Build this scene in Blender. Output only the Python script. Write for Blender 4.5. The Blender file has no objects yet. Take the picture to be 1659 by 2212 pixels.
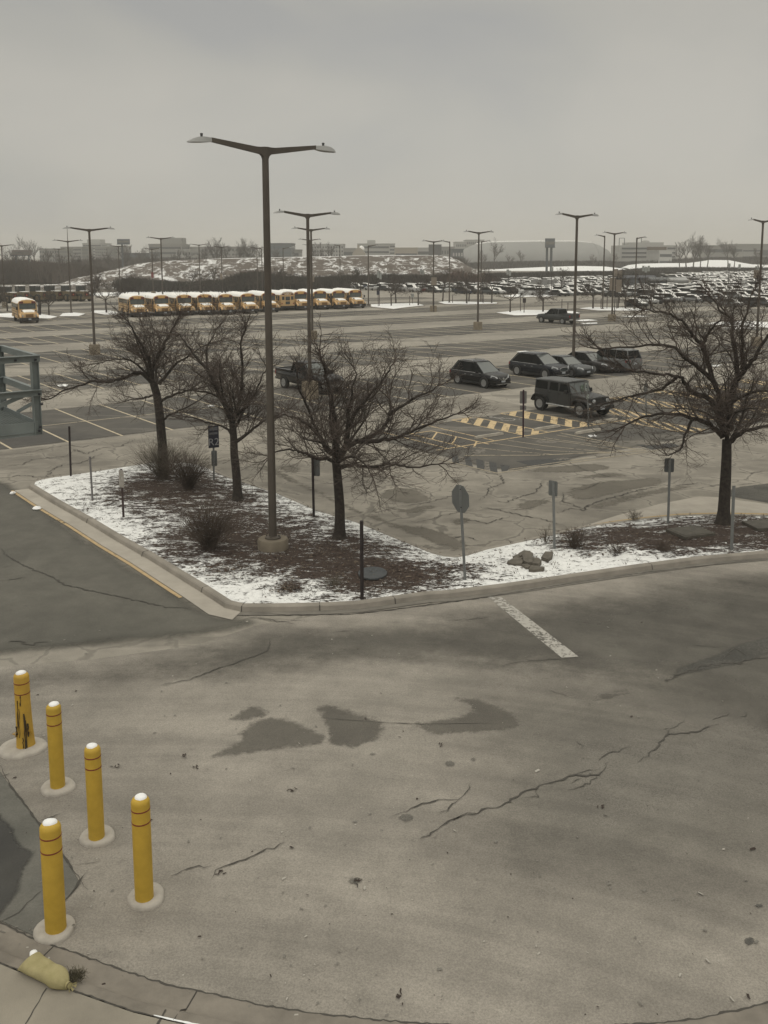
import bpy, bmesh, math, random
import numpy as np
from mathutils import Vector, Matrix, noise as mnoise
C = bpy.context.scene.collection
PI = math.pi

# ------------------------------------------------------------------ camera, sky, sun, exposure
VW, VH = 1659.0, 2212.0
FPX, CAMH, YH, NAD = 2050.0, 9.0, 548.0, 14460.0
PITCH = 0.5*math.asin(2*FPX/NAD)
PPY = YH + FPX*math.tan(PITCH)
ROLL = math.radians(0.15)
cam = bpy.data.cameras.new('camera'); camo = bpy.data.objects.new('camera', cam); C.objects.link(camo)
cam.sensor_fit = 'HORIZONTAL'; cam.sensor_width = 36.0; cam.lens = 36.0*FPX/VW
cam.shift_y = (PPY - VH/2)/VW
cam.clip_end = 6000; cam.clip_start = 0.1
cf = Vector((0, math.cos(PITCH), -math.sin(PITCH))); cu0 = Vector((0, math.sin(PITCH), math.cos(PITCH))); cr0 = Vector((1, 0, 0))
cr = cr0*math.cos(ROLL) - cu0*math.sin(ROLL)
cu = cu0*math.cos(ROLL) + cr0*math.sin(ROLL)
mm = Matrix((cr, cu, -cf)).transposed().to_4x4(); mm.translation = (0, 0, CAMH)
camo.matrix_world = mm
bpy.context.scene.camera = camo

SUN_EL, SUN_AZ = math.radians(50), math.radians(200)
w = bpy.data.worlds.new('World'); bpy.context.scene.world = w; w.use_nodes = True
nt = w.node_tree; nt.nodes.clear()
def N(t, typ, **kw):
    n = t.nodes.new(typ)
    for k, v in kw.items(): setattr(n, k, v)
    return n
out = N(nt, 'ShaderNodeOutputWorld')
sky = N(nt, 'ShaderNodeTexSky', sky_type='NISHITA', sun_disc=False, sun_elevation=SUN_EL, sun_rotation=SUN_AZ)
bgs = N(nt, 'ShaderNodeBackground'); bgs.inputs[1].default_value = 0.03
hs = N(nt, 'ShaderNodeHueSaturation'); hs.inputs['Saturation'].default_value = 0.1
nt.links.new(sky.outputs[0], hs.inputs['Color']); nt.links.new(hs.outputs[0], bgs.inputs[0])
tc = N(nt, 'ShaderNodeTexCoord')
mp = N(nt, 'ShaderNodeMapping'); mp.inputs['Scale'].default_value = (1.9, 1.9, 4.2); mp.inputs['Rotation'].default_value = (0, 0.22, 0); mp.inputs['Location'].default_value = (1.35, 0.2, 0.55)
nt.links.new(tc.outputs['Generated'], mp.inputs[0])
cn = N(nt, 'ShaderNodeTexNoise'); cn.inputs['Scale'].default_value = 1.6; cn.inputs['Detail'].default_value = 4; cn.inputs['Roughness'].default_value = 0.42; cn.inputs['Distortion'].default_value = 0.5
nt.links.new(mp.outputs[0], cn.inputs['Vector'])
cramp = N(nt, 'ShaderNodeValToRGB')
e = cramp.color_ramp.elements
e[0].position = 0.36; e[0].color = (0.315, 0.312, 0.294, 1)
e[1].position = 0.66; e[1].color = (0.444, 0.42, 0.358, 1)
m1 = cramp.color_ramp.elements.new(0.5); m1.color = (0.38, 0.368, 0.32, 1)
nt.links.new(cn.outputs['Fac'], cramp.inputs[0])
sep = N(nt, 'ShaderNodeSeparateXYZ'); nt.links.new(tc.outputs['Generated'], sep.inputs[0])
mr = N(nt, 'ShaderNodeMapRange', interpolation_type='SMOOTHSTEP'); mr.inputs['From Min'].default_value = 0.26; mr.inputs['From Max'].default_value = 0.9
mr.inputs['To Min'].default_value = 1.0; mr.inputs['To Max'].default_value = 4.8
nt.links.new(sep.outputs['Z'], mr.inputs['Value'])
vm = N(nt, 'ShaderNodeVectorMath', operation='SCALE'); nt.links.new(cramp.outputs[0], vm.inputs[0]); nt.links.new(mr.outputs[0], vm.inputs['Scale'])
bgc = N(nt, 'ShaderNodeBackground'); nt.links.new(vm.outputs[0], bgc.inputs[0]); bgc.inputs[1].default_value = 0.705
ad = N(nt, 'ShaderNodeAddShader'); nt.links.new(bgs.outputs[0], ad.inputs[0]); nt.links.new(bgc.outputs[0], ad.inputs[1])
nt.links.new(ad.outputs[0], out.inputs['Surface'])
sl = bpy.data.lights.new('sun', 'SUN'); sl.energy = 0.5; sl.angle = math.radians(35); sl.color = (1, 0.96, 0.9)
so = bpy.data.objects.new('sun', sl); C.objects.link(so)
sd = Vector((math.sin(SUN_AZ)*math.cos(SUN_EL), math.cos(SUN_AZ)*math.cos(SUN_EL), math.sin(SUN_EL)))
so.rotation_euler = sd.to_track_quat('Z', 'Y').to_euler()
vs = bpy.context.scene.view_settings
vs.view_transform = 'Standard'; vs.look = 'None'; vs.gamma = 1; vs.use_curve_mapping = False; vs.exposure = 0.0
bpy.context.scene.cycles.volume_bounces = 1

# ------------------------------------------------------------------ helpers: photo measurement -> place in the world
def ray(x, y):
    u = (x - VW/2)/FPX; v = -(y - PPY)/FPX
    c, q = math.cos(ROLL), math.sin(ROLL)
    u, v = u*c + v*q, -u*q + v*c
    return Vector((u, math.cos(PITCH) + v*math.sin(PITCH), -math.sin(PITCH) + v*math.cos(PITCH)))
def G(x, y, z=0.0):
    r = ray(x, y); t = (z - CAMH)/r.z
    return Vector((r.x*t, r.y*t, z))
def AT(x, y, Y):
    r = ray(x, y); t = Y/r.y
    return Vector((r.x*t, Y, CAMH + r.z*t))
TH = math.radians(-53.5)
SV = Vector((math.cos(TH), math.sin(TH), 0))      # along the stalls, towards the viewer
UV = -SV                                            # away
RV = Vector((-SV.y, SV.x, 0))                       # along the rows
def TA(t, a, z=0.0):
    p = UV*t + RV*a; p.z = z; return p
HEAD = TH
def heading(v): return math.atan2(v.y, v.x)

# ------------------------------------------------------------------ materials
MC = {}
def mat(name, col, rough=0.8, metal=0.0, var=0.0, vscale=3.0, col2=None, bump=0.0, bscale=30.0, spec=0.4, obj=True, detail=4, trans=0.0):
    if name in MC: return MC[name]
    m = bpy.data.materials.new(name); m.use_nodes = True; t = m.node_tree
    b = t.nodes['Principled BSDF']; b.inputs['Roughness'].default_value = rough; b.inputs['Metallic'].default_value = metal
    b.inputs['Specular IOR Level'].default_value = spec
    tcn = N(t, 'ShaderNodeTexCoord')
    c = (*col, 1)
    if var > 0 or col2:
        n = N(t, 'ShaderNodeTexNoise'); n.inputs['Scale'].default_value = vscale; n.inputs['Detail'].default_value = detail; n.inputs['Roughness'].default_value = 0.6
        t.links.new(tcn.outputs['Object'], n.inputs['Vector'])
        rp = N(t, 'ShaderNodeValToRGB'); rp.color_ramp.elements[0].position = 0.3; rp.color_ramp.elements[1].position = 0.7
        c2 = col2 if col2 else tuple(x*(1 + var) for x in col)
        c1 = col if col2 else tuple(x*(1 - var) for x in col)
        rp.color_ramp.elements[0].color = (*c1, 1); rp.color_ramp.elements[1].color = (*c2, 1)
        t.links.new(n.outputs['Fac'], rp.inputs[0]); t.links.new(rp.outputs[0], b.inputs['Base Color'])
    else:
        b.inputs['Base Color'].default_value = c
    if bump > 0:
        n2 = N(t, 'ShaderNodeTexNoise'); n2.inputs['Scale'].default_value = bscale; n2.inputs['Detail'].default_value = 3
        t.links.new(tcn.outputs['Object'], n2.inputs['Vector'])
        bp = N(t, 'ShaderNodeBump'); bp.inputs['Strength'].default_value = bump; bp.inputs['Distance'].default_value = 0.02
        t.links.new(n2.outputs['Fac'], bp.inputs['Height']); t.links.new(bp.outputs[0], b.inputs['Normal'])
    MC[name] = m
    return m

def noise_node(t, vec, scale, detail=4, rough=0.55, dist=0.0, sc=None, rot=None):
    if sc or rot:
        mpn = N(t, 'ShaderNodeMapping')
        if sc: mpn.inputs['Scale'].default_value = sc
        if rot: mpn.inputs['Rotation'].default_value = (0, 0, rot)
        t.links.new(vec, mpn.inputs[0]); vec = mpn.outputs[0]
    n = N(t, 'ShaderNodeTexNoise'); n.inputs['Scale'].default_value = scale; n.inputs['Detail'].default_value = detail
    n.inputs['Roughness'].default_value = rough; n.inputs['Distortion'].default_value = dist
    t.links.new(vec, n.inputs['Vector'])
    return n.outputs['Fac']
def maprange(t, v, a, b, c=0.0, d=1.0, smooth=True):
    n = N(t, 'ShaderNodeMapRange'); n.interpolation_type = 'SMOOTHSTEP' if smooth else 'LINEAR'
    n.inputs['From Min'].default_value = a; n.inputs['From Max'].default_value = b; n.inputs['To Min'].default_value = c; n.inputs['To Max'].default_value = d
    t.links.new(v, n.inputs['Value']); return n.outputs[0]
def mixc(t, fac, a, b, mode='MIX'):
    n = N(t, 'ShaderNodeMix', data_type='RGBA', blend_type=mode)
    if isinstance(fac, float): n.inputs[0].default_value = fac
    else: t.links.new(fac, n.inputs[0])
    for i, v in ((6, a), (7, b)):
        if isinstance(v, tuple): n.inputs[i].default_value = (*v, 1) if len(v) == 3 else v
        else: t.links.new(v, n.inputs[i])
    return n.outputs[2]
def mathn(t, op, a, b=None):
    n = N(t, 'ShaderNodeMath', operation=op)
    for i, v in ((0, a), (1, b)):
        if v is None: continue
        if isinstance(v, (int, float)): n.inputs[i].default_value = v
        else: t.links.new(v, n.inputs[i])
    return n.outputs[0]

def asphalt(name, dark, light, patch_scale=0.12, fine=0.18, cracks=0.0, rough=0.9, streak=None, alpha_soft=None, alpha_amp=0.5, alpha_scale=1.2, alpha_max=1.0, snow=0.0, crack_scale=0.36, sweep=None):
    m = bpy.data.materials.new(name); m.use_nodes = True; t = m.node_tree
    b = t.nodes['Principled BSDF']; b.inputs['Specular IOR Level'].default_value = 0.25
    P = N(t, 'ShaderNodeNewGeometry').outputs['Position']
    f1 = noise_node(t, P, patch_scale, 5, 0.6, 0.4)
    col = mixc(t, maprange(t, f1, 0.33, 0.67), dark, light)
    if streak:
        sc, amt, sdark, thr = streak
        fs = noise_node(t, P, 0.35, 5, 0.6, 0.3, sc=sc, rot=-HEAD)
        col = mixc(t, mathn(t, 'MULTIPLY', maprange(t, fs, thr, thr + 0.13), amt), col, sdark)
    f2 = noise_node(t, P, 1.3, 6, 0.7)
    col = mixc(t, 1.0, col, mixc(t, maprange(t, f2, 0.25, 0.75, 0, 1), (0.86, 0.86, 0.86), (1.12, 1.12, 1.12)), 'MULTIPLY')
    f3 = noise_node(t, P, 34.0, 4, 0.9)
    lo, hi = 1 - fine, 1 + fine
    col = mixc(t, 1.0, col, mixc(t, maprange(t, f3, 0.3, 0.7), (lo, lo, lo), (hi, hi, hi)), 'MULTIPLY')
    f4 = noise_node(t, P, 5.0, 4, 0.75)
    col = mixc(t, mathn(t, 'MULTIPLY', maprange(t, f4, 0.63, 0.72), 0.35), col, tuple(x*0.55 for x in dark))
    if cracks > 0:
        wv = N(t, 'ShaderNodeTexNoise'); wv.inputs['Scale'].default_value = 0.9; wv.inputs['Detail'].default_value = 4; t.links.new(P, wv.inputs['Vector'])
        va = N(t, 'ShaderNodeVectorMath', operation='MULTIPLY_ADD'); t.links.new(wv.outputs['Color'], va.inputs[0]); va.inputs[1].default_value = (1.6, 1.6, 0); t.links.new(P, va.inputs[2])
        vo = N(t, 'ShaderNodeTexVoronoi', feature='DISTANCE_TO_EDGE'); vo.inputs['Scale'].default_value = crack_scale; t.links.new(va.outputs[0], vo.inputs['Vector'])
        ck = maprange(t, vo.outputs['Distance'], 0.007, 0.026, 1, 0)
        ms = maprange(t, noise_node(t, P, 0.12, 3), 0.34, 0.5)
        col = mixc(t, mathn(t, 'MULTIPLY', mathn(t, 'MULTIPLY', ck, ms), cracks), col, tuple(x*0.3 for x in dark))
        # weathered pale halo beside cracks
        hk = maprange(t, vo.outputs['Distance'], 0.02, 0.12, 0.35*cracks, 0)
        col = mixc(t, mathn(t, 'MULTIPLY', hk, ms), col, tuple(min(1, x*1.25) for x in light))
    if snow > 0:
        fn = noise_node(t, P, 0.25, 5, 0.6, 0.3, sc=(1, 3.0, 1), rot=-HEAD)
        col = mixc(t, maprange(t, fn, 0.74 - snow, 0.76 - snow), col, (0.75, 0.76, 0.77))
    if sweep:
        cx0, cy0 = sweep
        sp = N(t, 'ShaderNodeSeparateXYZ'); t.links.new(P, sp.inputs[0]); dx = mathn(t, 'SUBTRACT', sp.outputs[0], cx0); dy = mathn(t, 'SUBTRACT', sp.outputs[1], cy0)
        rr_ = mathn(t, 'SQRT', mathn(t, 'ADD', mathn(t, 'MULTIPLY', dx, dx), mathn(t, 'MULTIPLY', dy, dy))); an = mathn(t, 'ARCTAN2', dy, dx)
        cb_ = N(t, 'ShaderNodeCombineXYZ'); t.links.new(rr_, cb_.inputs[0]); t.links.new(mathn(t, 'MULTIPLY', an, 1.1), cb_.inputs[1])
        fs_ = noise_node(t, cb_.outputs[0], 1.1, 5, 0.65, 0.2)
        col = mixc(t, 1.0, col, mixc(t, maprange(t, fs_, 0.3, 0.7, 0, 1), (0.84, 0.84, 0.84), (1.13, 1.13, 1.125)), 'MULTIPLY')
        sk_ = noise_node(t, P, 9.0, 5, 0.8)
        col = mixc(t, mathn(t, 'MULTIPLY', maprange(t, sk_, 0.66, 0.74), 0.45), col, tuple(x*0.45 for x in dark))
    t.links.new(col, b.inputs['Base Color'])
    t.links.new(maprange(t, f1, 0.3, 0.7, rough - 0.12, rough), b.inputs['Roughness'])
    bp = N(t, 'ShaderNodeBump'); bp.inputs['Strength'].default_value = 0.25; bp.inputs['Distance'].default_value = 0.01
    t.links.new(f3, bp.inputs['Height']); t.links.new(bp.outputs[0], b.inputs['Normal'])
    if alpha_soft is not None:
        at = N(t, 'ShaderNodeAttribute', attribute_name='edge')
        na = noise_node(t, P, alpha_scale, 6, 0.75)
        v = mathn(t, 'ADD', mathn(t, 'DIVIDE', at.outputs['Fac'], max(alpha_soft, 0.01)), mathn(t, 'MULTIPLY', mathn(t, 'SUBTRACT', na, 0.5), alpha_amp*2))
        t.links.new(mathn(t, 'MULTIPLY', maprange(t, v, 0.1, 0.9), alpha_max), b.inputs['Alpha'])
    return m

# ------------------------------------------------------------------ mesh builder
class MB:
    def __init__(s): s.v = []; s.f = []; s.m = []
    def add(s, vs, fs, mi=0, M=None):
        o = len(s.v)
        if M is not None: vs = [M @ Vector(v) for v in vs]
        s.v.extend([tuple(v) for v in vs]); s.f.extend([tuple(i + o for i in f) for f in fs]); s.m.extend([mi]*len(fs)); return s
    def box(s, c, d, mi=0, rz=0, M=None, ry=0, rx=0, taper=1.0):
        x, y, z = d[0]/2, d[1]/2, d[2]/2
        vs = [Vector((sx*x*(taper if sz > 0 else 1), sy*y*(taper if sz > 0 else 1), sz*z)) for sz in (-1, 1) for sx, sy in ((-1, -1), (1, -1), (1, 1), (-1, 1))]
        R = Matrix.Rotation(rz, 3, 'Z') @ Matrix.Rotation(ry, 3, 'Y') @ Matrix.Rotation(rx, 3, 'X')
        vs = [R @ v + Vector(c) for v in vs]
        return s.add(vs, [(0, 3, 2, 1), (4, 5, 6, 7), (0, 1, 5, 4), (1, 2, 6, 5), (2, 3, 7, 6), (3, 0, 4, 7)], mi, M)
    def tube(s, pts, rad, n=8, mi=0, caps=True, M=None, flat=1.0):
        pts = [Vector(p) for p in pts]
        if not hasattr(rad, '__len__'): rad = [rad]*len(pts)
        vs = []; fs = []; k = len(pts)
        prev = None
        for i, p in enumerate(pts):
            d = (pts[min(i+1, k-1)] - pts[max(i-1, 0)]);
            if d.length < 1e-9: d = Vector((0, 0, 1))
            d.normalize()
            if prev is None:
                a = Vector((1, 0, 0)) if abs(d.x) < 0.9 else Vector((0, 1, 0))
                e1 = d.cross(a).normalized()
            else:
                e1 = (prev - d*prev.dot(d))
                e1 = e1.normalized() if e1.length > 1e-6 else d.orthogonal().normalized()
            prev = e1; e2 = d.cross(e1)
            for j in range(n):
                a = 2*PI*j/n
                vs.append(p + (e1*math.cos(a) + e2*math.sin(a)*flat)*rad[i])
        for i in range(k-1):
            for j in range(n):
                fs.append((i*n+j, i*n+(j+1) % n, (i+1)*n+(j+1) % n, (i+1)*n+j))
        if caps:
            fs.append(tuple(range(n-1, -1, -1))); fs.append(tuple((k-1)*n+j for j in range(n)))
        return s.add(vs, fs, mi, M)
    def prism(s, poly, z0, z1, mi=0, M=None):
        n = len(poly)
        vs = [(p[0], p[1], z0) for p in poly] + [(p[0], p[1], z1) for p in poly]
        fs = [tuple(range(n-1, -1, -1)), tuple(range(n, 2*n))] + [(i, (i+1) % n, n+(i+1) % n, n+i) for i in range(n)]
        return s.add(vs, fs, mi, M)
    def lathe(s, prof, n=16, mi=0, c=(0, 0, 0), M=None):
        vs = []; fs = []
        for r, z in prof:
            for j in range(n):
                a = 2*PI*j/n; vs.append((c[0]+r*math.cos(a), c[1]+r*math.sin(a), c[2]+z))
        for i in range(len(prof)-1):
            for j in range(n): fs.append((i*n+j, i*n+(j+1) % n, (i+1)*n+(j+1) % n, (i+1)*n+j))
        fs.append(tuple(range(n-1, -1, -1))); fs.append(tuple((len(prof)-1)*n+j for j in range(n)))
        return s.add(vs, fs, mi, M)
    def loft(s, secs, mi=0, caps=True, M=None):
        n = len(secs[0]); vs = [p for q in secs for p in q]; fs = []
        for i in range(len(secs)-1):
            for j in range(n): fs.append((i*n+j, i*n+(j+1) % n, (i+1)*n+(j+1) % n, (i+1)*n+j))
        if caps: fs.append(tuple(range(n-1, -1, -1))); fs.append(tuple((len(secs)-1)*n+j for j in range(n)))
        return s.add(vs, fs, mi, M)
    def build(s, name, mats, parent=None, smooth=None, fixn=True):
        me = bpy.data.meshes.new(name); me.from_pydata(s.v, [], s.f)
        if not isinstance(mats, (list, tuple)): mats = [mats]
        for m in mats: me.materials.append(m)
        if len(mats) > 1: me.polygons.foreach_set('material_index', s.m)
        if fixn and len(s.f) < 20000:
            bm = bmesh.new(); bm.from_mesh(me); bmesh.ops.recalc_face_normals(bm, faces=bm.faces); bm.to_mesh(me); bm.free()
        if smooth:
            me.shade_smooth(); me.set_sharp_from_angle(angle=math.radians(smooth))
        me.update()
        o = bpy.data.objects.new(name, me); C.objects.link(o)
        if parent is not None: o.parent = parent
        return o
def tag(o, label=None, cat=None, group=None, kind=None):
    if label: o['label'] = label
    if cat: o['category'] = cat
    if group: o['group'] = group
    if kind: o['kind'] = kind
    return o
def empty(name, loc=(0, 0, 0), rz=0.0):
    o = bpy.data.objects.new(name, None); C.objects.link(o); o.location = loc; o.rotation_euler = (0, 0, rz); o.empty_display_size = 0.3
    return o
KIDS = {}
def copy_tree(o, parent=None):
    c = o.copy(); C.objects.link(c)
    if parent is not None: c.parent = parent
    for ch in list(o.children): copy_tree(ch, c)
    return c
def inst(used, proto, loc, rz, label, group, cat=None):
    o = proto if proto.name not in used else copy_tree(proto)
    used.add(proto.name)
    o.location = loc; o.rotation_euler = (0, 0, rz); o['label'] = label; o['group'] = group
    if cat: o['category'] = cat
    return o
USED = set()

# ------------------------------------------------------------------ sheets
def poly_dist(P, poly):
    d = np.full(len(P), 1e9)
    for i in range(len(poly)):
        a = np.array(poly[i][:2]); b = np.array(poly[(i+1) % len(poly)][:2]); ab = b - a
        t = np.clip(((P - a) @ ab)/max(ab @ ab, 1e-9), 0, 1)
        d = np.minimum(d, np.hypot(*(P - a - t[:, None]*ab).T))
    return d
def gridded(poly, z, res):
    bm = bmesh.new(); vs = [bm.verts.new((p[0], p[1], z)) for p in poly]; bm.faces.new(vs)
    if bm.faces[0:] if False else True:
        bm.normal_update()
        for f in bm.faces:
            if f.normal.z < 0: f.normal_flip()
    xs = [p[0] for p in poly]; ys = [p[1] for p in poly]
    if res:
        for ax, lo, hi in ((0, min(xs), max(xs)), (1, min(ys), max(ys))):
            k = lo + res
            while k < hi:
                co = Vector((k, 0, 0)) if ax == 0 else Vector((0, k, 0)); no = Vector((1, 0, 0)) if ax == 0 else Vector((0, 1, 0))
                bmesh.ops.bisect_plane(bm, geom=bm.verts[:] + bm.edges[:] + bm.faces[:], plane_co=co, plane_no=no)
                k += res
    return bm
def sheet(name, poly, m, z, res=None, kind='structure', label=None, edge=True):
    bm = gridded(poly, z, res); me = bpy.data.meshes.new(name); bm.to_mesh(me); bm.free(); me.materials.append(m)
    if edge:
        co = np.empty(len(me.vertices)*3); me.vertices.foreach_get('co', co); co = co.reshape(-1, 3)[:, :2]
        a = me.attributes.new('edge', 'FLOAT', 'POINT'); a.data.foreach_set('value', poly_dist(co, poly).astype(np.float32))
    o = bpy.data.objects.new(name, me); C.objects.link(o)
    if kind: o['kind'] = kind
    return o
def pp(pts, z=0.0): return [tuple(G(x, y, z)) for x, y in pts]
def strip(name, A, B, m, zs=None):
    """surface between two polylines of equal length"""
    mb = MB(); n = len(A); mb.add(list(A) + list(B), [(i, i+1, n+i+1, n+i) for i in range(n-1)])
    o = mb.build(name, m); o['kind'] = 'structure'; return o

# ================================================================== GROUND
ground_m = mat('ground_earth', (0.10, 0.088, 0.07), 0.95, var=0.3, vscale=0.05, col2=(0.17, 0.155, 0.13))
o = MB().add([(-2500, -300, -0.03), (2500, -300, -0.03), (2500, 2500, -0.03), (-2500, 2500, -0.03)], [(0, 1, 2, 3)]).build('ground', ground_m); o['kind'] = 'structure'
lot_m = asphalt('lot_asphalt', (0.205, 0.188, 0.160), (0.30, 0.276, 0.235), 0.10, 0.14, cracks=0.5, streak=((0.18, 2.4, 1), 0.6, (0.13, 0.12, 0.102), 0.53))
lot_poly = [(-160, -20), (160, -20), (420, 260), (420, 440), (60, 372), (18, 300), (-5, 237), (-60, 226), (-150, 262), (-200, 300), (-200, 100)]
sheet('parking_lot', lot_poly, lot_m, 0.0, edge=False)
# cracked cross aisle between the island and the bays
aisle_m = asphalt('aisle_asphalt', (0.165, 0.150, 0.126), (0.262, 0.24, 0.203), 0.22, 0.12, cracks=1.0, streak=((0.5, 1.6, 1), 0.55, (0.13, 0.118, 0.10), 0.5))
aisle_poly = [TA(38.9, -40), TA(45.1, -40), TA(45.1, 40), TA(38.9, 40), TA(38.9, 26.6), TA(27.7, 26.6), TA(27.7, 90), TA(17, 90), TA(17, 15), TA(36, 15), TA(36, 9), TA(36.5, -40)]
o = sheet('aisle_road', [tuple(p) for p in aisle_poly], aisle_m, 0.004, edge=False)
# bays
bay_m = asphalt('bay_asphalt', (0.062, 0.058, 0.053), (0.108, 0.10, 0.087), 0.20, 0.14, streak=((0.22, 1.5, 1), 0.8, (0.18, 0.165, 0.14), 0.56), alpha_soft=0.7, alpha_amp=0.5, alpha_scale=0.5, snow=0.0)
bay_far_m = asphalt('bay_asphalt_far', (0.058, 0.055, 0.050), (0.10, 0.093, 0.082), 0.12, 0.1, streak=((0.10, 1.3, 1), 0.9, (0.24, 0.22, 0.186), 0.51), alpha_soft=1.3, alpha_amp=0.9, alpha_scale=0.3, snow=0.0)
BAYC = [33.4 + 17.2*k for k in range(0, 9)]
arange = {0: (26.6, 95), 1: (-25, 110), 2: (-30, 125), 3: (-30, 140), 4: (-20, 150), 5: (-10, 150), 6: (0, 130), 7: (15, 125), 8: (30, 110)}
for k, tcn in enumerate(BAYC):
    a0, a1 = arange[k]; t0, t1 = tcn - 5.4, tcn + 5.4
    if k == 0: t0 = 27.8
    poly = [tuple(TA(t0, a0)), tuple(TA(t0, a1)), tuple(TA(t1, a1)), tuple(TA(t1, a0))]
    sheet('parking_bay', poly, bay_m if k < 2 else bay_far_m, 0.008, res=1.2 if k < 3 else 2.5)

# ---- markings
def paint(name, col, wear, alpha=0.92, sc=4.0):
    m = bpy.data.materials.new(name); m.use_nodes = True; t = m.node_tree; b = t.nodes['Principled BSDF']
    P = N(t, 'ShaderNodeNewGeometry').outputs['Position']
    b.inputs['Roughness'].default_value = 0.85
    n = noise_node(t, P, sc, 6, 0.75); n2 = noise_node(t, P, 0.6, 3)
    t.links.new(mixc(t, maprange(t, n, 0.3, 0.7), tuple(x*0.82 for x in col), col), b.inputs['Base Color'])
    v = mathn(t, 'ADD', n, mathn(t, 'MULTIPLY', mathn(t, 'SUBTRACT', n2, 0.5), 0.35))
    t.links.new(mathn(t, 'MULTIPLY', maprange(t, v, wear - 0.06, wear + 0.06), alpha), b.inputs['Alpha'])
    return m
yel_m = paint('yellow_paint', (0.58, 0.44, 0.25), 0.40)
pale_m = paint('pale_line_paint', (0.56, 0.48, 0.34), 0.37, 0.9)
white_m = paint('white_stop_paint', (0.42, 0.40, 0.36), 0.44, 0.9, 9.0)
def ribbon(mb, pts, wd, z):
    pts = [Vector((p[0], p[1], 0)) for p in pts]; n = len(pts); L = []; R = []
    for i, p in enumerate(pts):
        d = (pts[min(i+1, n-1)] - pts[max(i-1, 0)]).normalized(); q = Vector((-d.y, d.x, 0))
        ww = wd[i] if hasattr(wd, '__len__') else wd
        L.append((p.x + q.x*ww/2, p.y + q.y*ww/2, z)); R.append((p.x - q.x*ww/2, p.y - q.y*ww/2, z))
    mb.add(L + R, [(n+i, n+i+1, i+1, i) for i in range(n-1)])
mb = MB()
for k, tcn in enumerate(BAYC):
    if k == 0: continue
    a0, a1 = arange[k]; a = a0 + 1.0 + ((17.25 - a0 - 1.0) % 2.68)
    while a < a1 - 0.5:
        if not (k >= 6 and 50 < a < 95):
            ribbon(mb, [TA(tcn - 5.3, a), TA(tcn + 5.3, a)], 0.11 if k < 3 else 0.13, 0.012)
        a += 2.68
    ribbon(mb, [TA(tcn, a0 + 1), TA(tcn, a1 - 1)], 0.09, 0.016)
o = mb.build('parking_lines', pale_m); o['kind'] = 'structure'
# accessible bay: yellow hatching
mb = MB(); T0, T1 = 33.2, 38.8
def clip_t(poly, t0, t1):
    for lim, sg_ in ((t0, 1), (t1, -1)):
        res = []
        for i in range(len(poly)):
            a, b = poly[i-1], poly[i]; ia, ib = (a[0]-lim)*sg_ >= 0, (b[0]-lim)*sg_ >= 0
            if ia != ib: k = (lim - a[0])/(b[0] - a[0]); res.append((lim, a[1] + (b[1] - a[1])*k))
            if ib: res.append(b)
        poly = res
    return poly
def hatch(a_l, a_r, t0, t1, per=1.05, ww=0.50, sk=1.35):
    ribbon(mb, [TA(t0, a_l), TA(t1, a_l)], 0.1, 0.012); ribbon(mb, [TA(t0, a_r), TA(t1, a_r)], 0.1, 0.012)
    ribbon(mb, [TA(t1, a_l), TA(t1, a_r)], 0.1, 0.0135)
    t = t0 - sk - per/2
    while t < t1:
        q = clip_t([(t, a_l + .05), (t + sk, a_r - .05), (t + sk + ww, a_r - .05), (t + ww, a_l + .05)], t0, t1)
        if len(q) > 2: mb.add([tuple(TA(tt_, aa_, 0.0105)) for tt_, aa_ in q], [tuple(range(len(q)))])
        t += per
aisles = [(33.3, 34.8), (36.9, 38.4), (43.6, 45.1), (48.2, 49.7), (52.8, 54.3), (57.4, 58.9), (62, 63.5)]
hatch(33.3, 34.9, T0, T1); hatch(36.9, 38.5, T0, T1); hatch(29.0, 30.4, T0 - 0.5, T1 - 1.8, 1.5, 0.12, 1.2)
for q in (41.8, 46.2, 50.6, 55.0, 59.4, 63.8): hatch(q, q + 1.5, T0, T1, .95, .34, 2.2)
for q in (40.3, 44.7, 49.1, 53.5): hatch(q, q + 1.5, T0 - 4.6, T0 - 0.2, .95, .30, 2.2)
ribbon(mb, [TA(33.1, 27.5), TA(33.1, 66)], 0.1, 0.014)
for q in (28.2, 31.2): ribbon(mb, [TA(T0, q), TA(T1, q)], 0.09, 0.012)
o = mb.build('hatched_markings', yel_m); o['kind'] = 'structure'
kf = lambda l: [(928.8 + x*.4401, 842.3 + y*.4401) for x, y in l]
mb = MB()
for n_, l in enumerate(([(640, 212), (910, 265)], [(560, 235), (700, 255), (1060, 296)], [(470, 234), (720, 264), (960, 304)], [(380, 248), (560, 275), (900, 310)], [(300, 262), (560, 298), (880, 313)], [(210, 282), (400, 303), (600, 317)], [(620, 222), (900, 272), (1010, 296)], [(170, 323), (520, 322), (1060, 300)], [(390, 392), (780, 335)], [(10, 335), (330, 410)], [(330, 410), (1180, 290)])):
    P_ = [G(x, y) for x, y in kf(l)]; q = []
    for i in range(len(P_)-1):
        for j in range(6): q.append(P_[i].lerp(P_[i+1], j/6))
    ribbon(mb, q + [P_[-1]], .12 if n_ in (0, 7) else .085, 0.0125 + .0007*n_)
o = mb.build('faded_lines', paint('faded_paint', (0.40, 0.345, 0.25), 0.40, 0.8)); o['kind'] = 'structure'
mb = MB()
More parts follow.
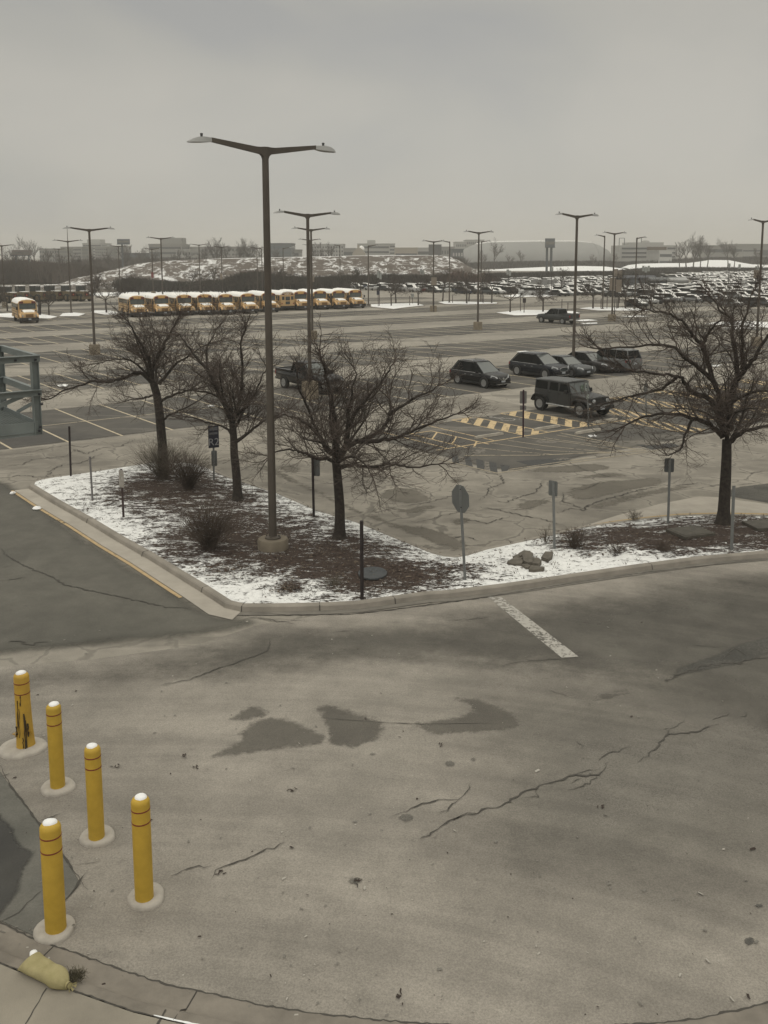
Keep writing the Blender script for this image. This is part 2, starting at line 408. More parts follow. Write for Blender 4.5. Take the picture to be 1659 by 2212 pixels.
for q in ([(104, 312), (134, 318), (148, 368), (112, 362)], [(168, 325), (200, 332), (212, 382), (176, 376)], [(226, 338), (262, 346), (268, 396), (232, 390)], [(290, 352), (325, 358), (332, 405), (296, 402)], [(345, 366), (392, 372), (380, 396), (352, 400)], [(420, 350), (620, 335), (700, 344), (600, 368), (500, 374)], [(1010, 268), (1190, 262), (1230, 275), (1090, 293)]):
    mb.add([tuple(G(x, y, .0135)) for x, y in kf(q)], [tuple(range(len(q)))])
o = mb.build('blacked_out_markings', paint('blackout_paint', (0.062, 0.062, 0.060), 0.35, 0.8)); o['kind'] = 'structure'
mb = MB()
for q in ([(205, 295), (270, 290), (278, 308), (215, 314)], [(500, 248), (560, 245), (630, 252), (610, 262), (540, 260)], [(980, 258), (1040, 248), (1120, 262), (1150, 270), (1060, 272)], [(140, 325), (170, 330), (178, 375), (150, 370)], [(268, 350), (290, 354), (294, 400), (270, 396)], [(600, 340), (660, 332), (690, 338), (640, 346)]):
    mb.add([tuple(G(x, y, .0142)) for x, y in kf(q)], [tuple(range(len(q)))])
o = mb.build('worn_patches', paint('worn_pale', (0.19, 0.172, 0.146), 0.42, 0.8)); o['kind'] = 'structure'
# wheelchair symbol
mb = MB(); c0 = TA(37.2, 35.85)
def loc2(px, py): return c0 + RV*px + UV*py
ribbon(mb, [loc2(0.38*math.cos(a) , 0.38*math.sin(a) - 0.1) for a in np.linspace(-3.6, 0.9, 18)], 0.09, 0.0125)
ribbon(mb, [loc2(-0.15, 0.85), loc2(-0.12, 0.2), loc2(0.3, 0.18), loc2(0.48, -0.45), loc2(0.65, -0.4)], 0.1, 0.0135)
ribbon(mb, [loc2(-0.12, 0.5), loc2(0.25, 0.48)], 0.08, 0.0145)
mb.add([tuple(loc2(-0.17 + 0.12*math.cos(a), 1.02 + 0.12*math.sin(a)))[:2] + (0.0125,) for a in np.linspace(0, 2*PI, 12)[:-1]], [tuple(range(11))])
o = mb.build('wheelchair_marking', white_m); o['kind'] = 'structure'
# stop bar in the near road
bar = pp([(1053, 1290), (1083, 1291), (1250, 1420), (1213, 1422)])
sheet('stop_line', [(p[0], p[1]) for p in bar], white_m, 0.0165, edge=False)

# ---- near road sheets
near_m = asphalt('near_asphalt', (0.200, 0.183, 0.158), (0.280, 0.256, 0.222), 0.11, 0.26, streak=((0.6, 0.5, 1), 0.2, (0.18, 0.168, 0.145), 0.5), sweep=(-4.0, -5.0))
near_px = [(-250, 1455), (0, 1440), (200, 1425), (420, 1395), (560, 1350), (700, 1328), (850, 1316), (1040, 1292), (1200, 1268), (1400, 1238), (1659, 1206), (1900, 1180), (2300, 1500), (2600, 2600), (830, 2620), (-500, 2620), (-500, 1800)]
sheet('near_road', [p[:2] for p in pp(near_px)], near_m, 0.0062, edge=False)
darkroad_m = asphalt('dark_asphalt', (0.085, 0.081, 0.069), (0.115, 0.109, 0.093), 0.25, 0.16, streak=((0.7, 0.4, 1), 0.4, (0.155, 0.147, 0.125), 0.55), alpha_soft=0.9, alpha_amp=0.35, alpha_scale=0.7)
sheet('dark_road', [p[:2] for p in pp([(-350, 1010), (20, 1035), (60, 1058), (210, 1160), (350, 1243), (490, 1320), (600, 1335), (560, 1365), (430, 1385), (250, 1400), (120, 1415), (0, 1425), (-350, 1440)])], darkroad_m, 0.008, res=0.6)
band_m = asphalt('worn_band', (0.088, 0.082, 0.071), (0.114, 0.106, 0.092), 0.25, 0.18, streak=((0.7, 0.4, 1), 0.3, (0.19, 0.178, 0.152), 0.5), alpha_soft=3.0, alpha_amp=0.5, alpha_scale=0.5, alpha_max=0.8, sweep=(-4.0, -5.0))
sheet('road_band', [p[:2] for p in pp([(560, 1330), (850, 1316), (1100, 1285), (1659, 1206), (1950, 1180), (2300, 1650), (1800, 1700), (1400, 1530), (900, 1470), (500, 1500), (100, 1530), (-250, 1560), (-250, 1440), (250, 1405)])], band_m, 0.0125, res=0.6)
vignette_m = asphalt('old_road', (0.168, 0.156, 0.136), (0.212, 0.197, 0.172), 0.12, 0.26, alpha_soft=5.5, alpha_amp=0.25, alpha_scale=0.3, alpha_max=0.7, sweep=(-4.0, -5.0))  # darker overlay: lens and light falloff painted onto the right foreground
sheet('vignette_sheet', [p[:2] for p in pp([(820, 1420), (1300, 1400), (1659, 1330), (2000, 1400), (2700, 2300), (1900, 2100), (1659, 2165), (1500, 2198), (1250, 2215), (760, 2190), (700, 1900)])], vignette_m, 0.0102, res=0.6)
stain_m = asphalt('damp_stain', (0.11, 0.101, 0.087), (0.14, 0.129, 0.11), 0.5, 0.25, alpha_soft=0.2, alpha_amp=1.2, alpha_scale=4.0, alpha_max=0.62)
def c5(l): return [(346 + x*.4172, 1384 + y*.4172) for x, y in l]
def c6(l): return [(969 + x*.416, 1315 + y*.416) for x, y in l]
stains = [c5([(230, 612), (330, 565), (420, 515), (430, 460), (500, 425), (560, 405), (640, 410), (700, 430), (780, 470), (860, 485), (830, 520), (830, 545), (700, 552), (560, 572), (400, 594)]),
          c5([(340, 410), (450, 345), (520, 345), (570, 370), (540, 400), (420, 420)]),
          c5([(815, 350), (900, 342), (960, 360), (1050, 390), (1110, 405), (1160, 450), (1130, 500), (1060, 530), (990, 550), (860, 530), (865, 480), (845, 420)]),
          [(893, 1560), (935, 1556), (985, 1548), (1012, 1540), (1003, 1525), (972, 1515), (990, 1509), (1040, 1515), (1082, 1534), (1112, 1553), (1118, 1567), (1080, 1578), (1000, 1583), (950, 1586), (910, 1572)],
          c6([(590, 550), (660, 520), (740, 490), (760, 440), (850, 432), (960, 408), (975, 430), (900, 460), (800, 485), (680, 540)])]
def grow_px(l, k):
    cx, cy = sum(p[0] for p in l)/len(l), sum(p[1] for p in l)/len(l); return [(cx + (x - cx)*k, cy + (y - cy)*k) for x, y in l]
for s_ in stains[:4]: s_[:] = grow_px(s_, 1.16)
for s_ in stains: sheet('damp_patch', [p[:2] for p in pp(s_)], stain_m, 0.0165, res=0.12)
tar_m = asphalt('tar_patch', (0.072, 0.07, 0.063), (0.105, 0.10, 0.088), 0.8, 0.3, alpha_soft=0.16, alpha_amp=0.7, alpha_scale=3.5, alpha_max=0.75)
sheet('tar_patch', [p[:2] for p in pp(c6([(1110, 375), (1150, 340), (1200, 300), (1350, 250), (1480, 190), (1659, 140), (1800, 90), (1800, 200), (1659, 245), (1500, 300), (1300, 335), (1160, 370)]))], tar_m, 0.0165, res=0.12)
sheet('tar_patch', [p[:2] for p in pp([(-120, 1560), (0, 1666), (22, 1698), (82, 1777), (136, 1849), (176, 1910), (143, 1946), (72, 2025), (0, 1992), (-120, 1960)])],
      asphalt('new_patch', (0.10, 0.098, 0.086), (0.135, 0.13, 0.114), 0.5, 0.15, alpha_soft=0.02, alpha_amp=0.1), 0.0165, res=0.25)
sheet('damp_patch', [p[:2] for p in pp([(-120, 1700), (0, 1752), (30, 1785), (52, 1830), (85, 1838), (60, 1880), (45, 1930), (25, 1960), (0, 1985), (-120, 1960)])],
      asphalt('wet_black', (0.045, 0.044, 0.041), (0.06, 0.058, 0.053), 0.5, 0.15, rough=0.6, alpha_soft=0.12, alpha_amp=0.7, alpha_scale=4, alpha_max=0.85), 0.0205, res=0.1)
def ell(cx, cy, rx, ry, n=18, jag=0.12, rnd=random.Random(3)): return [(cx + rx*math.cos(2*PI*i/n)*(1 + rnd.uniform(-jag, jag)), cy + ry*math.sin(2*PI*i/n)*(1 + rnd.uniform(-jag, jag))) for i in range(n)]
spot_m = asphalt('oil_spot', (0.07, 0.067, 0.06), (0.09, 0.086, 0.078), 0.8, 0.1, alpha_soft=0.03, alpha_amp=0.3, alpha_scale=9, alpha_max=0.8)
faint_m = asphalt('faint_spot', (0.13, 0.122, 0.107), (0.155, 0.146, 0.128), 0.8, 0.1, alpha_soft=0.06, alpha_amp=0.4, alpha_scale=6, alpha_max=0.7)
for x, y, a, b in ((1611, 1907, 8, 4.5), (1639.5, 1959, 11, 6), (1618, 2035.5, 14, 10), (1517, 2038, 5.5, 3), (1590, 2090.5, 5, 3), (925, 1871, 3.5, 2), (835, 1925, 3, 3), (862, 2151, 5, 2.5), (1165, 1755, 3, 2)):
    sheet('oil_spot', [p[:2] for p in pp(ell(x, y, a, b))], spot_m, 0.0205, res=0.06)
for x, y, a, b in ((805, 1631, 10, 5), (971, 1652, 15, 8), (1022, 1643, 8, 7), (878, 1768, 20, 10), (765, 1905, 18, 10), (555, 1900, 9, 6), (1470, 1945, 12, 6)):
    sheet('oil_spot', [p[:2] for p in pp(ell(x, y, a, b))], faint_m, 0.0205, res=0.08)

kr0 = lambda l: [(969 + x*.4159, 969 + y*.4159) for x, y in l]
old_m = asphalt('old_repair', (0.135, 0.122, 0.10), (0.168, 0.152, 0.127), 0.4, 0.15, alpha_soft=0.35, alpha_amp=1.2, alpha_scale=2.2, alpha_max=0.72)
for l in ([(590, 230), (640, 200), (720, 178), (830, 165), (950, 158), (1060, 146), (1130, 158), (1135, 178), (1090, 200), (1000, 212), (870, 240), (760, 265), (650, 272)], [(380, 112), (520, 92), (660, 80), (760, 75), (850, 92), (840, 112), (720, 125), (560, 130), (430, 125)], [(310, 318), (360, 280), (440, 262), (540, 260), (530, 290), (440, 322), (350, 330)], [(640, 148), (800, 124), (900, 125), (960, 140), (840, 155), (700, 160)], [(0, 150), (60, 145), (110, 165), (60, 190), (0, 195)], [(0, 365), (80, 350), (150, 372), (90, 400), (0, 410)], [(700, 300), (900, 240), (1150, 195), (1300, 185), (1240, 215), (1000, 260), (800, 320)]):
    sheet('repair_patch', [p[:2] for p in pp(kr0(l))], old_m, 0.0085, res=0.3)
cb0 = lambda l: [(484.5 + x*.3337, 969 + y*.3337) for x, y in l]
for l in ([(975, 312), (1000, 278), (1080, 255), (1160, 245), (1260, 268), (1368, 318), (1345, 348), (1200, 366), (1080, 345)], [(1080, 410), (1150, 385), (1300, 360), (1400, 372), (1340, 400), (1180, 435)], [(0, 60), (120, 95), (330, 180), (560, 290), (900, 450), (1200, 560), (1480, 670), (1640, 650), (1500, 560), (1300, 500), (1150, 490), (900, 400), (600, 260), (330, 120)], [(330, 120), (430, 100), (520, 130), (480, 165), (380, 165)]):
    sheet('repair_patch', [p[:2] for p in pp(cb0(l))], old_m, 0.0085, res=0.3)
# ---- cracks
crk_m = mat('crack', (0.062, 0.057, 0.049), 0.95)
mb = MB(); rndc = random.Random(5)
def crack(pts, wd=0.03, jit=0.04, z=0.022):
    P_ = [G(x, y) for x, y in pts]; q = []
    for i in range(len(P_)-1):
        L = (P_[i+1]-P_[i]).length; n = max(2, int(L/0.09))
        for j in range(n): q.append(P_[i].lerp(P_[i+1], j/n))
    q.append(P_[-1]); n = len(q); pts2 = []; ws = []
    for i, p in enumerate(q):
        pts2.append((p.x + rndc.uniform(-jit, jit), p.y + rndc.uniform(-jit, jit)))
        ed = min(1, min(i, n-1-i)/(0.18*n+1)); ws.append(wd*.95*(0.15 + 0.85*ed)*rndc.uniform(0.3, 1.4))
    ribbon(mb, pts2, ws, z)
def c6c(l, **k): crack(c6(l), **k)
def c5c(l, **k): crack(c5(l), **k)
c6c([(0, 1108), (120, 1070), (240, 1035), (330, 1000), (385, 960), (460, 940), (530, 905), (640, 872), (770, 865), (810, 840), (835, 800)], wd=0.045)
c6c([(370, 992), (425, 990), (460, 980), (462, 945)], wd=0.02); c6c([(640, 872), (690, 850), (790, 840)], wd=0.02); c6c([(620, 950), (700, 930), (775, 875)], wd=0.025); c6c([(630, 908), (680, 885)], wd=0.02)
c6c([(790, 795), (800, 765), (900, 735), (970, 708)], wd=0.03); c6c([(985, 800), (1040, 770), (1100, 700), (1150, 655), (1240, 655), (1330, 630), (1405, 600)], wd=0.04)
c6c([(1230, 580), (1205, 605), (1145, 630), (1140, 655)], wd=0.02); c6c([(1360, 585), (1410, 560), (1455, 548)], wd=0.025); c6c([(1510, 570), (1540, 560), (1535, 535)], wd=0.02); c6c([(1095, 640), (1120, 625), (1145, 630)], wd=0.02)
c6c([(490, 405), (540, 435), (640, 460)], wd=0.02); c6c([(690, 740), (700, 715), (675, 700), (690, 685)], wd=0.015)
c6c([(1110, 385), (1180, 350), (1330, 300), (1480, 290), (1659, 250)], wd=0.07, jit=0.08, z=0.024); c6c([(1420, 270), (1480, 205), (1560, 250)], wd=0.04, z=0.024)
c5c([(1200, 910), (1330, 860), (1460, 825), (1540, 825), (1590, 790), (1610, 735)], wd=0.03); c5c([(1540, 825), (1490, 885), (1420, 905)], wd=0.022)
c5c([(1659, 885), (1560, 910), (1480, 945), (1430, 980), (1340, 1040)], wd=0.03)
c5c([(280, 1240), (300, 1190), (400, 1150), (500, 1110), (640, 1055)], wd=0.028); c5c([(50, 1220), (150, 1180), (270, 1172)], wd=0.022); c5c([(0, 235), (150, 205), (290, 150), (400, 115), (520, 70), (560, 60), (575, -20)], wd=0.035)
c5c([(990, 1240), (1010, 1250), (1035, 1280)], wd=0.04); c5c([(1000, 1250), (1050, 1235)], wd=0.03)
crack([(696, 1553), (820, 1562), (910, 1566), (1068, 1564)], wd=0.02, jit=0.0)
cl = lambda l: [(x*.3337, 969 + y*.3337) for x, y in l]
crack(cl([(0, 640), (50, 700), (130, 745), (220, 790), (330, 830), (420, 885), (600, 925), (800, 970), (900, 990), (1080, 1030), (1300, 1045)]), wd=0.055)
crack(cl([(0, 860), (90, 850), (180, 832)]), wd=0.03); crack(cl([(0, 780), (60, 765), (100, 750)]), wd=0.03)
crack([(20, 1385), (60, 1392), (110, 1390)], wd=0.06, jit=0.1)
# joints round the patch by the bollards
crack([(0, 1655), (22, 1698), (82, 1777), (136, 1849), (188, 1925)], wd=0.035, jit=0.012, z=0.026); crack([(190, 1883), (143, 1946), (120, 1968)], wd=0.03, jit=0.012, z=0.026)
crack([(0, 1680), (24, 1672)], wd=0.03, jit=0.01); crack([(78, 1778), (140, 1757)], wd=0.02, jit=0.01); crack([(150, 1872), (215, 1864)], wd=0.018, jit=0.01)
crack([(0, 1995), (40, 1975), (90, 1925)], wd=0.03, jit=0.02, z=0.026)
crack([(485, 1320), (620, 1330), (760, 1328), (850, 1318), (1038, 1293), (1180, 1270), (1330, 1246), (1470, 1229), (1659, 1208)], wd=0.05, jit=0.02)
for l in ([(520, 1330), (600, 1345), (660, 1340)], [(560, 1335), (640, 1350)], [(1480, 1395), (1560, 1400)], [(720, 1368), (760, 1362)], [(1080, 1440), (1130, 1432), (1250, 1420)], [(970, 1342), (1060, 1335)]):
    crack(l, wd=0.025)
# aisle cracks beside the island
kr = lambda l: [(969 + x*.4159, 969 + y*.4159) for x, y in l]
for l, wd in (([(100, 110), (270, 140), (290, 180), (210, 205), (200, 240), (160, 270)], .045), ([(150, 305), (260, 320), (380, 350), (500, 370), (620, 410)], .05), ([(210, 270), (300, 280), (380, 250), (440, 235), (480, 190), (500, 160)], .05),
              ([(560, 340), (640, 310), (700, 325), (720, 295), (830, 260), (1000, 215), (1150, 190)], .055), ([(590, 200), (700, 215), (800, 170)], .04), ([(600, 60), (700, 110), (840, 150), (960, 150)], .035), ([(0, 380), (100, 370), (200, 390), (330, 350)], .04), ([(1150, 200), (1300, 180), (1400, 205)], .04), ([(0, 470), (90, 460), (160, 480)], .05), ([(590, 230), (600, 280), (720, 320)], .04), ([(1480, 120), (1560, 130), (1659, 115)], .04), ([(1500, 190), (1600, 180)], .035)):
    crack(kr(l), wd=wd, jit=0.07)
cb = lambda l: [(484.5 + x*.3337, 969 + y*.3337) for x, y in l]
for l, wd in (([(330, 170), (440, 170), (560, 200), (690, 230)], .03), ([(780, 320), (900, 300), (1000, 250), (1140, 235), (1260, 270), (1360, 310), (1360, 340)], .035), ([(1060, 380), (1200, 370), (1350, 345), (1500, 300), (1659, 275)], .04), ([(1080, 390), (1040, 350)], .03), ([(1150, 470), (1260, 480), (1400, 440), (1659, 390)], .03), ([(1270, 520), (1290, 490)], .02)):
    crack(cb(l), wd=wd, jit=0.06)
c1 = lambda l: [(x*.292, 692 + y*.292) for x, y in l]
for l in ([(0, 1000), (180, 985), (340, 950), (500, 925), (620, 940), (770, 900)], [(0, 1080), (160, 1070), (240, 1030), (420, 1015), (560, 1000)], [(350, 1180), (365, 1120), (440, 1080), (620, 1050), (760, 985)], [(480, 1010), (560, 960), (640, 990), (760, 945), (900, 930), (1000, 880)], [(0, 1170), (150, 1150), (350, 1165)]):
    crack(c1(l), wd=0.05, jit=0.1)
o = mb.build('pavement_cracks', crk_m); o['kind'] = 'structure'

# ================================================================== ISLAND
conc_m = mat('curb_concrete', (0.24, 0.218, 0.185), 0.9, var=0.22, vscale=1.5, bump=0.25, bscale=40, detail=8)
conc_pale = mat('pale_concrete', (0.34, 0.31, 0.265), 0.9, var=0.15, vscale=1.2, bump=0.2, bscale=40, detail=8)
IZ = 0.16
front_in = [(500, 1298), (527, 1304), (590, 1304), (651, 1303), (720, 1301), (771, 1298), (845, 1288), (918, 1278), (969, 1275), (1094, 1260), (1260, 1236), (1385, 1218), (1510, 1202), (1659, 1189), (1850, 1172)]
back_in = [(1850, 1128), (1659, 1114.5), (1551, 1112.5), (1468, 1115), (1385, 1123), (1322, 1131), (1260, 1139.5), (1177, 1160), (1052, 1187), (1010, 1200), (986, 1204), (960, 1202), (935, 1196), (851, 1162), (771, 1129), (681, 1102), (598, 1066), (484, 1029), (438, 1007), (423, 1003), (394, 999), (336, 999), (286, 1006), (248, 1012), (222, 1016), (163, 1025), (117, 1031), (90, 1036), (76, 1041), (74, 1047)]
left_in = [(127, 1079), (200, 1119), (267, 1159), (334, 1196), (400, 1236), (450, 1266)]
isl_px = front_in + back_in + left_in
isl = [G(x, y, IZ) for x, y in isl_px]
ip2 = [(p.x, p.y) for p in isl]
bm = gridded(ip2, IZ, 0.22)
bare = [(355, 1052, 2.2, 2.6, 1.0), (415, 1068, 2.0, 2.2, 1.0), (520, 1100, 1.6, 1.6, .55), (455, 1185, 1.9, 2.2, 1.15), (540, 1150, 1.6, 1.6, .75), (610, 1190, 1.9, 2.0, .62), (735, 1195, 1.2, 1.4, .95), (740, 1250, 1.9, 1.7, 1.15), (830, 1255, 1.4, 1.3, 1.05), (910, 1262, 1.4, .9, .6), (700, 1130, 1.6, 1.8, .4), (860, 1190, 1.2, 1.2, .35), (1240, 1190, .9, .9, .75), (1350, 1170, 1.7, 1.1, .8), (1430, 1185, 1.8, 1.0, .85), (1550, 1165, 2.6, 1.5, 1.1), (1690, 1150, 3, 2, 1.1), (1180, 1158, .8, .5, .7), (620, 1290, .3, .2, .5), (480, 1250, .6, .5, .3), (300, 1090, 1.8, 1.8, .28), (430, 1110, 2.5, 2.5, .45), (1000, 1240, 1.2, .6, .35), (640, 1225, 1.2, 1.0, .7)]
bw = [(G(x, y), rx, ry, s_) for x, y, rx, ry, s_ in bare]
me = bpy.data.meshes.new('island_snow'); bm.to_mesh(me); bm.free()
co = np.empty(len(me.vertices)*3); me.vertices.foreach_get('co', co); co = co.reshape(-1, 3)
ed = poly_dist(co[:, :2], ip2)
bv = np.zeros(len(co))
for g, rx, ry, s_ in bw:
    q = np.exp(-(((co[:, 0]-g.x)/rx)**2 + ((co[:, 1]-g.y)/ry)**2)); bv = bv + s_*q
bv = 1.05*(1 - np.exp(-bv*0.95))
nz = np.array([mnoise.noise(Vector((x*0.6, y*0.6, 0))) for x, y, _ in co]); nz2 = np.array([mnoise.noise(Vector((x*2.2, y*2.2, 3))) for x, y, _ in co])
co[:, 2] += np.clip(ed/1.2, 0, 1)*(0.06 + 0.05*nz) + np.clip(ed/0.3, 0, 1)*0.03*nz2
me.vertices.foreach_set('co', co.ravel())
a = me.attributes.new('bare', 'FLOAT', 'POINT'); a.data.foreach_set('value', bv.astype(np.float32))
a = me.attributes.new('edge', 'FLOAT', 'POINT'); a.data.foreach_set('value', ed.astype(np.float32))
def snowmat(name, soil1, soil2, snowc, s1=1.6, attr='bare', base=None, aniso=(1, 2.2, 1), rot=0.3, k=0.42, coord='P'):
    m = bpy.data.materials.new(name); m.use_nodes = True; t = m.node_tree; b = t.nodes['Principled BSDF']; b.inputs['Roughness'].default_value = 0.9; b.inputs['Specular IOR Level'].default_value = 0.2
    P = N(t, 'ShaderNodeNewGeometry').outputs['Position']
    n1 = noise_node(t, P, s1, 6, 0.68, 0.3, sc=aniso, rot=rot); n2 = noise_node(t, P, s1*4.5, 6, 0.8, 0.5, sc=aniso, rot=rot)
    nn = mathn(t, 'ADD', mathn(t, 'MULTIPLY', n1, 0.42), mathn(t, 'MULTIPLY', n2, 0.58))
    at = N(t, 'ShaderNodeAttribute', attribute_name=attr).outputs['Fac'] if base is None else None
    thr = mathn(t, 'MULTIPLY_ADD', at, k) if base is None else None
    if base is None:
        mm_ = t.nodes[-1]; mm_.inputs[2].default_value = 0.408
        v = mathn(t, 'SUBTRACT', nn, thr)
    else: v = mathn(t, 'SUBTRACT', nn, base)
    fac = maprange(t, v, 0.0, 0.035)
    so_ = mixc(t, maprange(t, noise_node(t, P, 14, 5, 0.8), 0.35, 0.65), soil1, soil2)
    sn = mixc(t, maprange(t, noise_node(t, P, 6, 5, 0.7), 0.3, 0.6), tuple(x*0.86 for x in snowc), snowc)
    t.links.new(mixc(t, fac, so_, sn), b.inputs['Base Color'])
    bp = N(t, 'ShaderNodeBump'); bp.inputs['Strength'].default_value = 0.8; bp.inputs['Distance'].default_value = 0.05
    t.links.new(mathn(t, 'ADD', mathn(t, 'MULTIPLY', n2, 0.6), mathn(t, 'MULTIPLY', fac, 0.6)), bp.inputs['Height']); t.links.new(bp.outputs[0], b.inputs['Normal'])
    return m
isl_m = snowmat('snow_over_mulch', (0.028, 0.020, 0.016), (0.078, 0.057, 0.046), (0.80, 0.80, 0.78), k=0.175)
me.materials.append(isl_m); me.shade_smooth()
o = bpy.data.objects.new('island_snow', me); C.objects.link(o); o['kind'] = 'structure'
# curb: offset the island outline outwards
def offset(poly, d):
    n = len(poly); res = []
    for i in range(n):
        a, b, c = Vector(poly[i-1][:2]), Vector(poly[i][:2]), Vector(poly[(i+1) % n][:2])
        d1 = (b-a).normalized(); d2 = (c-b).normalized(); n1 = Vector((d1.y, -d1.x)); n2 = Vector((d2.y, -d2.x)); nn = (n1+n2)
        nn = nn.normalized() if nn.length > 1e-6 else n1
        k = d/max(0.5, nn.dot(n1)); res.append((b.x + nn.x*k, b.y + nn.y*k))
    return res
area = sum(ip2[i][0]*ip2[(i+1) % len(ip2)][1] - ip2[(i+1) % len(ip2)][0]*ip2[i][1] for i in range(len(ip2)))
sg = 1 if area > 0 else -1
rings = [(-0.02*sg, IZ - 0.05), (0.0, IZ + 0.012), (0.15*sg, IZ + 0.008), (0.18*sg, IZ - 0.02), (0.21*sg, 0.02), (0.21*sg, -0.02)]
mb = MB(); n = len(ip2); vs = []
for d, z in rings: vs += [(p[0], p[1], z) for p in offset(ip2, d)]
mb.add(vs, [(i*n+j, i*n+(j+1) % n, (i+1)*n+(j+1) % n, (i+1)*n+j) for i in range(len(rings)-1) for j in range(n)])
o = mb.build('island_curb', conc_m); o['kind'] = 'structure'
# gutter pan on the left and front sides
lf = [isl_px.index((74, 1047))] + [isl_px.index(p) for p in left_in] + [0, 1]
A = offset(ip2, 0.21*sg); B = offset(ip2, 0.72*sg)
strip('gutter', [(A[i][0], A[i][1], 0.03) for i in lf], [(B[i][0], B[i][1], 0.018) for i in lf], conc_pale)
Y0, Y1 = offset(ip2, 0.75*sg), offset(ip2, 0.86*sg)
strip('yellow_edge_line', [(Y0[i][0], Y0[i][1], 0.0215) for i in lf[:-2]], [(Y1[i][0], Y1[i][1], 0.0215) for i in lf[:-2]], paint('yellow_edge_paint', (0.48, 0.35, 0.19), 0.36))
fr = list(range(1, len(front_in))); B = offset(ip2, 0.42*sg)
strip('gutter', [(A[i][0], A[i][1], 0.024) for i in fr], [(B[i][0], B[i][1], 0.019) for i in fr], mat('gutter_dark', (0.15, 0.138, 0.118), 0.9, var=0.3, vscale=1.2, bump=0.2, detail=8))
# curb joints
mb = MB()
for x, y in ((527, 1304), (200, 1119), (450, 1266), (848, 1288), (1180, 1247), (1400, 1216), (320, 1190), (690, 1302)):
    g = G(x, y, IZ); d = min(range(n), key=lambda i: (ip2[i][0]-g.x)**2 + (ip2[i][1]-g.y)**2)
    a_, c_ = Vector(ip2[d-1]), Vector(ip2[(d+1) % n]); dr = (c_-a_).normalized(); nr = Vector((dr.y, -dr.x))*sg
    p0 = Vector((g.x, g.y)); q0 = p0 - nr*0.0; q1 = p0 + nr*0.2
    mb.tube([(q0.x, q0.y, IZ + 0.012), (q1.x - nr.x*.02, q1.y - nr.y*.02, IZ - 0.002), (q1.x + nr.x*.015, q1.y + nr.y*.015, 0.03)], 0.012, 4)
o = mb.build('curb_joints', crk_m); o['kind'] = 'structure'
# concrete apron at the far right of the island
sheet('concrete_apron', [p[:2] for p in pp([(1255, 1139), (1330, 1115), (1426, 1089), (1510, 1073), (1551, 1075), (1659, 1090), (1850, 1115), (1850, 1126), (1659, 1112), (1551, 1110), (1468, 1112), (1385, 1120), (1322, 1128)])], conc_pale, 0.014, edge=False)
strip('yellow_edge_line', [tuple(G(x, y, 0.0185)) for x, y in ((1255, 1140.5), (1322, 1129.5), (1385, 1121), (1468, 1112.5), (1560, 1109.5), (1659, 1111.5))], [tuple(G(x, y, 0.0185)) for x, y in ((1262, 1136), (1322, 1125.5), (1385, 1117.5), (1468, 1109.5), (1560, 1107), (1659, 1109))], paint('yellow_apron_paint', (0.42, 0.30, 0.14), 0.34))
sheet('dark_bay', [p[:2] for p in pp([(1540, 1068), (1600, 1050), (1700, 1040), (1900, 1060), (1900, 1120), (1659, 1088), (1600, 1078)])], tar_m, 0.018, res=0.5)

# mulch and leaf litter on the bare ground
rl = random.Random(11); mb = MB(); cnt = 0
xs = [p[0] for p in ip2]; ys = [p[1] for p in ip2]
def inside(px, py, poly):
    c = False; j = len(poly)-1
    for i in range(len(poly)):
        if (poly[i][1] > py) != (poly[j][1] > py) and px < (poly[j][0]-poly[i][0])*(py-poly[i][1])/(poly[j][1]-poly[i][1]) + poly[i][0]: c = not c
        j = i
    return c
while cnt < 5200:
    if rl.random() < 0.8:
        g, rx, ry, s_ = bw[rl.randrange(len(bw))]; x = g.x + rl.gauss(0, rx*0.75); y = g.y + rl.gauss(0, ry*0.75)
    else: x = rl.uniform(min(xs), 14); y = rl.uniform(min(ys), max(ys))
    if not inside(x, y, ip2): continue
    z = IZ + 0.07; s_ = rl.uniform(0.018, 0.05); a = rl.uniform(0, PI); tl = rl.uniform(-0.6, 0.6)
    M = Matrix.Translation((x, y, z + rl.uniform(0, .04))) @ Matrix.Rotation(a, 4, 'Z') @ Matrix.Rotation(tl, 4, 'X')
    mb.add([(-s_, -s_*.4, 0), (s_, -s_*.3, .01), (s_*.8, s_*.4, 0), (-s_*.7, s_*.35, .01)], [(0, 1, 2, 3)], rl.randrange(3), M); cnt += 1
o = mb.build('leaf_litter', [mat('litter_dark', (0.03, 0.02, 0.015)), mat('litter_brown', (0.075, 0.048, 0.034)), mat('litter_tan', (0.14, 0.11, 0.08))], fixn=False)
tag(o, 'dark brown leaf litter and mulch chips scattered through the snow of the kerbed island', 'leaf litter', kind='stuff')

mb = MB(); cnt = 0
while cnt < 620:
    x = rl.uniform(min(xs), 15); y = rl.uniform(min(ys), max(ys))
    if not inside(x, y, ip2): continue
    z = IZ + 0.05; q = rl.uniform(.5, 1.3)
    for k in range(rl.randrange(3, 8)):
        a = rl.uniform(0, 6.28); L_ = .09*q*rl.uniform(.5, 1.3); ox, oy = rl.gauss(0, .03), rl.gauss(0, .03); w0 = .006
        mb.add([(x + ox - w0, y + oy, z), (x + ox + w0, y + oy, z), (x + ox + L_*.7*math.cos(a), y + oy + L_*.7*math.sin(a), z + L_)], [(0, 1, 2)], rl.randrange(2))
    cnt += 1
o = mb.build('dead_grass_tufts', [mat('litter_dark', (0.03, 0.02, 0.015)), mat('dead_grass', (0.11, 0.088, 0.06))], fixn=False)
tag(o, 'short dead grass tufts poking through the island snow', 'grass', kind='stuff')
rg = random.Random(91); mb = MB()
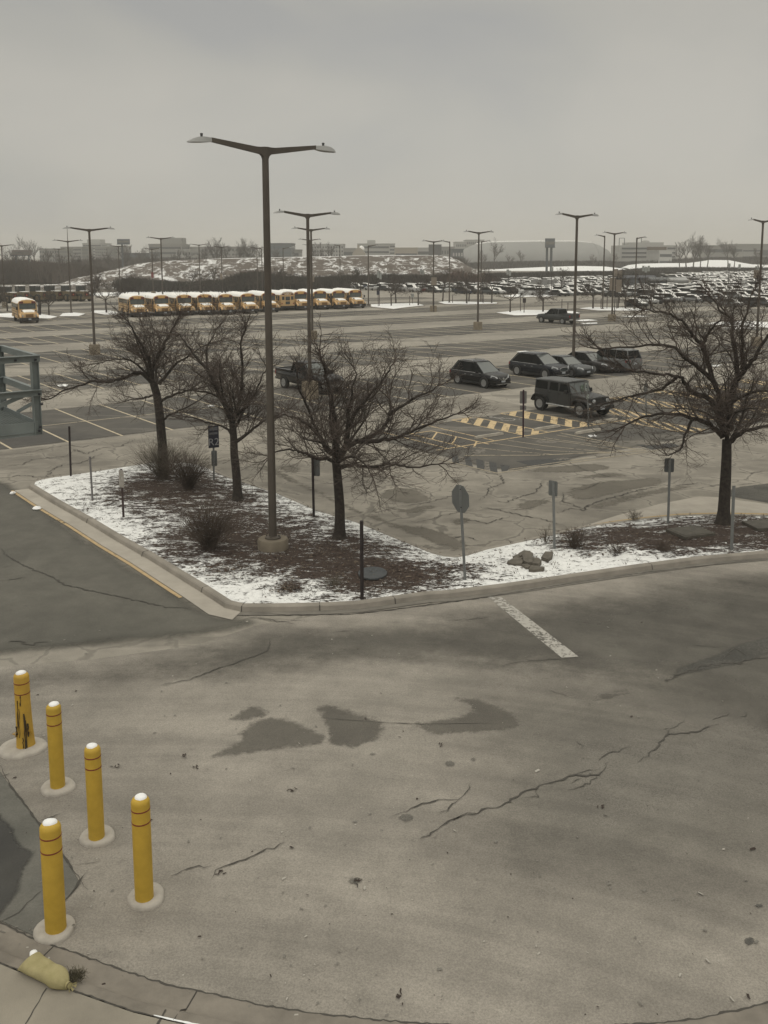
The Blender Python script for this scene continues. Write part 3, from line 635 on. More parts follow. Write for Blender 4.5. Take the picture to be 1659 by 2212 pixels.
for k in range(480):
    g = G(rg.uniform(-20, 1680), rg.uniform(1340, 2200)); s_ = abs(rg.gauss(0, .006)) + .004; a = rg.uniform(0, 3)
    M = Matrix.Translation((g.x, g.y, .024)) @ Matrix.Rotation(a, 4, 'Z'); e_l = rg.uniform(1, 3)
    mb.add([(-s_*e_l, -s_, 0), (s_*e_l, -s_*.8, 0), (s_*e_l*.8, s_, s_*.6), (-s_*e_l*.7, s_*.8, s_*.5)], [(0, 1, 2, 3)], rg.choice((0, 1, 1, 2)), M)
for x, y in ((400, 1635), (633, 1710), (954, 1612), (423, 1659), (252, 1657), (770, 1905), (862, 2150), (475, 1888), (1300, 1746)):
    g = G(x, y)
    for k in range(5):
        M = Matrix.Translation((g.x + rg.gauss(0, .03), g.y + rg.gauss(0, .03), .026)) @ Matrix.Rotation(rg.uniform(0, 3), 4, 'Z') @ Matrix.Rotation(rg.uniform(-.5, .5), 4, 'X')
        mb.add([(-.03, -.008, 0), (.027, -.01, .007), (.032, .008, .008), (-.02, .012, .003)], [(0, 1, 2, 3)], 0, M)
o = mb.build('road_grit', [mat('litter_dark', (0.03, 0.02, 0.015)), mat('grit_grey', (.16, .15, .13)), mat('grit_pale', (.34, .32, .28))], fixn=False)
tag(o, 'scattered grit, gravel and dead leaf bits on the near pavement', 'grit', kind='stuff')

# ================================================================== NEAR KERB AND PAVEMENT (bottom left)
Apx = [(-200, 1930), (0, 1996), (30, 2014), (65, 2029), (115, 2049), (170, 2066), (230, 2089), (290, 2109), (350, 2129), (425, 2146), (500, 2161), (576, 2179), (700, 2196), (830, 2210), (1000, 2222), (1250, 2226), (1455, 2213), (1520, 2203), (1600, 2186), (1659, 2172), (1900, 2110)]
Cpx = [(x - 4 + 0*i, y + 26 + 4*math.sin(i)) for i, (x, y) in enumerate(Apx)]
def shift(px, d):   # metres towards the pavement
    P_ = [G(x, y) for x, y in px]; res = []
    for i, p in enumerate(P_):
        t = (P_[min(i+1, len(P_)-1)] - P_[max(i-1, 0)]).normalized(); nn = Vector((t.y, -t.x, 0)); res.append(p + nn*d)
    return res
side_m = mat('pavement_concrete', (0.235, 0.212, 0.172), 0.9, var=0.14, vscale=1.3, bump=0.2, bscale=50, detail=8)
kerb_m = mat('kerb_concrete', (0.185, 0.165, 0.138), 0.9, var=0.25, vscale=2.2, bump=0.4, bscale=18, detail=8)
prof = [(0.0, 0.026), (0.28, 0.022), (0.36, 0.05), (0.42, 0.12), (0.46, 0.14), (0.60, 0.15)]
mb = MB(); rws = [[(p.x, p.y, z) for p in shift(Apx, d)] for d, z in prof]; n = len(Apx)
mb.add([p for r_ in rws for p in r_], [(i*n+j, (i+1)*n+j, (i+1)*n+j+1, i*n+j+1) for i in range(len(prof)-1) for j in range(n-1)])
o = mb.build('kerb', kerb_m, smooth=30); o['kind'] = 'structure'
pv = shift(Apx, 0.625)
sheet('pavement', [(p.x, p.y) for p in pv] + [(12, 3), (-12, 3)], side_m, 0.15, edge=False)
mb = MB()
kz = 0.1535
def jcrack(P_, wd, z, jit=0.008):
    q = []; ws = []
    for i in range(len(P_)-1):
        m_ = max(2, int((P_[i+1]-P_[i]).length/0.06))
        for j in range(m_): q.append(P_[i].lerp(P_[i+1], j/m_))
    q = [(p.x + rndc.uniform(-jit, jit), p.y + rndc.uniform(-jit, jit)) for p in q]; ws = [wd*rndc.uniform(0.5, 1.3) for _ in q]
    ribbon(mb, q, ws, z)
jcrack([G(x, y, .15) for x, y in [(100, 2136), (55, 2212), (20, 2280)]], 0.018, kz); jcrack([G(x, y, .15) for x, y in [(359, 2181), (335, 2225)]], 0.03, kz)
jcrack(shift(Apx, 0.612), 0.022, kz, 0.010); jcrack(shift(Apx, -0.01), 0.028, 0.0275, 0.014)
ks = shift(Apx, 0.0)
for i in (4, 9):
    p = shift(Apx, 0)[i]; q = shift(Apx, 0.6)[i]; nn = (q-p).normalized()
    mb.tube([tuple(p + Vector((0, 0, .027))), tuple(p + nn*.28 + Vector((0, 0, .023))), tuple(p + nn*.41 + Vector((0, 0, .12))), tuple(p + nn*.6 + Vector((0, 0, .151)))], 0.01, 4)
o = mb.build('pavement_joints', crk_m); o['kind'] = 'structure'
mb = MB(); P_ = [p for p in shift(Apx, 0.60)]
seg = P_[8:12]; q = []
for i in range(len(seg)-1):
    for j in range(12): q.append(seg[i].lerp(seg[i+1], j/12))
ribbon(mb, q[6:30], [0.03*math.sin(PI*(i+.5)/24)**.4*rl.uniform(.7, 1.1) for i in range(24)], 0.1575)
o = mb.build('snow_line', mat('thin_snow', (0.75, 0.76, 0.76))); o['kind'] = 'structure'

# ================================================================== BOLLARDS
yb_m = mat('yellow_sleeve', (0.40, 0.262, 0.034), 0.6, vscale=5, col2=(0.50, 0.325, 0.045), spec=0.3, bump=0.1, bscale=40, detail=8)
yb_dirty = mat('yellow_sleeve_dirty', (0.42, 0.26, 0.04), 0.65, vscale=6, col2=(0.50, 0.31, 0.04), bump=0.2, bscale=20)
red_tape = mat('red_tape', (0.16, 0.02, 0.015), 0.6)
snow_m = mat('snow', (0.80, 0.80, 0.79), 0.85, var=0.06, vscale=8, bump=0.3, bscale=12)
collar_m = mat('collar_concrete', (0.37, 0.34, 0.295), 0.9, var=0.15, vscale=5, bump=0.3, bscale=40)
collar_dark = mat('collar_damp', (0.13, 0.12, 0.10), 0.9, var=0.15, vscale=5)
grime = mat('black_grime', (0.05, 0.035, 0.015), 0.8)
def bollard(px, ytop, wpx, label, collar, seed, damaged=False, hole=0):
    g = G(px[0], px[1], 0.06); h = AT(px[0], ytop, g.y).z - 0.0; r = wpx/2/FPX*(g - Vector((0, 0, CAMH))).length*0.97
    e_ = empty('bollard', (g.x, g.y, 0)); tag(e_, label, 'bollard', 'yellow bollards in a row beside the kerb')
    n = 28; mb = MB(); rd = random.Random(seed)
    cap = [(r*math.cos(a)**.7, h - r*0.85 + r*0.66*math.sin(a)) for a in np.linspace(0, 1.38, 7)]
    if not damaged:
        prof_ = [(r*1.0, 0.03), (r, 0.3), (r, h - r*0.85)] + cap[1:]
        mb.lathe(prof_, n)
        e1 = mb.build('sleeve', yb_m, e_, smooth=50)
    else:
        prof_ = [(r*1.25, 0.05), (r*1.2, 0.12), (r*1.1, 0.35), (r*1.05, 0.6), (r, 0.9), (r, h - r*0.85)] + cap[1:]
        mb.lathe(prof_, n)
        for i, (x, y, z) in enumerate(mb.v):
            if z < 0.7:
                a = math.atan2(y, x); k = 1 + 0.12*math.sin(3*a + 1)*(0.7 - z)
                mb.v[i] = (x*k, y*k, z)
        e1 = mb.build('sleeve', yb_dirty, e_, smooth=50)
        mg = MB()
        for a0, z0, z1, w_ in ((-1.95, 0.35, 1.0, .010), (-1.75, 0.3, 0.85, .008), (-1.15, 0.08, 0.75, .016), (-1.02, 0.05, 0.62, .010), (-2.2, 0.30, 0.5, .014), (-0.8, 0.3, 0.55, .016), (-1.4, .1, .3, .01), (-1.5, .9, 1.1, .012)):
            pts = []
            for k in range(8):
                z = z0 + (z1 - z0)*k/7; rr = r*(1.0 + 0.25*max(0, (0.9 - z))/0.9) + 0.006; a = a0 + rd.uniform(-.05, .05); kk = 1 + (0.12*math.sin(3*a + 1)*(0.7 - z) if z < .7 else 0)
                pts.append((rr*kk*math.cos(a), rr*kk*math.sin(a), z))
            mg.tube(pts, [w_*rd.uniform(.4, 1.2) for _ in pts], 5)
        mg.build('scuff', grime, e_)
        mt = MB()
        for a0 in (-2.5, -2.1, -0.5, -0.75, -1.2):
            mt = MB()
            for k in range(3):
                rr = r*1.22; z = 0.36 + rd.uniform(-.05, .12); a = a0 + rd.uniform(-.15, .15); q = Vector((math.cos(a), math.sin(a), 0)); t_ = Vector((-q.y, q.x, 0))
                p = q*rr + Vector((0, 0, z)); mt.add([p - t_*.04, p + t_*.04, p + q*.06 + Vector((0, 0, .03)) + t_*rd.uniform(-.03, .03)], [(0, 1, 2)])
            mt.build('torn_edge', yb_dirty, e_)
    for zz in (h - r*1.55, h - r*3.0):
        MB().lathe([(r + 0.002, zz - 0.009), (r + 0.004, zz), (r + 0.002, zz + 0.009)], n).build('stripe', red_tape, e_)
    mb = MB(); pr = [(r*0.70, h - r*0.40), (r*0.64, h - r*0.16), (r*0.42, h - r*.05), (0.01, h)]
    mb.lathe(pr, 14)
    for i, (x, y, z) in enumerate(mb.v):
        k = 1 + 0.22*mnoise.noise(Vector((x*9 + seed, y*9, z*4))); mb.v[i] = (x*k, y*k, z)
    mb.build('snow_cap', snow_m, e_, smooth=70)
    cx, cy, rx, ry = collar; gc = G(cx, cy, 0.0); ax = rx/FPX*gc.length; gn = G(cx, cy + ry); gf = G(cx, cy - ry); ay = (gf - gn).length/2
    mb = MB(); k = 30; off = Vector((gc.x - g.x, gc.y - g.y, 0)); rings_ = []
    for s_, z in ((1.0, 0.0), (0.99, 0.035), (0.93, 0.065), (0.7, 0.085), (0.35, 0.09)):
        rings_.append([(off.x*(s_ if s_ > .5 else .3) + ax*s_*math.cos(a)*(1 + .05*math.sin(2*a + seed) + .03*math.sin(5*a + seed)), off.y*(s_ if s_ > .5 else .3) + ay*s_*math.sin(a)*(1 + .05*math.sin(3*a + seed)), z) for a in np.linspace(0, 2*PI, k + 1)[:-1]])
    mb.loft(rings_); mb.build('concrete_collar', collar_m, e_, smooth=60)
    if hole:
        mb = MB(); pts = [(off.x*.6 + ax*.98*math.cos(a)*rr_, off.y*.6 + ay*.9*math.sin(a)*rr_, 0.0935 - .03*(rr_ > .8)) for a, rr_ in [(a_, 0.88 + .08*math.sin(7*a_)) for a_ in np.linspace(hole[0], hole[1], 9)] + [(a_, 0.3) for a_ in np.linspace(hole[1], hole[0], 5)]]
        mb.add(pts, [tuple(range(len(pts)))]); mb.build('damp_hollow', collar_dark, e_)
    return e_
bollard((55, 1611), 1449, 29, 'damaged yellow bollard with torn scuffed sleeve on an oval concrete collar, farthest of the five', (49, 1618, 49, 22), 1, True)
bollard((125, 1700), 1517, 28, 'yellow bollard with snow cap, second from the far end of the diagonal row', (126, 1703, 36, 19), 2, hole=(1.6, 2.9))
bollard((209, 1810), 1607, 30.5, 'yellow bollard with a faint scratch, middle of the diagonal row', (211, 1810, 39, 22), 3, hole=(1.9, 3.6))
bollard((312, 1941), 1717, 35, 'yellow bollard standing farthest right and farthest out on the asphalt, snow cap on top', (316, 1941, 43, 28), 4, hole=(2.2, 3.5))
bollard((121, 2008), 1771, 38, 'yellow bollard nearest the kerb, right above the sandbag', (117, 2012, 46, 30), 5, hole=(0.2, 1.1))

# ================================================================== SANDBAG AND WEEDS
bag_m = mat('sandbag_cloth', (0.27, 0.235, 0.11), 0.9, vscale=7, col2=(0.36, 0.315, 0.165), bump=0.5, bscale=90)
b0, b1 = G(58, 2078, 0.22), G(146, 2130, 0.2)
dv = (b1 - b0); L = dv.length; dz = dv.normalized(); nz_ = Vector((-dz.y, dz.x, 0))
e_ = empty('sandbag', (b0.x, b0.y, 0.155), heading(dv)); tag(e_, 'full olive tan sandbag tied at one end, lying on the pavement by the kerb', 'sandbag')
secs = []; K = 26
for i in range(K + 1):
    u = i/K; x = u*L*1.04 - 0.03
    if u < 0.12: wy, hz = 0.135 - .015*(1-u/.12), 0.05 + 0.12*(u/0.12)**.6
    elif u < 0.8: wy, hz = 0.130 + .008*math.sin(u*9), 0.17 + .012*math.sin(u*12)
    else: q = (u - .8)/.2; wy, hz = 0.130*(1 - q**1.6*.8), 0.17*(1 - q**1.8*.62)
    sec = []
    for j in range(20):
        a = 2*PI*j/20; c_, s_ = math.cos(a), math.sin(a); pw = 0.75
        yy = wy*math.copysign(abs(c_)**pw, c_); zz = hz/2*math.copysign(abs(s_)**pw, s_)
        nn = mnoise.noise(Vector((x*7, yy*9, zz*9)))*0.016 + (math.sin(a*9)*.01*max(0, (u - .78)/.22))
        sec.append((x, yy*(1 + nn*4), hz/2 + zz + (nn if s_ > -.3 else 0)))
    secs.append(sec)
MB().loft(secs).build('bag', bag_m, e_, smooth=80)
mb = MB(); mb.tube([(L*1.0, 0, .06), (L*1.05, 0, .065), (L*1.07, 0, .07)], [.045, .03, .035], 10)
for k in range(7):
    a = k*0.9; mb.add([(L*1.06, 0.02*math.cos(a), .07), (L*1.13, 0.07*math.cos(a), .07 + .05*math.sin(a)), (L*1.12, 0.07*math.cos(a + .6), .07 + .05*math.sin(a + .6))], [(0, 1, 2)])
mb.build('tied_neck', bag_m, e_)
MB().tube([(L*1.035, 0.034*math.cos(a), .066 + .034*math.sin(a)) for a in np.linspace(0, 2*PI, 12)], .006, 5).build('tie', mat('tie_cord', (0.10, 0.08, 0.04)), e_)
mb = MB(); mb.lathe([(0.05, 0), (0.045, .03), (0.01, .045)], 10, c=(0.02, 0.09, 0.12)); mb.build('snow_patch', snow_m, e_, smooth=60)
weed_m = mat('dry_weed', (0.06, 0.052, 0.03), 0.9, var=.3, vscale=9)
rw = random.Random(8); mb = MB(); g0 = G(163, 2112, 0.16)
for k in range(170):
    a = rw.uniform(0, 2*PI); q = Vector((math.cos(a), math.sin(a), 0)); s0 = Vector((rw.gauss(0, .05), rw.gauss(0, .035), 0)); Lw = rw.uniform(.04, .13)
    mb.tube([s0, s0 + q*Lw*.5 + Vector((0, 0, Lw*rw.uniform(.3, .9))), s0 + q*Lw + Vector((0, 0, Lw*rw.uniform(.2, .9)))], [.004, .003, .001], 3, caps=False)
o = mb.build('dry_weed', weed_m, fixn=False); o.location = g0; tag(o, 'small clump of dark dry weeds at the tied end of the sandbag', 'weed')

# ================================================================== LAMPS
pole_m = mat('bronze_pole', (0.078, 0.066, 0.054), 0.55, var=0.18, vscale=1.2, spec=0.3)
lum_m = mat('luminaire_grey', (0.34, 0.34, 0.33), 0.5, var=.06); cell_m = mat('photocell_dark', (0.05, 0.05, 0.05), 0.5)
ped_m = mat('pedestal_concrete', (0.22, 0.185, 0.135), 0.9, var=0.18, vscale=2, bump=0.2)
ped_round = mat('pedestal_round', (0.16, 0.135, 0.10), 0.9, var=0.2, vscale=2.5, bump=0.3)
def lamp(base, ytop, label, arms='both', ped='square', det=True, zb=0.0, h=None, pedh=0.9, group='twin arm lamp posts standing across the car park'):
    g = G(*base, zb) if not isinstance(base, Vector) else base
    if h is None: h = AT(base[0], ytop, g.y).z - zb
    e_ = empty('lamp_post', (g.x, g.y, zb), heading(RV)); tag(e_, label, 'lamp post', group)
    n = 12 if det else 8
    z0 = 0.0
    if ped == 'square':
        MB().box((0, 0, pedh/2), (0.75, 0.75, pedh)).box((0, 0, pedh + .015), (0.68, .68, .03)).build('pedestal', ped_m, e_); z0 = pedh
    elif ped == 'round':
        MB().lathe([(0.46, -.1), (0.46, .30), (0.43, .34), (0.2, .345)], 24).build('pedestal', ped_round, e_, smooth=40); z0 = .34
        MB().lathe([(0.24, .34), (0.24, .385), (0.13, .42)], 4 if not det else 16).build('base_plate', pole_m, e_, smooth=40)
        for a in (0.8, 2.4, 3.9, 5.5): MB().tube([(.19*math.cos(a), .19*math.sin(a), .34), (.19*math.cos(a), .19*math.sin(a), .45)], .018, 6).build('anchor_bolt', pole_m, e_)
    else:
        MB().lathe([(0.3, -.05), (0.28, .12), (0.14, .3)], 10).build('base_cover', pole_m, e_, smooth=40); z0 = .1
    MB().tube([(0, 0, z0), (0, 0, h - 0.35), (0, 0, h + .02)], [0.122, 0.095, 0.092], n).build('pole', pole_m, e_, smooth=50)
    sides = {'both': (-1, 1), 'left': (-1,), 'right': (1,)}[arms]
    for s_ in sides:
        mb = MB(); La = 1.68; rise = 0.15
        secs = []
        for x, zt, zb_, hw in ((0.0, .06, -.30, .075), (0.06, .06, -.30, .075), (0.10, .055, -.20, .07), (.17, .05, -.145, .06), (.30, .05, -.125, .055), (La, rise + .055, rise - .06, .05)):
            secs.append([(s_*x, -hw, h + zb_), (s_*x, hw, h + zb_), (s_*x, hw, h + zt), (s_*x, -hw, h + zt)])
        mb.loft(secs); mb.build('arm', pole_m, e_)
        zl = h + rise; mb = MB(); secs = []
        for x, zt, zb_, hw in ((La, .05, -.06, .06), (La + .11, .05, -.075, .11), (La + .27, .055, -.09, .17), (La + .45, .03, -.10, .18), (La + .6, -.03, -.105, .15), (La + .69, -.085, -.11, .06)):
            secs.append([(s_*x, -hw, zl + zb_), (s_*x, hw, zl + zb_), (s_*x, hw*.8, zl + zt), (s_*x, -hw*.8, zl + zt)])
        lo = mb.loft(secs).build('luminaire', lum_m, e_, smooth=40)
        MB().lathe([(.035, 0), (.035, .06), (.042, .062), (.04, .10), (.0, .105)], 8, c=(s_*(La + .28), 0, zl + .05)).build('photocell', cell_m, lo)
    return e_, g, h
lampA = lamp((590, 1186), 322, 'tallest nearest bronze lamp post on a round concrete base in the snowy island', ped='round', zb=0.2)
lamp((670, 862), 464, 'twin arm lamp post with square tan pedestal beside the dark pickup behind the trees', pedh=1.1)
lamp((675, 733), 496, 'twin arm lamp post right behind the one beside the pickup, on a pale pedestal')
lamp((671, 659), 518.5, 'third twin arm lamp post of the line going away behind the bus row', det=False)
lamp((669, 617), 529.5, 'farthest twin arm lamp post of the line seen through the middle', ped='none', det=False)
lamp((205, 766), 496, 'twin arm lamp post on a square pedestal left of the nearest bare trees')
lamp((154, 677), 521, 'twin arm lamp post with a thin antenna, left of the parked bus row', ped='none', det=False)
lamp((131, 618), 538, 'small far twin arm lamp post above the parked loaders', ped='none', det=False)
lamp((11, 664), 530.5, 'twin arm lamp post on tan pedestal at the left edge behind the lone school bus', det=False)
lamp((353, 678), 515, 'twin arm lamp post rising behind the third school bus', ped='none', det=False)
lamp((331.6, 638), 538, 'far twin arm lamp post with red banner in front of the mound, left part', det=False)
lamp((260, 641), 532, 'far twin arm lamp post under the oval billboard', ped='none', det=False)
lamp((433, 641), 529, 'far twin arm lamp post at the mound behind the fourth bus', ped='none', det=False)
lamp((480.6, 639), 533.5, 'far twin arm lamp post with small sign behind the fifth bus', ped='none', det=False)
lamp((557, 636), 536, 'far twin arm lamp post just left of the tallest pole', ped='none', det=False)
lamp((567, 633), 537, 'far single arm lamp post hidden close beside the tallest pole', arms='left', ped='none', det=False)
lamp((613, 633), 536, 'far single arm lamp post just right of the tallest pole', arms='right', ped='none', det=False)
lamp((735, 629.6), 530.5, 'far single arm lamp post behind the second last bus', arms='left', ped='none', det=False)
lamp((796, 659.5), 531, 'single arm lamp post at the end of the bus row on the snowy strip', arms='right', ped='none', det=False)
lamp((936, 673), 522, 'twin arm lamp post on small square pedestal right of the bus row', det=False)
lamp((970.6, 655), 522.5, 'single arm lamp post reaching left beyond the small pedestal lamp', arms='left', ped='none', det=False)
lamp((1032, 712), 502.5, 'twin arm lamp post on a square pedestal in the empty middle bays')
lamp((1038.7, 653), 522, 'single arm lamp post reaching right behind the middle pedestal lamp', arms='right', ped='none', det=False)
lamp((1238, 800), 467, 'tall twin arm lamp post rising behind the row of parked cars')
lamp((1301.5, 669), 510, 'single arm lamp post reaching left in front of the packed lot', arms='left', ped='none', det=False)
lamp((1321.7, 694), 504.5, 'twin arm lamp post on square pedestal right of the black pickup', det=False)
lamp((1370.6, 669), 514, 'single arm lamp post reaching right beside the dark snow topped sedan', arms='right', ped='none', det=False)
lamp((1634, 748), 478, 'twin arm lamp post at the right edge behind the big bare tree')
# antenna on the lamp with the antenna
g = G(154, 677); MB().tube([(0, 0, 0), (0, 0, 2.0)], [.05, .03], 6).build('antenna', pole_m, [o for o in C.objects if o.get('label', '').find('thin antenna') > 0][0]).location = (0, 0, AT(154, 521, g.y).z)

# ================================================================== SIGN POSTS
post_grey = mat('galvanised_post', (0.15, 0.155, 0.15), 0.6, var=.15, vscale=4, spec=0.3); post_dark = mat('dark_post', (0.022, 0.016, 0.016), 0.7, var=.3, vscale=5)
post_brown = mat('brown_post', (0.045, 0.03, 0.028), 0.8, var=.3, vscale=5)
sign_back = mat('sign_back_grey', (0.125, 0.13, 0.125), 0.55, var=.1, vscale=3, spec=0.3); sign_white = mat('sign_white', (0.36, 0.36, 0.34), 0.6, var=.06, vscale=4)
sign_blue = mat('sign_blue', (0.018, 0.020, 0.034), 0.6); sign_purple = mat('purple_post', (0.03, 0.012, 0.02), 0.6)
def post(base, top, m, label, name='sign_post', wd=0.06, zb=0.2, cat='post', group=None, kind='u', lean=True):
    g = G(*base, zb); t = AT(top[0], top[1], g.y); e_ = empty(name, g); tag(e_, label, cat, group)
    h = t.z - zb; dx = t.x - g.x
    mb = MB()
    if kind == 'u':
        pr = [(-wd/2, -wd*.3), (-wd/2, wd*.1), (-wd*.28, wd*.1), (-wd*.22, -wd*.18), (wd*.22, -wd*.18), (wd*.28, wd*.1), (wd/2, wd*.1), (wd/2, -wd*.3)]
        mb.loft([[(x, y, -.1) for x, y in pr], [(x + dx, y, h) for x, y in pr]])
    else: mb.tube([(0, 0, -.1), (dx, 0, h)], wd/2, 8)
    mb.build('post', m, e_, smooth=40)
    return e_, g, h, dx
def plate(e_, c, w_, h_, m, rz=0.0, ry=0.0, name='sign_panel', poly=None, rad=0.04, th=0.006):
    if poly is None:
        poly = []
        for sx, sy, a0 in ((1, 1, 0), (-1, 1, PI/2), (-1, -1, PI), (1, -1, 1.5*PI)):
            for k in range(4): a = a0 + PI/2*k/3; poly.append((sx*(w_/2 - rad) + rad*math.cos(a), sy*(h_/2 - rad) + rad*math.sin(a)))
    M = Matrix.Translation(c) @ Matrix.Rotation(rz, 4, 'Z') @ Matrix.Rotation(ry, 4, 'Y') @ Matrix.Rotation(PI/2, 4, 'X')
    return MB().prism(poly, -th/2, th/2, M=M).build(name, m, e_)
# plain posts
post((153, 1027), (149.5, 921), post_dark, 'tall black metal post at the far left corner of the snowy island', wd=.085, kind='r', name='metal_post')
post((200, 1081), (194, 986), mat('rusty_grey_post', (0.13, 0.125, 0.125), 0.6, vscale=9, col2=(0.2, 0.19, 0.185)), 'slim grey post leaning left in clean snow', wd=.075, kind='r', name='metal_post')
post((782, 1291), (781, 1125), post_dark, 'black metal post at the front kerb of the island near the manhole cover', wd=.095, kind='r', name='metal_post')
post((1580, 1186), (1585, 1049), post_grey, 'grey post without sign right of the big tree trunk', wd=.085, kind='u', name='metal_post')
# small white sign
e_, g, h, dx = post((267, 1117), (262, 1013), post_brown, 'brown post with a small pale weathered sign in the snow', wd=.07, cat='sign')
plate(e_, (dx*.86, -.035, h - .33), .22, .60, mat('sign_pale_worn', (0.26, 0.235, 0.20), .8, vscale=9, col2=(.36, .345, .32)), rz=-.5)
# blue section sign with the letter and number
e_, g, h, dx = post((462, 1037), (461, 920), post_grey, 'blue lot section sign reading R2 on a grey post behind the bushes', wd=.07, cat='sign')
p_ = plate(e_, (dx, -.04, h - .42), .42, .88, sign_blue, rz=.45, rad=.01)
MR = Matrix.Translation((dx, -.04, h - .42)) @ Matrix.Rotation(.45, 4, 'Z')
mb = MB()
for z, hh in ((.31, .12), (.13, .08)): mb.box((0, -.007, z), (.33, .004, hh), M=MR)
mb.build('text_panel', mat('sign_grey_print', (0.15, 0.155, 0.16), .7, vscale=30, col2=(.09, .095, .11)), p_)
cu_ = bpy.data.curves.new('lot_code', 'FONT'); cu_.body = 'R2'; cu_.size = .40; cu_.extrude = .003; cu_.align_x = 'CENTER'; cu_.align_y = 'CENTER'
to = bpy.data.objects.new('lot_code_tmp', cu_); dg = bpy.context.evaluated_depsgraph_get(); C.objects.link(to); bpy.context.view_layer.update()
me = bpy.data.meshes.new_from_object(to.evaluated_get(bpy.context.evaluated_depsgraph_get())); bpy.data.objects.remove(to)
me.materials.clear(); me.materials.append(mat('sign_letters', (0.26, 0.26, 0.27), .7)); me.transform(MR @ Matrix.Translation((0, -.008, -.22)) @ Matrix.Rotation(PI/2, 4, 'X'))
o = bpy.data.objects.new('lettering', me); C.objects.link(o); o.parent = p_
plate(e_, (dx*.8, .03, h - 1.3), .22, .62, sign_back, rz=.2)
# dark post with sign behind
e_, g, h, dx = post((678, 1117), (675, 990), post_dark, 'black post with a grey sign back, left of the middle tree trunk', wd=.085, cat='sign', kind='r')
plate(e_, (dx + .10, .05, h - .33), .30, .58, sign_back, rz=-.3)
# stop sign seen from behind
e_, g, h, dx = post((1005, 1252), (993.5, 1047), post_grey, 'octagonal stop sign seen from behind on a leaning galvanised post', wd=.075, name='stop_sign', cat='stop sign')
oc = [(.40*math.cos(PI/8 + k*PI/4), .40*math.sin(PI/8 + k*PI/4)) for k in range(8)]
plate(e_, (dx*.88, .03, h - .40), 0, 0, sign_back, rz=-.98, ry=-.07, poly=oc, name='octagon_panel')
MB().box((dx*.95, -.02, h - .12), (.03, .03, .03)).box((dx*.8, -.02, h - .62), (.03, .03, .03)).build('bolt', post_dark, e_)
e_, g, h, dx = post((1198, 1187), (1195, 1040), post_grey, 'grey sign back on a grey post beside the broken stones', wd=.075, cat='sign')
plate(e_, (dx*.9, .04, h - .22), .31, .46, sign_back, rz=-.75)
e_, g, h, dx = post((1443, 1130), (1447, 992), post_grey, 'grey sign back on a post by the concrete apron, left of the big tree', wd=.075, cat='sign')
plate(e_, (dx, .04, h - .21), .31, .46, mat('sign_back_dark', (.085, .09, .09), .6), rz=-.1)
# accessible bay signs
e_, g, h, dx = post((1130, 944), (1131, 842), sign_purple, 'purple post with pale sign seen from behind between two accessible bays', wd=.085, zb=0.02, cat='sign', kind='r')
plate(e_, (dx, .05, h - .38), .34, .62, mat('sign_dull', (.16, .155, .145), .7)); plate(e_, (dx, .05, h - .9), .32, .22, mat('sign_dull', (.16, .155, .145), .7))
e_, g, h, dx = post((1272, 925), (1268, 822), post_grey, 'accessible parking sign on a grey post in front of the grey off-road car', wd=.075, zb=0.02, cat='sign')
p_ = plate(e_, (dx - .03, -.04, h - .33), .36, .62, sign_back, rz=.7)
mb = MB(); MR = Matrix.Translation((dx - .03, -.04, h - .33)) @ Matrix.Rotation(.7, 4, 'Z')
mb.box((0.02, -.006, .0), (.27, .004, .42), M=MR); mb.build('white_face', mat('sign_greenish_white', (.30, .33, .30), .6), p_)
mb = MB(); mb.box((0.02, -.010, .03), (.15, .004, .18), M=MR); mb.build('symbol_panel', mat('symbol_dark', (.03, .04, .05), .6), p_)
mb = MB(); mb.box((0.02, -.013, .05), (.03, .002, .09), M=MR); mb.box((0.035, -.013, 0.005), (.06, .002, .02), M=MR); mb.build('wheelchair_symbol', sign_white, p_)
plate(e_, (dx*.7, -.04, h - .82), .26, .22, mat('sign_greenish_white', (.30, .33, .30), .6), rz=.7)
e_, g, h, dx = post((1396, 897), (1395, 826), post_grey, 'grey sign on a post among the hatched bays behind the tree branches', wd=.075, zb=0.02, cat='sign')
plate(e_, (dx, -.04, h - .3), .3, .46, sign_back, rz=.5)
post((1520, 818), (1520, 758), post_grey, 'small bare post farther back between the hatched bays at right', wd=.075, zb=0.02, cat='post', name='metal_post')

# wheel stops
ws_m = mat('wheel_stop_concrete', (0.34, 0.31, 0.26), .9, var=.2, vscale=4, bump=.4, bscale=25)
for i, (x, y, lb) in enumerate(((1057, 943, 'left of the purple post'), (1182, 926, 'right of the purple post'), (1270, 934, 'at the foot of the accessible sign post'), (1308, 911, 'under the nose of the grey off-road car'), (1497, 872, 'far right behind the branches'))):
    g = G(x, y, 0.02); mb = MB(); s_ = 0.9
    L_ = 0.92 if i < 4 else 0.8
    secs = []
    for k in range(9):
        xx = -L_ + 2*L_*k/8; e1 = 1 if 0 < k < 8 else .8; secs.append([(xx, -.085*e1, 0), (xx, .085*e1, 0), (xx, .055*e1, .13*e1 + .006*math.sin(k*3 + i)), (xx, -.055*e1, .13*e1 + .006*math.sin(k*2 + i))])
    o = mb.loft(secs).build('wheel_stop', ws_m); o.location = g; o.rotation_euler = (0, 0, heading(RV)); tag(o, 'concrete wheel stop in the accessible bays, ' + lb, 'wheel stop', 'concrete wheel stops')

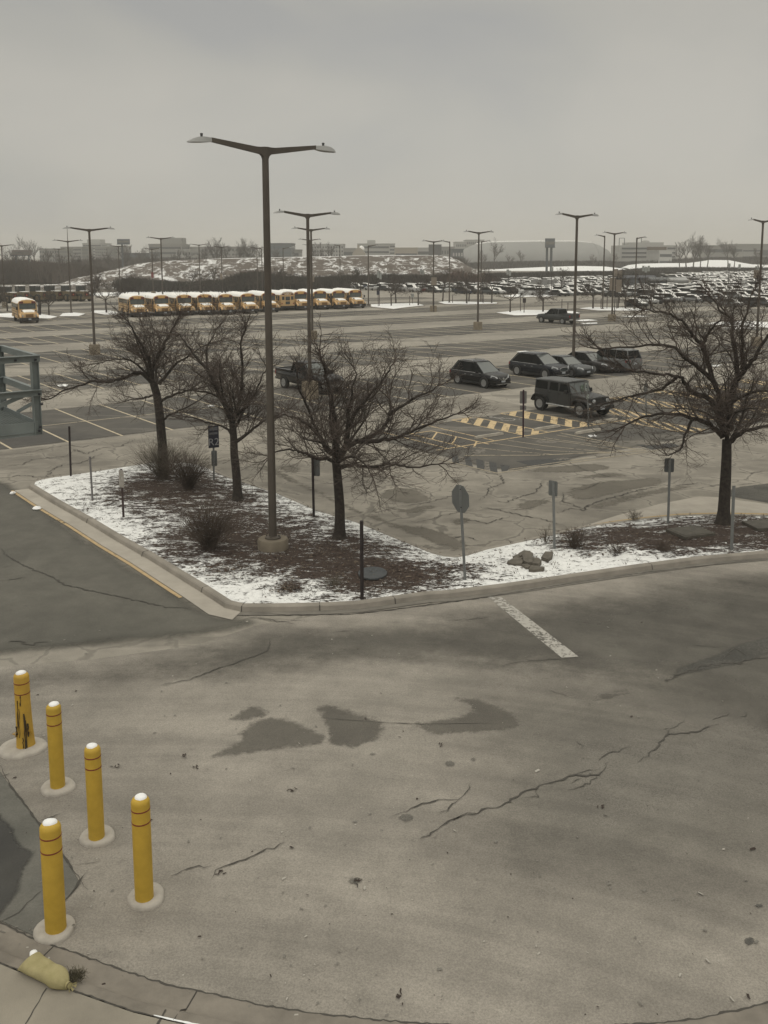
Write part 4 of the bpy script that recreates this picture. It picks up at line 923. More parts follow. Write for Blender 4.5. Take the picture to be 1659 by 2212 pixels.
# manhole, slabs, rocks, small litter on the island
g = G(805, 1240, IZ + .07); o = MB().lathe([(.40, 0), (.40, .045), (.36, .05), (.34, .042), (.0, .042)], 26).build('manhole_cover', mat('cast_iron', (.075, .08, .083), .6, metal=.3, var=.25, vscale=14, bump=.4), smooth=30); o.location = g; o.scale = (1.0, 1.25, 1); tag(o, 'round grey manhole cover in the mulch by the black post', 'manhole cover')
g = G(1491, 1153, IZ + .06); mb = MB().box((0, 0, .05), (1.15, .95, .09)); mb.box((0, 0, .10), (1.0, .8, .012)); o = mb.build('utility_vault_lid', mat('vault_lid', (.075, .068, .055), .8, var=.3, vscale=6, bump=.3)); o.location = g; o.rotation_euler = (0, .0, .35); tag(o, 'dark rectangular utility vault lid flush in the snow left of the big tree', 'vault lid')
g = G(1655, 1137, IZ + .06); o = MB().box((0, 0, .05), (1.2, .9, .09)).build('utility_vault_lid', mat('vault_lid', (.06, .055, .045))); o.location = g; o.rotation_euler = (0, 0, .2); tag(o, 'dark flat utility lid in mulch at the right frame edge', 'vault lid')
rock_m = mat('broken_concrete', (0.11, 0.098, 0.08), .9, var=.3, vscale=5, bump=.5, bscale=14)
kR = lambda cx, cy: ((1540 + cx/6.381)/1.4449, (1640 + cy/6.381)/1.4449)
def slab(pts, h, label, z=IZ + .06, tilt=(0, 0)):
    P_ = [G(*kR(*p), z) for p in pts]; c_ = sum(P_, Vector())/len(P_); mb = MB()
    loc_ = [(p.x - c_.x, p.y - c_.y) for p in P_]; loc_ = loc_[::-1]
    h *= .8; secs = [[(x*.98, y*.98, -.05) for x, y in loc_], [(x, y, h*.9 + .02*math.sin(x*9 + y*5)) for x, y in loc_], [(x*.97, y*.97, h + .025*math.sin(x*9 + y*5)) for x, y in loc_]]
    o = mb.loft(secs).build('broken_slab', rock_m); o.location = c_; o.rotation_euler = (*tilt, 0); tag(o, label, 'stone', 'broken concrete pieces in the snow')
slab([(270, 770), (330, 720), (430, 690), (600, 740), (570, 800), (420, 800)], .09, 'flat broken slab at the left of the stone pile')
slab([(385, 670), (480, 650), (600, 710), (540, 730), (430, 700)], .13, 'thin dark slab at the back left of the stone pile')
slab([(495, 620), (600, 590), (740, 600), (720, 640), (520, 680)], .16, 'raised block at the back of the stone pile', z=IZ + .1)
slab([(560, 680), (700, 640), (790, 670), (780, 790), (690, 800), (600, 770)], .2, 'biggest central block of the stone pile', tilt=(.12, 0))
slab([(760, 700), (900, 720), (960, 770), (900, 810), (770, 800)], .12, 'dark slab right of the central block of the stone pile')
slab([(560, 800), (680, 810), (740, 850), (650, 860)], .07, 'low slab at the front of the stone pile')
slab([(700, 900), (750, 830), (1020, 870), (1000, 895), (800, 910)], .07, 'flat front slab nearest the kerb in the stone pile')
slab([(950, 690), (1030, 600), (1190, 590), (1170, 680), (1080, 730)], .14, 'separate dark boulder slab right of the stone pile')
for i, (x, y, s_, lb) in enumerate(((27, 1067, .10, 'small snow lump on the dark road at the corner'), (80, 1101, .13, 'bigger snow lump on the dark road below the corner'), (153, 1048, .05, 'tiny snow crumb'))):
    if i == 2: continue
    mb = MB(); mb.lathe([(s_*.8, 0), (s_, s_*.35), (s_*.7, s_*.8), (s_*.1, s_)], 9)
    for k, (a, b, c_) in enumerate(mb.v):
        q = 1 + .35*mnoise.noise(Vector((a*20 + i, b*20, c_*20))); mb.v[k] = (a*q*1.2, b*q, c_*q)
    o = mb.build('snow_lump', snow_m, smooth=60); o.location = G(x, y, .012); tag(o, lb, 'snow lump')

# ================================================================== STEEL PLATFORM (left edge)
galv = mat('galvanised_steel', (0.16, 0.18, 0.175), 0.5, metal=0.1, var=.16, vscale=2.5, spec=.4, bump=.05)
bolt_m = mat('bolt_dark', (.03, .03, .035), .5)
NP = AT(73, 768, 14.6); hz_rail = NP.z
zdeck = AT(76, 921, 14.6).z
e_ = empty('steel_platform', (NP.x, NP.y, 0)); tag(e_, 'galvanised steel access platform with guard rails reaching in at the left edge', 'platform')
def W2(a, b, z): v = RV*a + UV*b; return Vector((v.x, v.y, z))
DB = 1.95; AL = -3.4; zt = hz_rail; zm = (zt + zdeck)/2 + .02; zbm = AT(82, 939, 14.6).z
def rail(p, q, hh=.09, ww=.014, flange=True, name='rail'):
    mb = MB(); d = (q - p).normalized(); up = Vector((0, 0, 1)); n_ = d.cross(up).normalized()
    def bar(o0, u0, u1, v0, v1):
        vs = [x + up*u + n_*v for x in (p, q) for u, v in ((u0, v0), (u1, v0), (u1, v1), (u0, v1))]
        mb.add(vs, [(0, 1, 2, 3), (7, 6, 5, 4), (0, 4, 5, 1), (1, 5, 6, 2), (2, 6, 7, 3), (3, 7, 4, 0)])
    bar(0, -hh, 0, 0, ww)
    if flange: bar(0, .0015, ww, -0.0, hh*.75)
    return mb.build(name, galv, e_)
for a, b in ((0, 0), (0, DB), (-1.7, 0), (-1.7, DB), (AL, 0), (AL, DB)):
    zl = zbm if a > AL else 0.0
    p = W2(a, b, 0); mb = MB(); mb.box((p.x, p.y, (zl + zt - .02)/2), (.105, .012, zt - .02 - zl), rz=heading(RV)); mb.box((p.x - .05*RV.x, p.y - .05*RV.y, (zl + zt - .02)/2), (.012, .10, zt - .02 - zl), rz=heading(RV)); mb.box((p.x + .05*RV.x, p.y + .05*RV.y, (zl + zt - .02)/2), (.012, .10, zt - .02 - zl), rz=heading(RV))
    mb.build('post', galv, e_)
for z in (zt, zm):
    rail(W2(AL, -.055, z), W2(.07, -.055, z)); rail(W2(AL, DB - .055, z), W2(.0, DB - .055, z)); rail(W2(.0, 0, z), W2(.0, DB, z))
rail(W2(-.18, -.02, zm - .03), W2(-1.65, -.02, zdeck + .02), .07, flange=False, name='brace'); rail(W2(0, .03, zm - .15), W2(0, 1.15, zdeck + .1), .06, flange=False, name='brace')
rail(W2(-1.0, .2, zbm), W2(AL, .2, zbm - 1.6), .07, flange=False, name='brace')
# edge channels and toe boards
mb = MB()
for (p, q) in ((W2(AL, -.02, 0), W2(.0, -.02, 0)), (W2(0, 0, 0), W2(0, DB, 0)), (W2(AL, DB, 0), W2(0, DB, 0))):
    c_ = (p + q)/2; Ln = (q - p).length; mb.box((c_.x, c_.y, (zdeck + .08 + zbm)/2), (Ln, .014, zdeck + .08 - zbm), rz=heading(q - p))
mb.build('edge_channel', galv, e_)
mb = MB()
c_ = W2(AL/2, -.034, 0); mb.box((c_.x, c_.y, (zdeck + zbm)/2 - .015), (abs(AL) - .02, .012, .012), rz=heading(RV)); mb.build('channel_lip', galv, e_)
mb = MB(); nx, ny = 68, 26
for i in range(nx):
    a = AL + abs(AL)*(i + .5)/nx; p, q = W2(a, .03, zdeck), W2(a, DB - .03, zdeck); c_ = (p + q)/2; mb.box(c_, (DB - .06, .006, .03), rz=heading(UV))
for i in range(ny):
    b = DB*(i + .5)/ny; c_ = W2(AL/2, b, zdeck + .008); mb.box(c_, (abs(AL) - .05, .007, .008), rz=heading(RV))
mb.build('grating', galv, e_)
mb = MB()
for a, b, z in ((0.0, -.07, zt - .06), (0.03, -.07, zm - .06), (.06, -.07, zm - .22), (0.0, -.07, zbm + .07), (-.3, -.075, zt - .05), (.02, -.07, zdeck)):
    p = W2(a, b, z); mb.box(p, (.035, .03, .03), rz=heading(RV))
mb.build('bolt', bolt_m, e_)

# ================================================================== BARE TREES
bark_m = mat('bark_dark', (0.017, 0.013, 0.011), 0.95, vscale=9, col2=(0.05, 0.041, 0.033), bump=.6, bscale=25)
twig_m = mat('twig_bark', (0.045, 0.035, 0.029), 0.95, vscale=3, col2=(0.09, 0.07, 0.058))
class Tree:
    def __init__(s, seed): s.r = random.Random(seed); s.T = MB(); s.Cw = MB(); s.n = 0
    def wander(s, p, d, L, segs, wob, up):
        pts = [p.copy()]; d = d.normalized()
        for i in range(segs):
            d = (d + Vector((s.r.gauss(0, wob), s.r.gauss(0, wob), s.r.gauss(0, wob*.8) + up))).normalized()
            p = p + d*(L/segs); pts.append(p.copy())
        return pts
    def grow(s, p, d, L, rad, lvl, P):
        if lvl > P['maxl'] or L < P['minL'] or s.n > P['cap']: return
        segs = P['segs'][min(lvl, len(P['segs'])-1)]
        pts = s.wander(p, d, L, segs, P['wob'], P['up'][min(lvl, len(P['up'])-1)])
        rr = [max(P['rmin'], rad*(1 - .75*i/segs)) for i in range(segs + 1)]
        (s.T if lvl < P['tl'] else s.Cw).tube(pts, rr, 5 if lvl <= 1 else (4 if lvl == 2 else 3), caps=False); s.n += segs
        s.kids(pts, rr, L, lvl, P)
    def kids(s, pts, rr, L, lvl, P, start=None):
        nk = P['kids'][min(lvl, len(P['kids'])-1)]; k = len(pts) - 1
        side = s.r.choice((-1, 1))
        st = P['start'] if start is None else start
        for j in range(nk):
            u = st + (1 - st)*(j + s.r.random()*.8)/nk; u = min(u, .99); i = min(int(u*k), k-1); f = u*k - i
            q = pts[i].lerp(pts[i+1], f); ax = (pts[i+1] - pts[i]).normalized()
            perp = ax.cross(Vector((0, 0, 1)));
            if perp.length < .1: perp = Vector((1, 0, 0))
            perp.normalize(); side = -side
            o_ = (perp*side*s.r.uniform(.5, 1.0) + Vector((0, 0, s.r.uniform(-.35, .55))) + perp.cross(ax)*s.r.uniform(-.7, .7)).normalized()
            ang = math.radians(s.r.uniform(*P['ang'])); nd = ax*math.cos(ang) + o_*math.sin(ang)
            s.grow(q, nd, L*s.r.uniform(*P['lr'])*(1 - .35*u), rr[i]*s.r.uniform(.5, .72), lvl + 1, P)
def smooth_path(P_, k=4):
    res = []
    for i in range(len(P_)-1):
        p0 = P_[max(i-1, 0)]; p1 = P_[i]; p2 = P_[i+1]; p3 = P_[min(i+2, len(P_)-1)]
        for j in range(k):
            t = j/k; res.append(0.5*((2*p1) + (-p0 + p2)*t + (2*p0 - 5*p1 + 4*p2 - p3)*t*t + (-p0 + 3*p1 - 3*p2 + p3)*t**3))
    res.append(P_[-1]); return res
PB = dict(maxl=5, minL=.15, cap=60000, segs=[8, 7, 5, 4, 3, 3], wob=.17, up=[.02, .04, .035, .03, .03], rmin=.0036, tl=1, kids=[0, 8, 5, 3, 2, 2], start=.15, ang=(25, 62), lr=(.42, .70))
def big_tree(base, trunk, limbs, seed, label, rt, depth, extra=4, P=PB):
    """trunk and limbs: (x, y[, metres nearer(-)/farther(+)]) measured at the tree's own distance"""
    t = Tree(seed); Y = G(*base, IZ).y; g = G(*base, IZ); origin = Vector((g.x, g.y, IZ))
    def pt(q): return AT(q[0], q[1], Y + (q[2] if len(q) > 2 else 0)) - origin
    tp = smooth_path([Vector((0, 0, -.1))] + [pt(q) for q in trunk], 4); n = len(tp)
    t.T.tube(tp, [rt*(1.0 - .28*i/(n-1)) + (.10*rt/.17*math.exp(-max(0, tp[i].z)*6) + (.04 if i == 0 else 0)) for i in range(n)], 14, caps=False)
    for li, (r0, pts) in enumerate(limbs):
        K = len(pts); dd = t.r.uniform(-1, 1)*depth
        raw = []
        for i, q in enumerate(pts):
            dz = q[2] if len(q) > 2 else dd*(i/max(1, K-1))**1.1
            raw.append(pt((q[0], q[1], dz)))
        path = smooth_path(raw, 4); n = len(path)
        path = [p + Vector((t.r.gauss(0, .018), t.r.gauss(0, .018), t.r.gauss(0, .018))) if 0 < i < n else p for i, p in enumerate(path)]
        rr = [r0*(1 - .80*(i/(n-1))**.8) + .004 for i in range(n)]
        t.T.tube(path, rr, 8, caps=False)
        L = sum((path[i+1]-path[i]).length for i in range(n-1))
        PP = dict(P); PP['kids'] = [max(7, int(L*5.0))] + P['kids'][1:]
        # children scaled to the crown
        k = n - 1; nk = PP['kids'][0]
        for j in range(nk):
            u = .1 + .9*(j + t.r.random())/nk; u = min(u, .995); i = min(int(u*k), k-1); q = path[i].lerp(path[i+1], u*k - i); ax = (path[i+1]-path[i]).normalized()
            o_ = Vector((t.r.gauss(0, 1), t.r.gauss(0, 1), t.r.gauss(.25, .9))); o_ = (o_ - ax*o_.dot(ax)).normalized()
            ang = math.radians(t.r.uniform(25, 70)); nd = ax*math.cos(ang) + o_*math.sin(ang)
            t.grow(q, nd, t.r.uniform(.6, 1.75)*(1.1 - .35*u), min(.022, max(.008, rr[i]*t.r.uniform(.3, .5))), 1, PP)
        for _ in range(3): t.grow(path[-1], (path[-1]-path[-2]).normalized() + Vector((t.r.gauss(0, .3), t.r.gauss(0, .3), t.r.gauss(0, .2))), t.r.uniform(.7, 1.3), max(.008, rr[-1]), 1, PP)
    for e_i in range(extra):
        a = 2*PI*(e_i + t.r.random()*.6)/extra; up = t.r.uniform(.25, .9); q = tp[-1] if e_i % 2 else tp[-3]
        d = Vector((math.cos(a)*.45, math.sin(a), up)).normalized(); path = t.wander(q, d, t.r.uniform(1.8, 2.8), 10, .12, .03); rr = [rt*.38*(1 - .8*i/10) for i in range(11)]
        t.T.tube(path, rr, 7, caps=False)
        for j in range(11):
            u = .15 + .85*(j + t.r.random())/11; i = min(int(u*10), 9); ax = (path[i+1]-path[i]).normalized(); o_ = Vector((t.r.gauss(0, 1), t.r.gauss(0, 1), t.r.gauss(.2, .9))); o_ = (o_ - ax*o_.dot(ax)).normalized()
            t.grow(path[i], ax*.6 + o_*.7, t.r.uniform(.6, 1.5), min(.02, rr[i]*.5), 1, P)
    e_ = empty('bare_tree', origin); tag(e_, label, 'tree', 'leafless trees on the island')
    t.T.build('trunk', bark_m, e_, fixn=False, smooth=60); t.Cw.build('crown', twig_m, e_, fixn=False)
    return t.n
big_tree((353, 1030), [(352, 980), (347, 920), (343, 880), (338, 850), (331, 828)], [
    (.085, [(331, 828), (310, 809), (289, 807), (263, 818), (234, 825), (204, 823), (175, 832), (140, 844), (105, 864)]),
    (.10, [(331, 826), (324, 785), (312, 756), (292, 721), (280, 698)]),
    (.085, [(326, 800), (347, 759), (359, 736), (374, 709), (380, 694)]),
    (.075, [(345, 829), (365, 803), (385, 782), (409, 768), (438, 750)]),
    (.06, [(349, 866), (377, 852), (409, 844), (432, 838), (455, 832)]),
    (.055, [(352, 908), (365, 896), (388, 888), (415, 873), (444, 855)]),
    (.045, [(338, 850), (315, 858), (292, 861), (271, 867)]),
    (.05, [(331, 822), (286, 780), (248, 777), (218, 783)]),
    (.05, [(325, 790, 0), (318, 770, -1.2), (300, 760, -2.4)]),
    (.05, [(330, 800, 0), (350, 790, 1.2), (390, 770, 2.6)])], 21, 'bare tree at the far end of the snowy island, long low branch reaching left', .20, 1.6, 2)
big_tree((514, 1083), [(511, 1030), (506, 980), (505, 950), (502, 912)], [
    (.10, [(501, 912), (485, 879), (468, 841), (453, 806), (432, 780), (415, 759), (395, 735), (388, 720)]),
    (.08, [(505, 908), (514, 879), (521, 838), (523, 780), (520, 740), (528, 715)]),
    (.07, [(508, 900), (532, 879), (549, 855), (562, 825), (575, 795)]),
    (.07, [(508, 955), (541, 931), (573, 908), (602, 896)]),
    (.05, [(500, 938), (482, 920), (453, 914), (415, 902), (395, 898)]),
    (.06, [(500, 890), (478, 860), (430, 845), (385, 840)]),
    (.05, [(453, 806), (445, 760), (460, 725), (462, 712)]),
    (.05, [(503, 905, 0), (508, 880, -1.4), (500, 840, -2.6)]),
    (.05, [(503, 905, 0), (500, 870, 1.4), (480, 800, 2.6)])], 22, 'second bare tree of the island, with slim trunk left of the tallest lamp post', .165, 1.5, 2)
big_tree((733, 1166), [(734, 1100), (729, 1030), (725, 990)], [
    (.12, [(730, 995), (745, 969), (765, 955), (792, 946), (824, 926), (841, 896), (843, 862)]),
    (.08, [(771, 953), (806, 953), (838, 949), (870, 940), (899, 928), (945, 910), (985, 893)]),
    (.075, [(734, 1010), (765, 1004), (803, 1010), (830, 1002), (865, 1007), (894, 1010), (945, 1003)]),
    (.11, [(725, 990), (724, 926), (719, 882), (712, 840), (702, 805), (698, 782)]),
    (.09, [(722, 980), (707, 972), (687, 940), (657, 914), (637, 902), (610, 897)]),
    (.07, [(722, 995), (704, 990), (678, 990), (660, 980), (640, 972), (612, 972), (585, 985)]),
    (.07, [(745, 969), (758, 910), (790, 865), (828, 820), (850, 785)]),
    (.06, [(745, 969), (752, 900), (760, 850), (770, 800)]),
    (.06, [(841, 896), (880, 870), (920, 850), (945, 835)]),
    (.05, [(687, 940), (665, 880), (645, 840), (640, 805)]),
    (.06, [(730, 1000, 0), (760, 985, -1.2), (800, 1010, -2.4)]), (.06, [(725, 985, 0), (735, 930, 1.4), (780, 880, 2.6)]), (.06, [(725, 985, 0), (700, 960, -1.2), (660, 950, -2.3)])], 23, 'wide bare tree with thick trunk right of the tallest lamp post', .17, 1.4, 2)
big_tree((1562, 1133), [(1566, 1060), (1569, 1000), (1570, 950)], [
    (.10, [(1562, 945), (1540, 922), (1495, 902), (1445, 895), (1395, 900), (1350, 918)]),
    (.12, [(1566, 935), (1555, 907), (1540, 872), (1525, 857), (1495, 845), (1478, 823), (1463, 813), (1420, 808), (1365, 800)]),
    (.10, [(1568, 930), (1555, 877), (1547, 835), (1515, 798), (1485, 778), (1458, 753), (1420, 745), (1370, 750), (1300, 755)]),
    (.09, [(1547, 835), (1530, 790), (1517, 748), (1497, 723), (1482, 703), (1460, 686), (1435, 676), (1395, 668)]),
    (.14, [(1574, 930), (1577, 877), (1585, 840), (1597, 813), (1614, 793), (1634, 765), (1659, 723), (1690, 690)]),
    (.09, [(1594, 808), (1590, 778), (1582, 728), (1580, 688), (1557, 673), (1540, 645)]),
    (.075, [(1602, 800), (1604, 740), (1604, 703), (1614, 678), (1620, 640)]),
    (.09, [(1574, 955), (1607, 932), (1632, 927), (1659, 920), (1710, 905)]),
    (.06, [(1517, 748), (1530, 720), (1545, 700), (1560, 690)]),
    (.06, [(1578, 870), (1620, 850), (1665, 845), (1710, 850)]),
    (.06, [(1463, 813), (1430, 840), (1380, 850), (1320, 868), (1280, 880)]),
    (.05, [(1495, 902), (1480, 940), (1470, 970), (1440, 985)]),
    (.06, [(1568, 940, 0), (1540, 900, -1.4), (1480, 880, -2.6)]), (.06, [(1572, 930, 0), (1600, 880, 1.5), (1640, 820, 2.8)]), (.06, [(1572, 930, 0), (1590, 890, -1.5), (1640, 880, -2.8)])], 24, 'large bare tree at the right edge of the picture with forking dark trunk', .20, 1.7, 2)

# bushes
bush_m = mat('bush_twigs', (0.045, 0.033, 0.027), .95, vscale=3, col2=(0.10, 0.078, 0.06)); bush_grey = mat('bush_twigs_pale', (0.085, 0.072, 0.055), .95, vscale=3, col2=(0.14, 0.12, 0.095))
def bush(px, rad, ht, nst, seed, label, m=bush_m, lean=(0, 0), cat='bush', group=None, thick=.008, sub=5):
    g = G(*px, IZ + .05); r = random.Random(seed); mb = MB()
    for k in range(nst):
        a = r.uniform(0, 2*PI); q = r.random()**.6; d = Vector((math.cos(a)*q*rad + lean[0], math.sin(a)*q*rad + lean[1], ht*r.uniform(.65, 1.05)*(1 - .35*q*q)))
        p0 = Vector((r.gauss(0, .08), r.gauss(0, .08), 0)); pts = [p0]
        for i in range(1, 6): u = i/5; pts.append(p0 + Vector((d.x*u**1.1, d.y*u**1.1, d.z*(u**.85))) + Vector((r.gauss(0, .025), r.gauss(0, .025), r.gauss(0, .02))))
        mb.tube(pts, [thick*(1.05 - .8*i/5) for i in range(6)], 3, caps=False)
        for j in range(sub):
            u = r.uniform(.3, .98); i = min(4, int(u*5)); p = pts[i].lerp(pts[i+1], u*5 - i); dd = (pts[i+1]-pts[i]).normalized() + Vector((r.gauss(0, .6), r.gauss(0, .6), r.gauss(.1, .5))); L = r.uniform(.1, .32)*ht
            q1 = p + dd*L*.5; q2 = q1 + (dd + Vector((r.gauss(0, .4), r.gauss(0, .4), r.gauss(0, .3))))*L*.5; mb.tube([p, q1, q2], [thick*.45, thick*.35, thick*.2], 3, caps=False)
    o = mb.build('bare_bush', m, fixn=False); o.location = g; tag(o, label, cat, group); return o
bush((352, 1036), 1.15, 1.5, 230, 31, 'wide twiggy bush round the foot of the far tree of the island', bush_grey)
bush((408, 1058), .95, 1.45, 190, 32, 'rounded twiggy bush just right of the far tree trunk')
bush((452, 1190), .95, 1.45, 230, 33, 'dense dark bush in bare mulch left of the tallest lamp post')
bush((1180, 1170), .30, .55, 18, 34, 'small fan of pale dry stems left of the right sign post', bush_grey, sub=2)
bush((1243, 1183), .45, .6, 60, 35, 'low twiggy shrub in the snow right of the stone pile')
bush((1370, 1122), .25, .35, 40, 36, 'tuft of dry brown stalks near the yellow kerb line', bush_grey, thick=.006)
bush((1430, 1190), .4, .4, 45, 37, 'low sparse twigs in mulch left of the vault lid', sub=3)
bush((1332, 1195), .4, .35, 40, 38, 'sparse low twigs between the stones and the vault lid', sub=3)
bush((720, 1262), .3, .22, 60, 39, 'tiny reddish dry tuft in front of the wide tree', bush_grey, thick=.005)

# small trees on the far islands: three grown once, then copied
far_bark = mat('far_bark', (0.055, 0.045, 0.038), .95, var=.2, vscale=2)
PS = dict(maxl=4, minL=.3, cap=2600, segs=[6, 5, 4, 3, 3], wob=.2, up=[.02, .04, .04, .03], rmin=.012, tl=1, kids=[8, 6, 5, 4], start=.2, ang=(25, 60), lr=(.45, .75))
def small_tree(seed, H=6.0, spread=1.0, rt=.13, P=PS):
    t = Tree(seed); tp = t.wander(Vector((0, 0, -.1)), Vector((0, 0, 1)), H*.4, 5, .04, 0); t.T.tube(tp, [rt*(1.15 - .08*i) for i in range(6)], 7, caps=False)
    for k in range(8):
        a = 2*PI*k/8 + t.r.uniform(-.3, .3); u = t.r.uniform(.55, 1.25)
        t.grow(tp[-1] - Vector((0, 0, t.r.uniform(0, .5))), Vector((math.cos(a)*spread, math.sin(a)*spread, u)), H*t.r.uniform(.42, .6), rt*.55, 0, P)
    e_ = empty('small_bare_tree'); t.T.build('trunk', far_bark, e_, fixn=False); t.Cw.build('crown', far_bark, e_, fixn=False); e_['category'] = 'tree'
    return e_
ST = [small_tree(41), small_tree(42, 5.4, 1.2), small_tree(43, 6.4, .8)]
spots = [(230, 677, 0, 'right of the gap before the bus row'), (199, 673, 2, 'left of the bus row behind the lamp'), (106, 682, 1, 'on the snow strip behind the lone bus'), (410, 638, 0, 'in front of the mound behind the third bus'), (436, 640, 1, 'in front of the mound left of the fifth bus'), (460, 638, 2, 'in front of the mound above the fifth bus'), (487, 639, 0, 'in front of the mound above the sixth bus'), (548, 634, 1, 'just left of the tallest pole far back'),
         (595, 634, 2, 'between the two big poles far back'), (612, 634, 0, 'close right between the two big poles far back'), (628, 632, 1, 'far back right of the tallest pole'), (725, 630, 0, 'far back above the second last bus'), (763, 640, 1, 'behind the last bus'), (778, 640, 2, 'far back right above the last bus'),
         (845, 662, 2, 'on the snowy strip right of the last bus, thicker one'), (855, 657, 1, 'on the snowy strip just behind the thicker one'), (903.5, 661, 0, 'at the right end of the snowy strip past the buses'), (956, 653, 2, 'leaning beside the single arm lamp'), (1008, 657, 1, 'left of the centre pedestal lamp'), (1013, 653, 0, 'close behind the one left of the centre pedestal lamp'), (1062, 656, 2, 'right of the centre pedestal lamp'),
         (1102, 676, 0, 'at the left end of the island behind the pickup'), (1173, 675, 1, 'on the island right behind the pickup nose'), (1214, 638, 2, 'in front of the packed cars above the pickup'), (1280.6, 668, 1, 'left of the tan banners'), (1335, 667, 0, 'right of the tan banners'), (1351, 668, 2, 'slim one left of the dark sedan'), (1405.6, 669, 2, 'right of the dark snow topped sedan'), (1566, 699, 1, 'on the snow strip behind the big right tree'), (-20, 690, 1, 'outside left'), (16, 672, 0, 'beside the tan pedestal at the left edge'), (300, 655, 2, 'behind the second bus'), (270, 655, 1, 'behind the first bus')]
for x, y, k, lb in spots:
    g = G(x, y); d_ = g.length; o = inst(USED, ST[k], (g.x, g.y, 0), rl.uniform(0, 6.28), 'small bare tree ' + lb, 'small bare trees on the car park islands'); s_ = rl.uniform(.85, 1.1); o.scale = (s_, s_, s_)

# small snowy islands
sn_isl = snowmat('snow_strip', (0.10, 0.088, 0.07), (0.16, 0.14, 0.115), (0.80, 0.80, 0.79), base=.38, s1=.5)
def isle(px, hgt=.14):
    P_ = [G(x, y) for x, y in px]; mb = MB(); mb.prism([(p.x, p.y) for p in P_][::1], 0.0, hgt - .03, 0); c_ = sum(P_, Vector())/len(P_)
    mb.prism([((p.x - c_.x)*.97 + c_.x, (p.y - c_.y)*.97 + c_.y) for p in P_], hgt - .03, hgt, 1)
    o = mb.build('snowy_island', [conc_m, sn_isl]); o['kind'] = 'structure'
isle([(800, 664), (850, 669), (880, 665), (918, 661), (900, 656), (850, 657), (800, 659)]); isle([(945, 654), (960, 658), (1010, 659), (1075, 657), (1076, 655), (1010, 653), (960, 652)])
isle([(1070, 677), (1110, 683), (1170, 682), (1255, 678), (1240, 674), (1190, 672), (1130, 671)]); isle([(1080, 641), (1110, 643), (1180, 642), (1235, 638), (1200, 634), (1140, 634)])
isle([(1250, 668), (1290, 672), (1400, 673), (1415, 670), (1350, 666), (1270, 665)]); isle([(1520, 702), (1580, 706), (1659, 710), (1750, 712), (1750, 700), (1659, 698), (1600, 695), (1540, 698)])
isle([(-60, 682), (20, 688), (110, 690), (126, 686), (90, 680), (20, 678)]); isle([(195, 676), (225, 681), (252, 682), (255, 676), (235, 672), (205, 672)]); isle([(128, 684), (170, 684), (185, 679), (160, 676), (135, 678)], .1)
o = sheet('snow_verge', [p[:2] for p in pp([(110, 642), (183, 640), (350, 637), (550, 631), (752, 628), (748, 621), (550, 624.5), (350, 629), (180, 633), (100, 636)])], sn_isl, .03, edge=False)
for l in ([(1560, 708), (1620, 706), (1640, 709), (1590, 711)], [(1340, 683), (1380, 682), (1400, 684), (1370, 685)], [(1230, 692), (1270, 690), (1292, 692), (1260, 694)], [(1254, 698), (1290, 697), (1290, 699), (1262, 700)]):
    sheet('snow_patch', [p[:2] for p in pp(l)], sn_isl, .02, edge=False)
for l in ([(122, 833), (132, 830), (147, 831), (144, 835), (126, 836)], [(1115, 760), (1135, 758), (1155, 761), (1130, 763)], [(1530, 790), (1560, 788), (1548, 793)], [(447, 876), (462, 875), (465, 878), (450, 879)], [(1270, 941), (1285, 939), (1290, 943), (1275, 945)]):
    sheet('snow_patch', [p[:2] for p in pp(l)], sn_isl, .02, edge=False)

# ================================================================== VEHICLES
def paintm(name, col, rough=.28, var=.0): 
    m = mat(name, tuple(x*.7 for x in col), min(rough, .16), spec=.28, var=.12, vscale=2.0); b = m.node_tree.nodes['Principled BSDF']; b.inputs['Coat Weight'].default_value = .08; b.inputs['Coat Roughness'].default_value = .1; return m
glass_m = mat('car_glass', (0.004, 0.005, 0.005), .12, spec=.12); wind_m = mat('windscreen_glass', (0.06, 0.07, 0.068), .07, spec=.9)
tyre_m = mat('tyre_rubber', (0.015, 0.015, 0.015), .85); rim_m = mat('alloy_rim', (.24, .24, .235), .4, metal=.3); rim_dark = mat('wheel_hollow', (.012, .012, .012), .8)
chrome = mat('chrome_trim', (.45, .45, .44), .25, metal=.7); plast = mat('black_plastic', (.014, .014, .014), .7); lamp_m = mat('headlight_lens', (.34, .35, .35), .15, spec=.7); tail_m = mat('tail_lens', (.20, .012, .012), .3); plate_m = mat('number_plate', (.32, .34, .36), .6); amber_m = mat('amber_lens', (.35, .12, .02), .3)
dash_green = mat('windscreen_reflection_cloth', (.12, .16, .12), .8, vscale=4, col2=(.03, .04, .03))
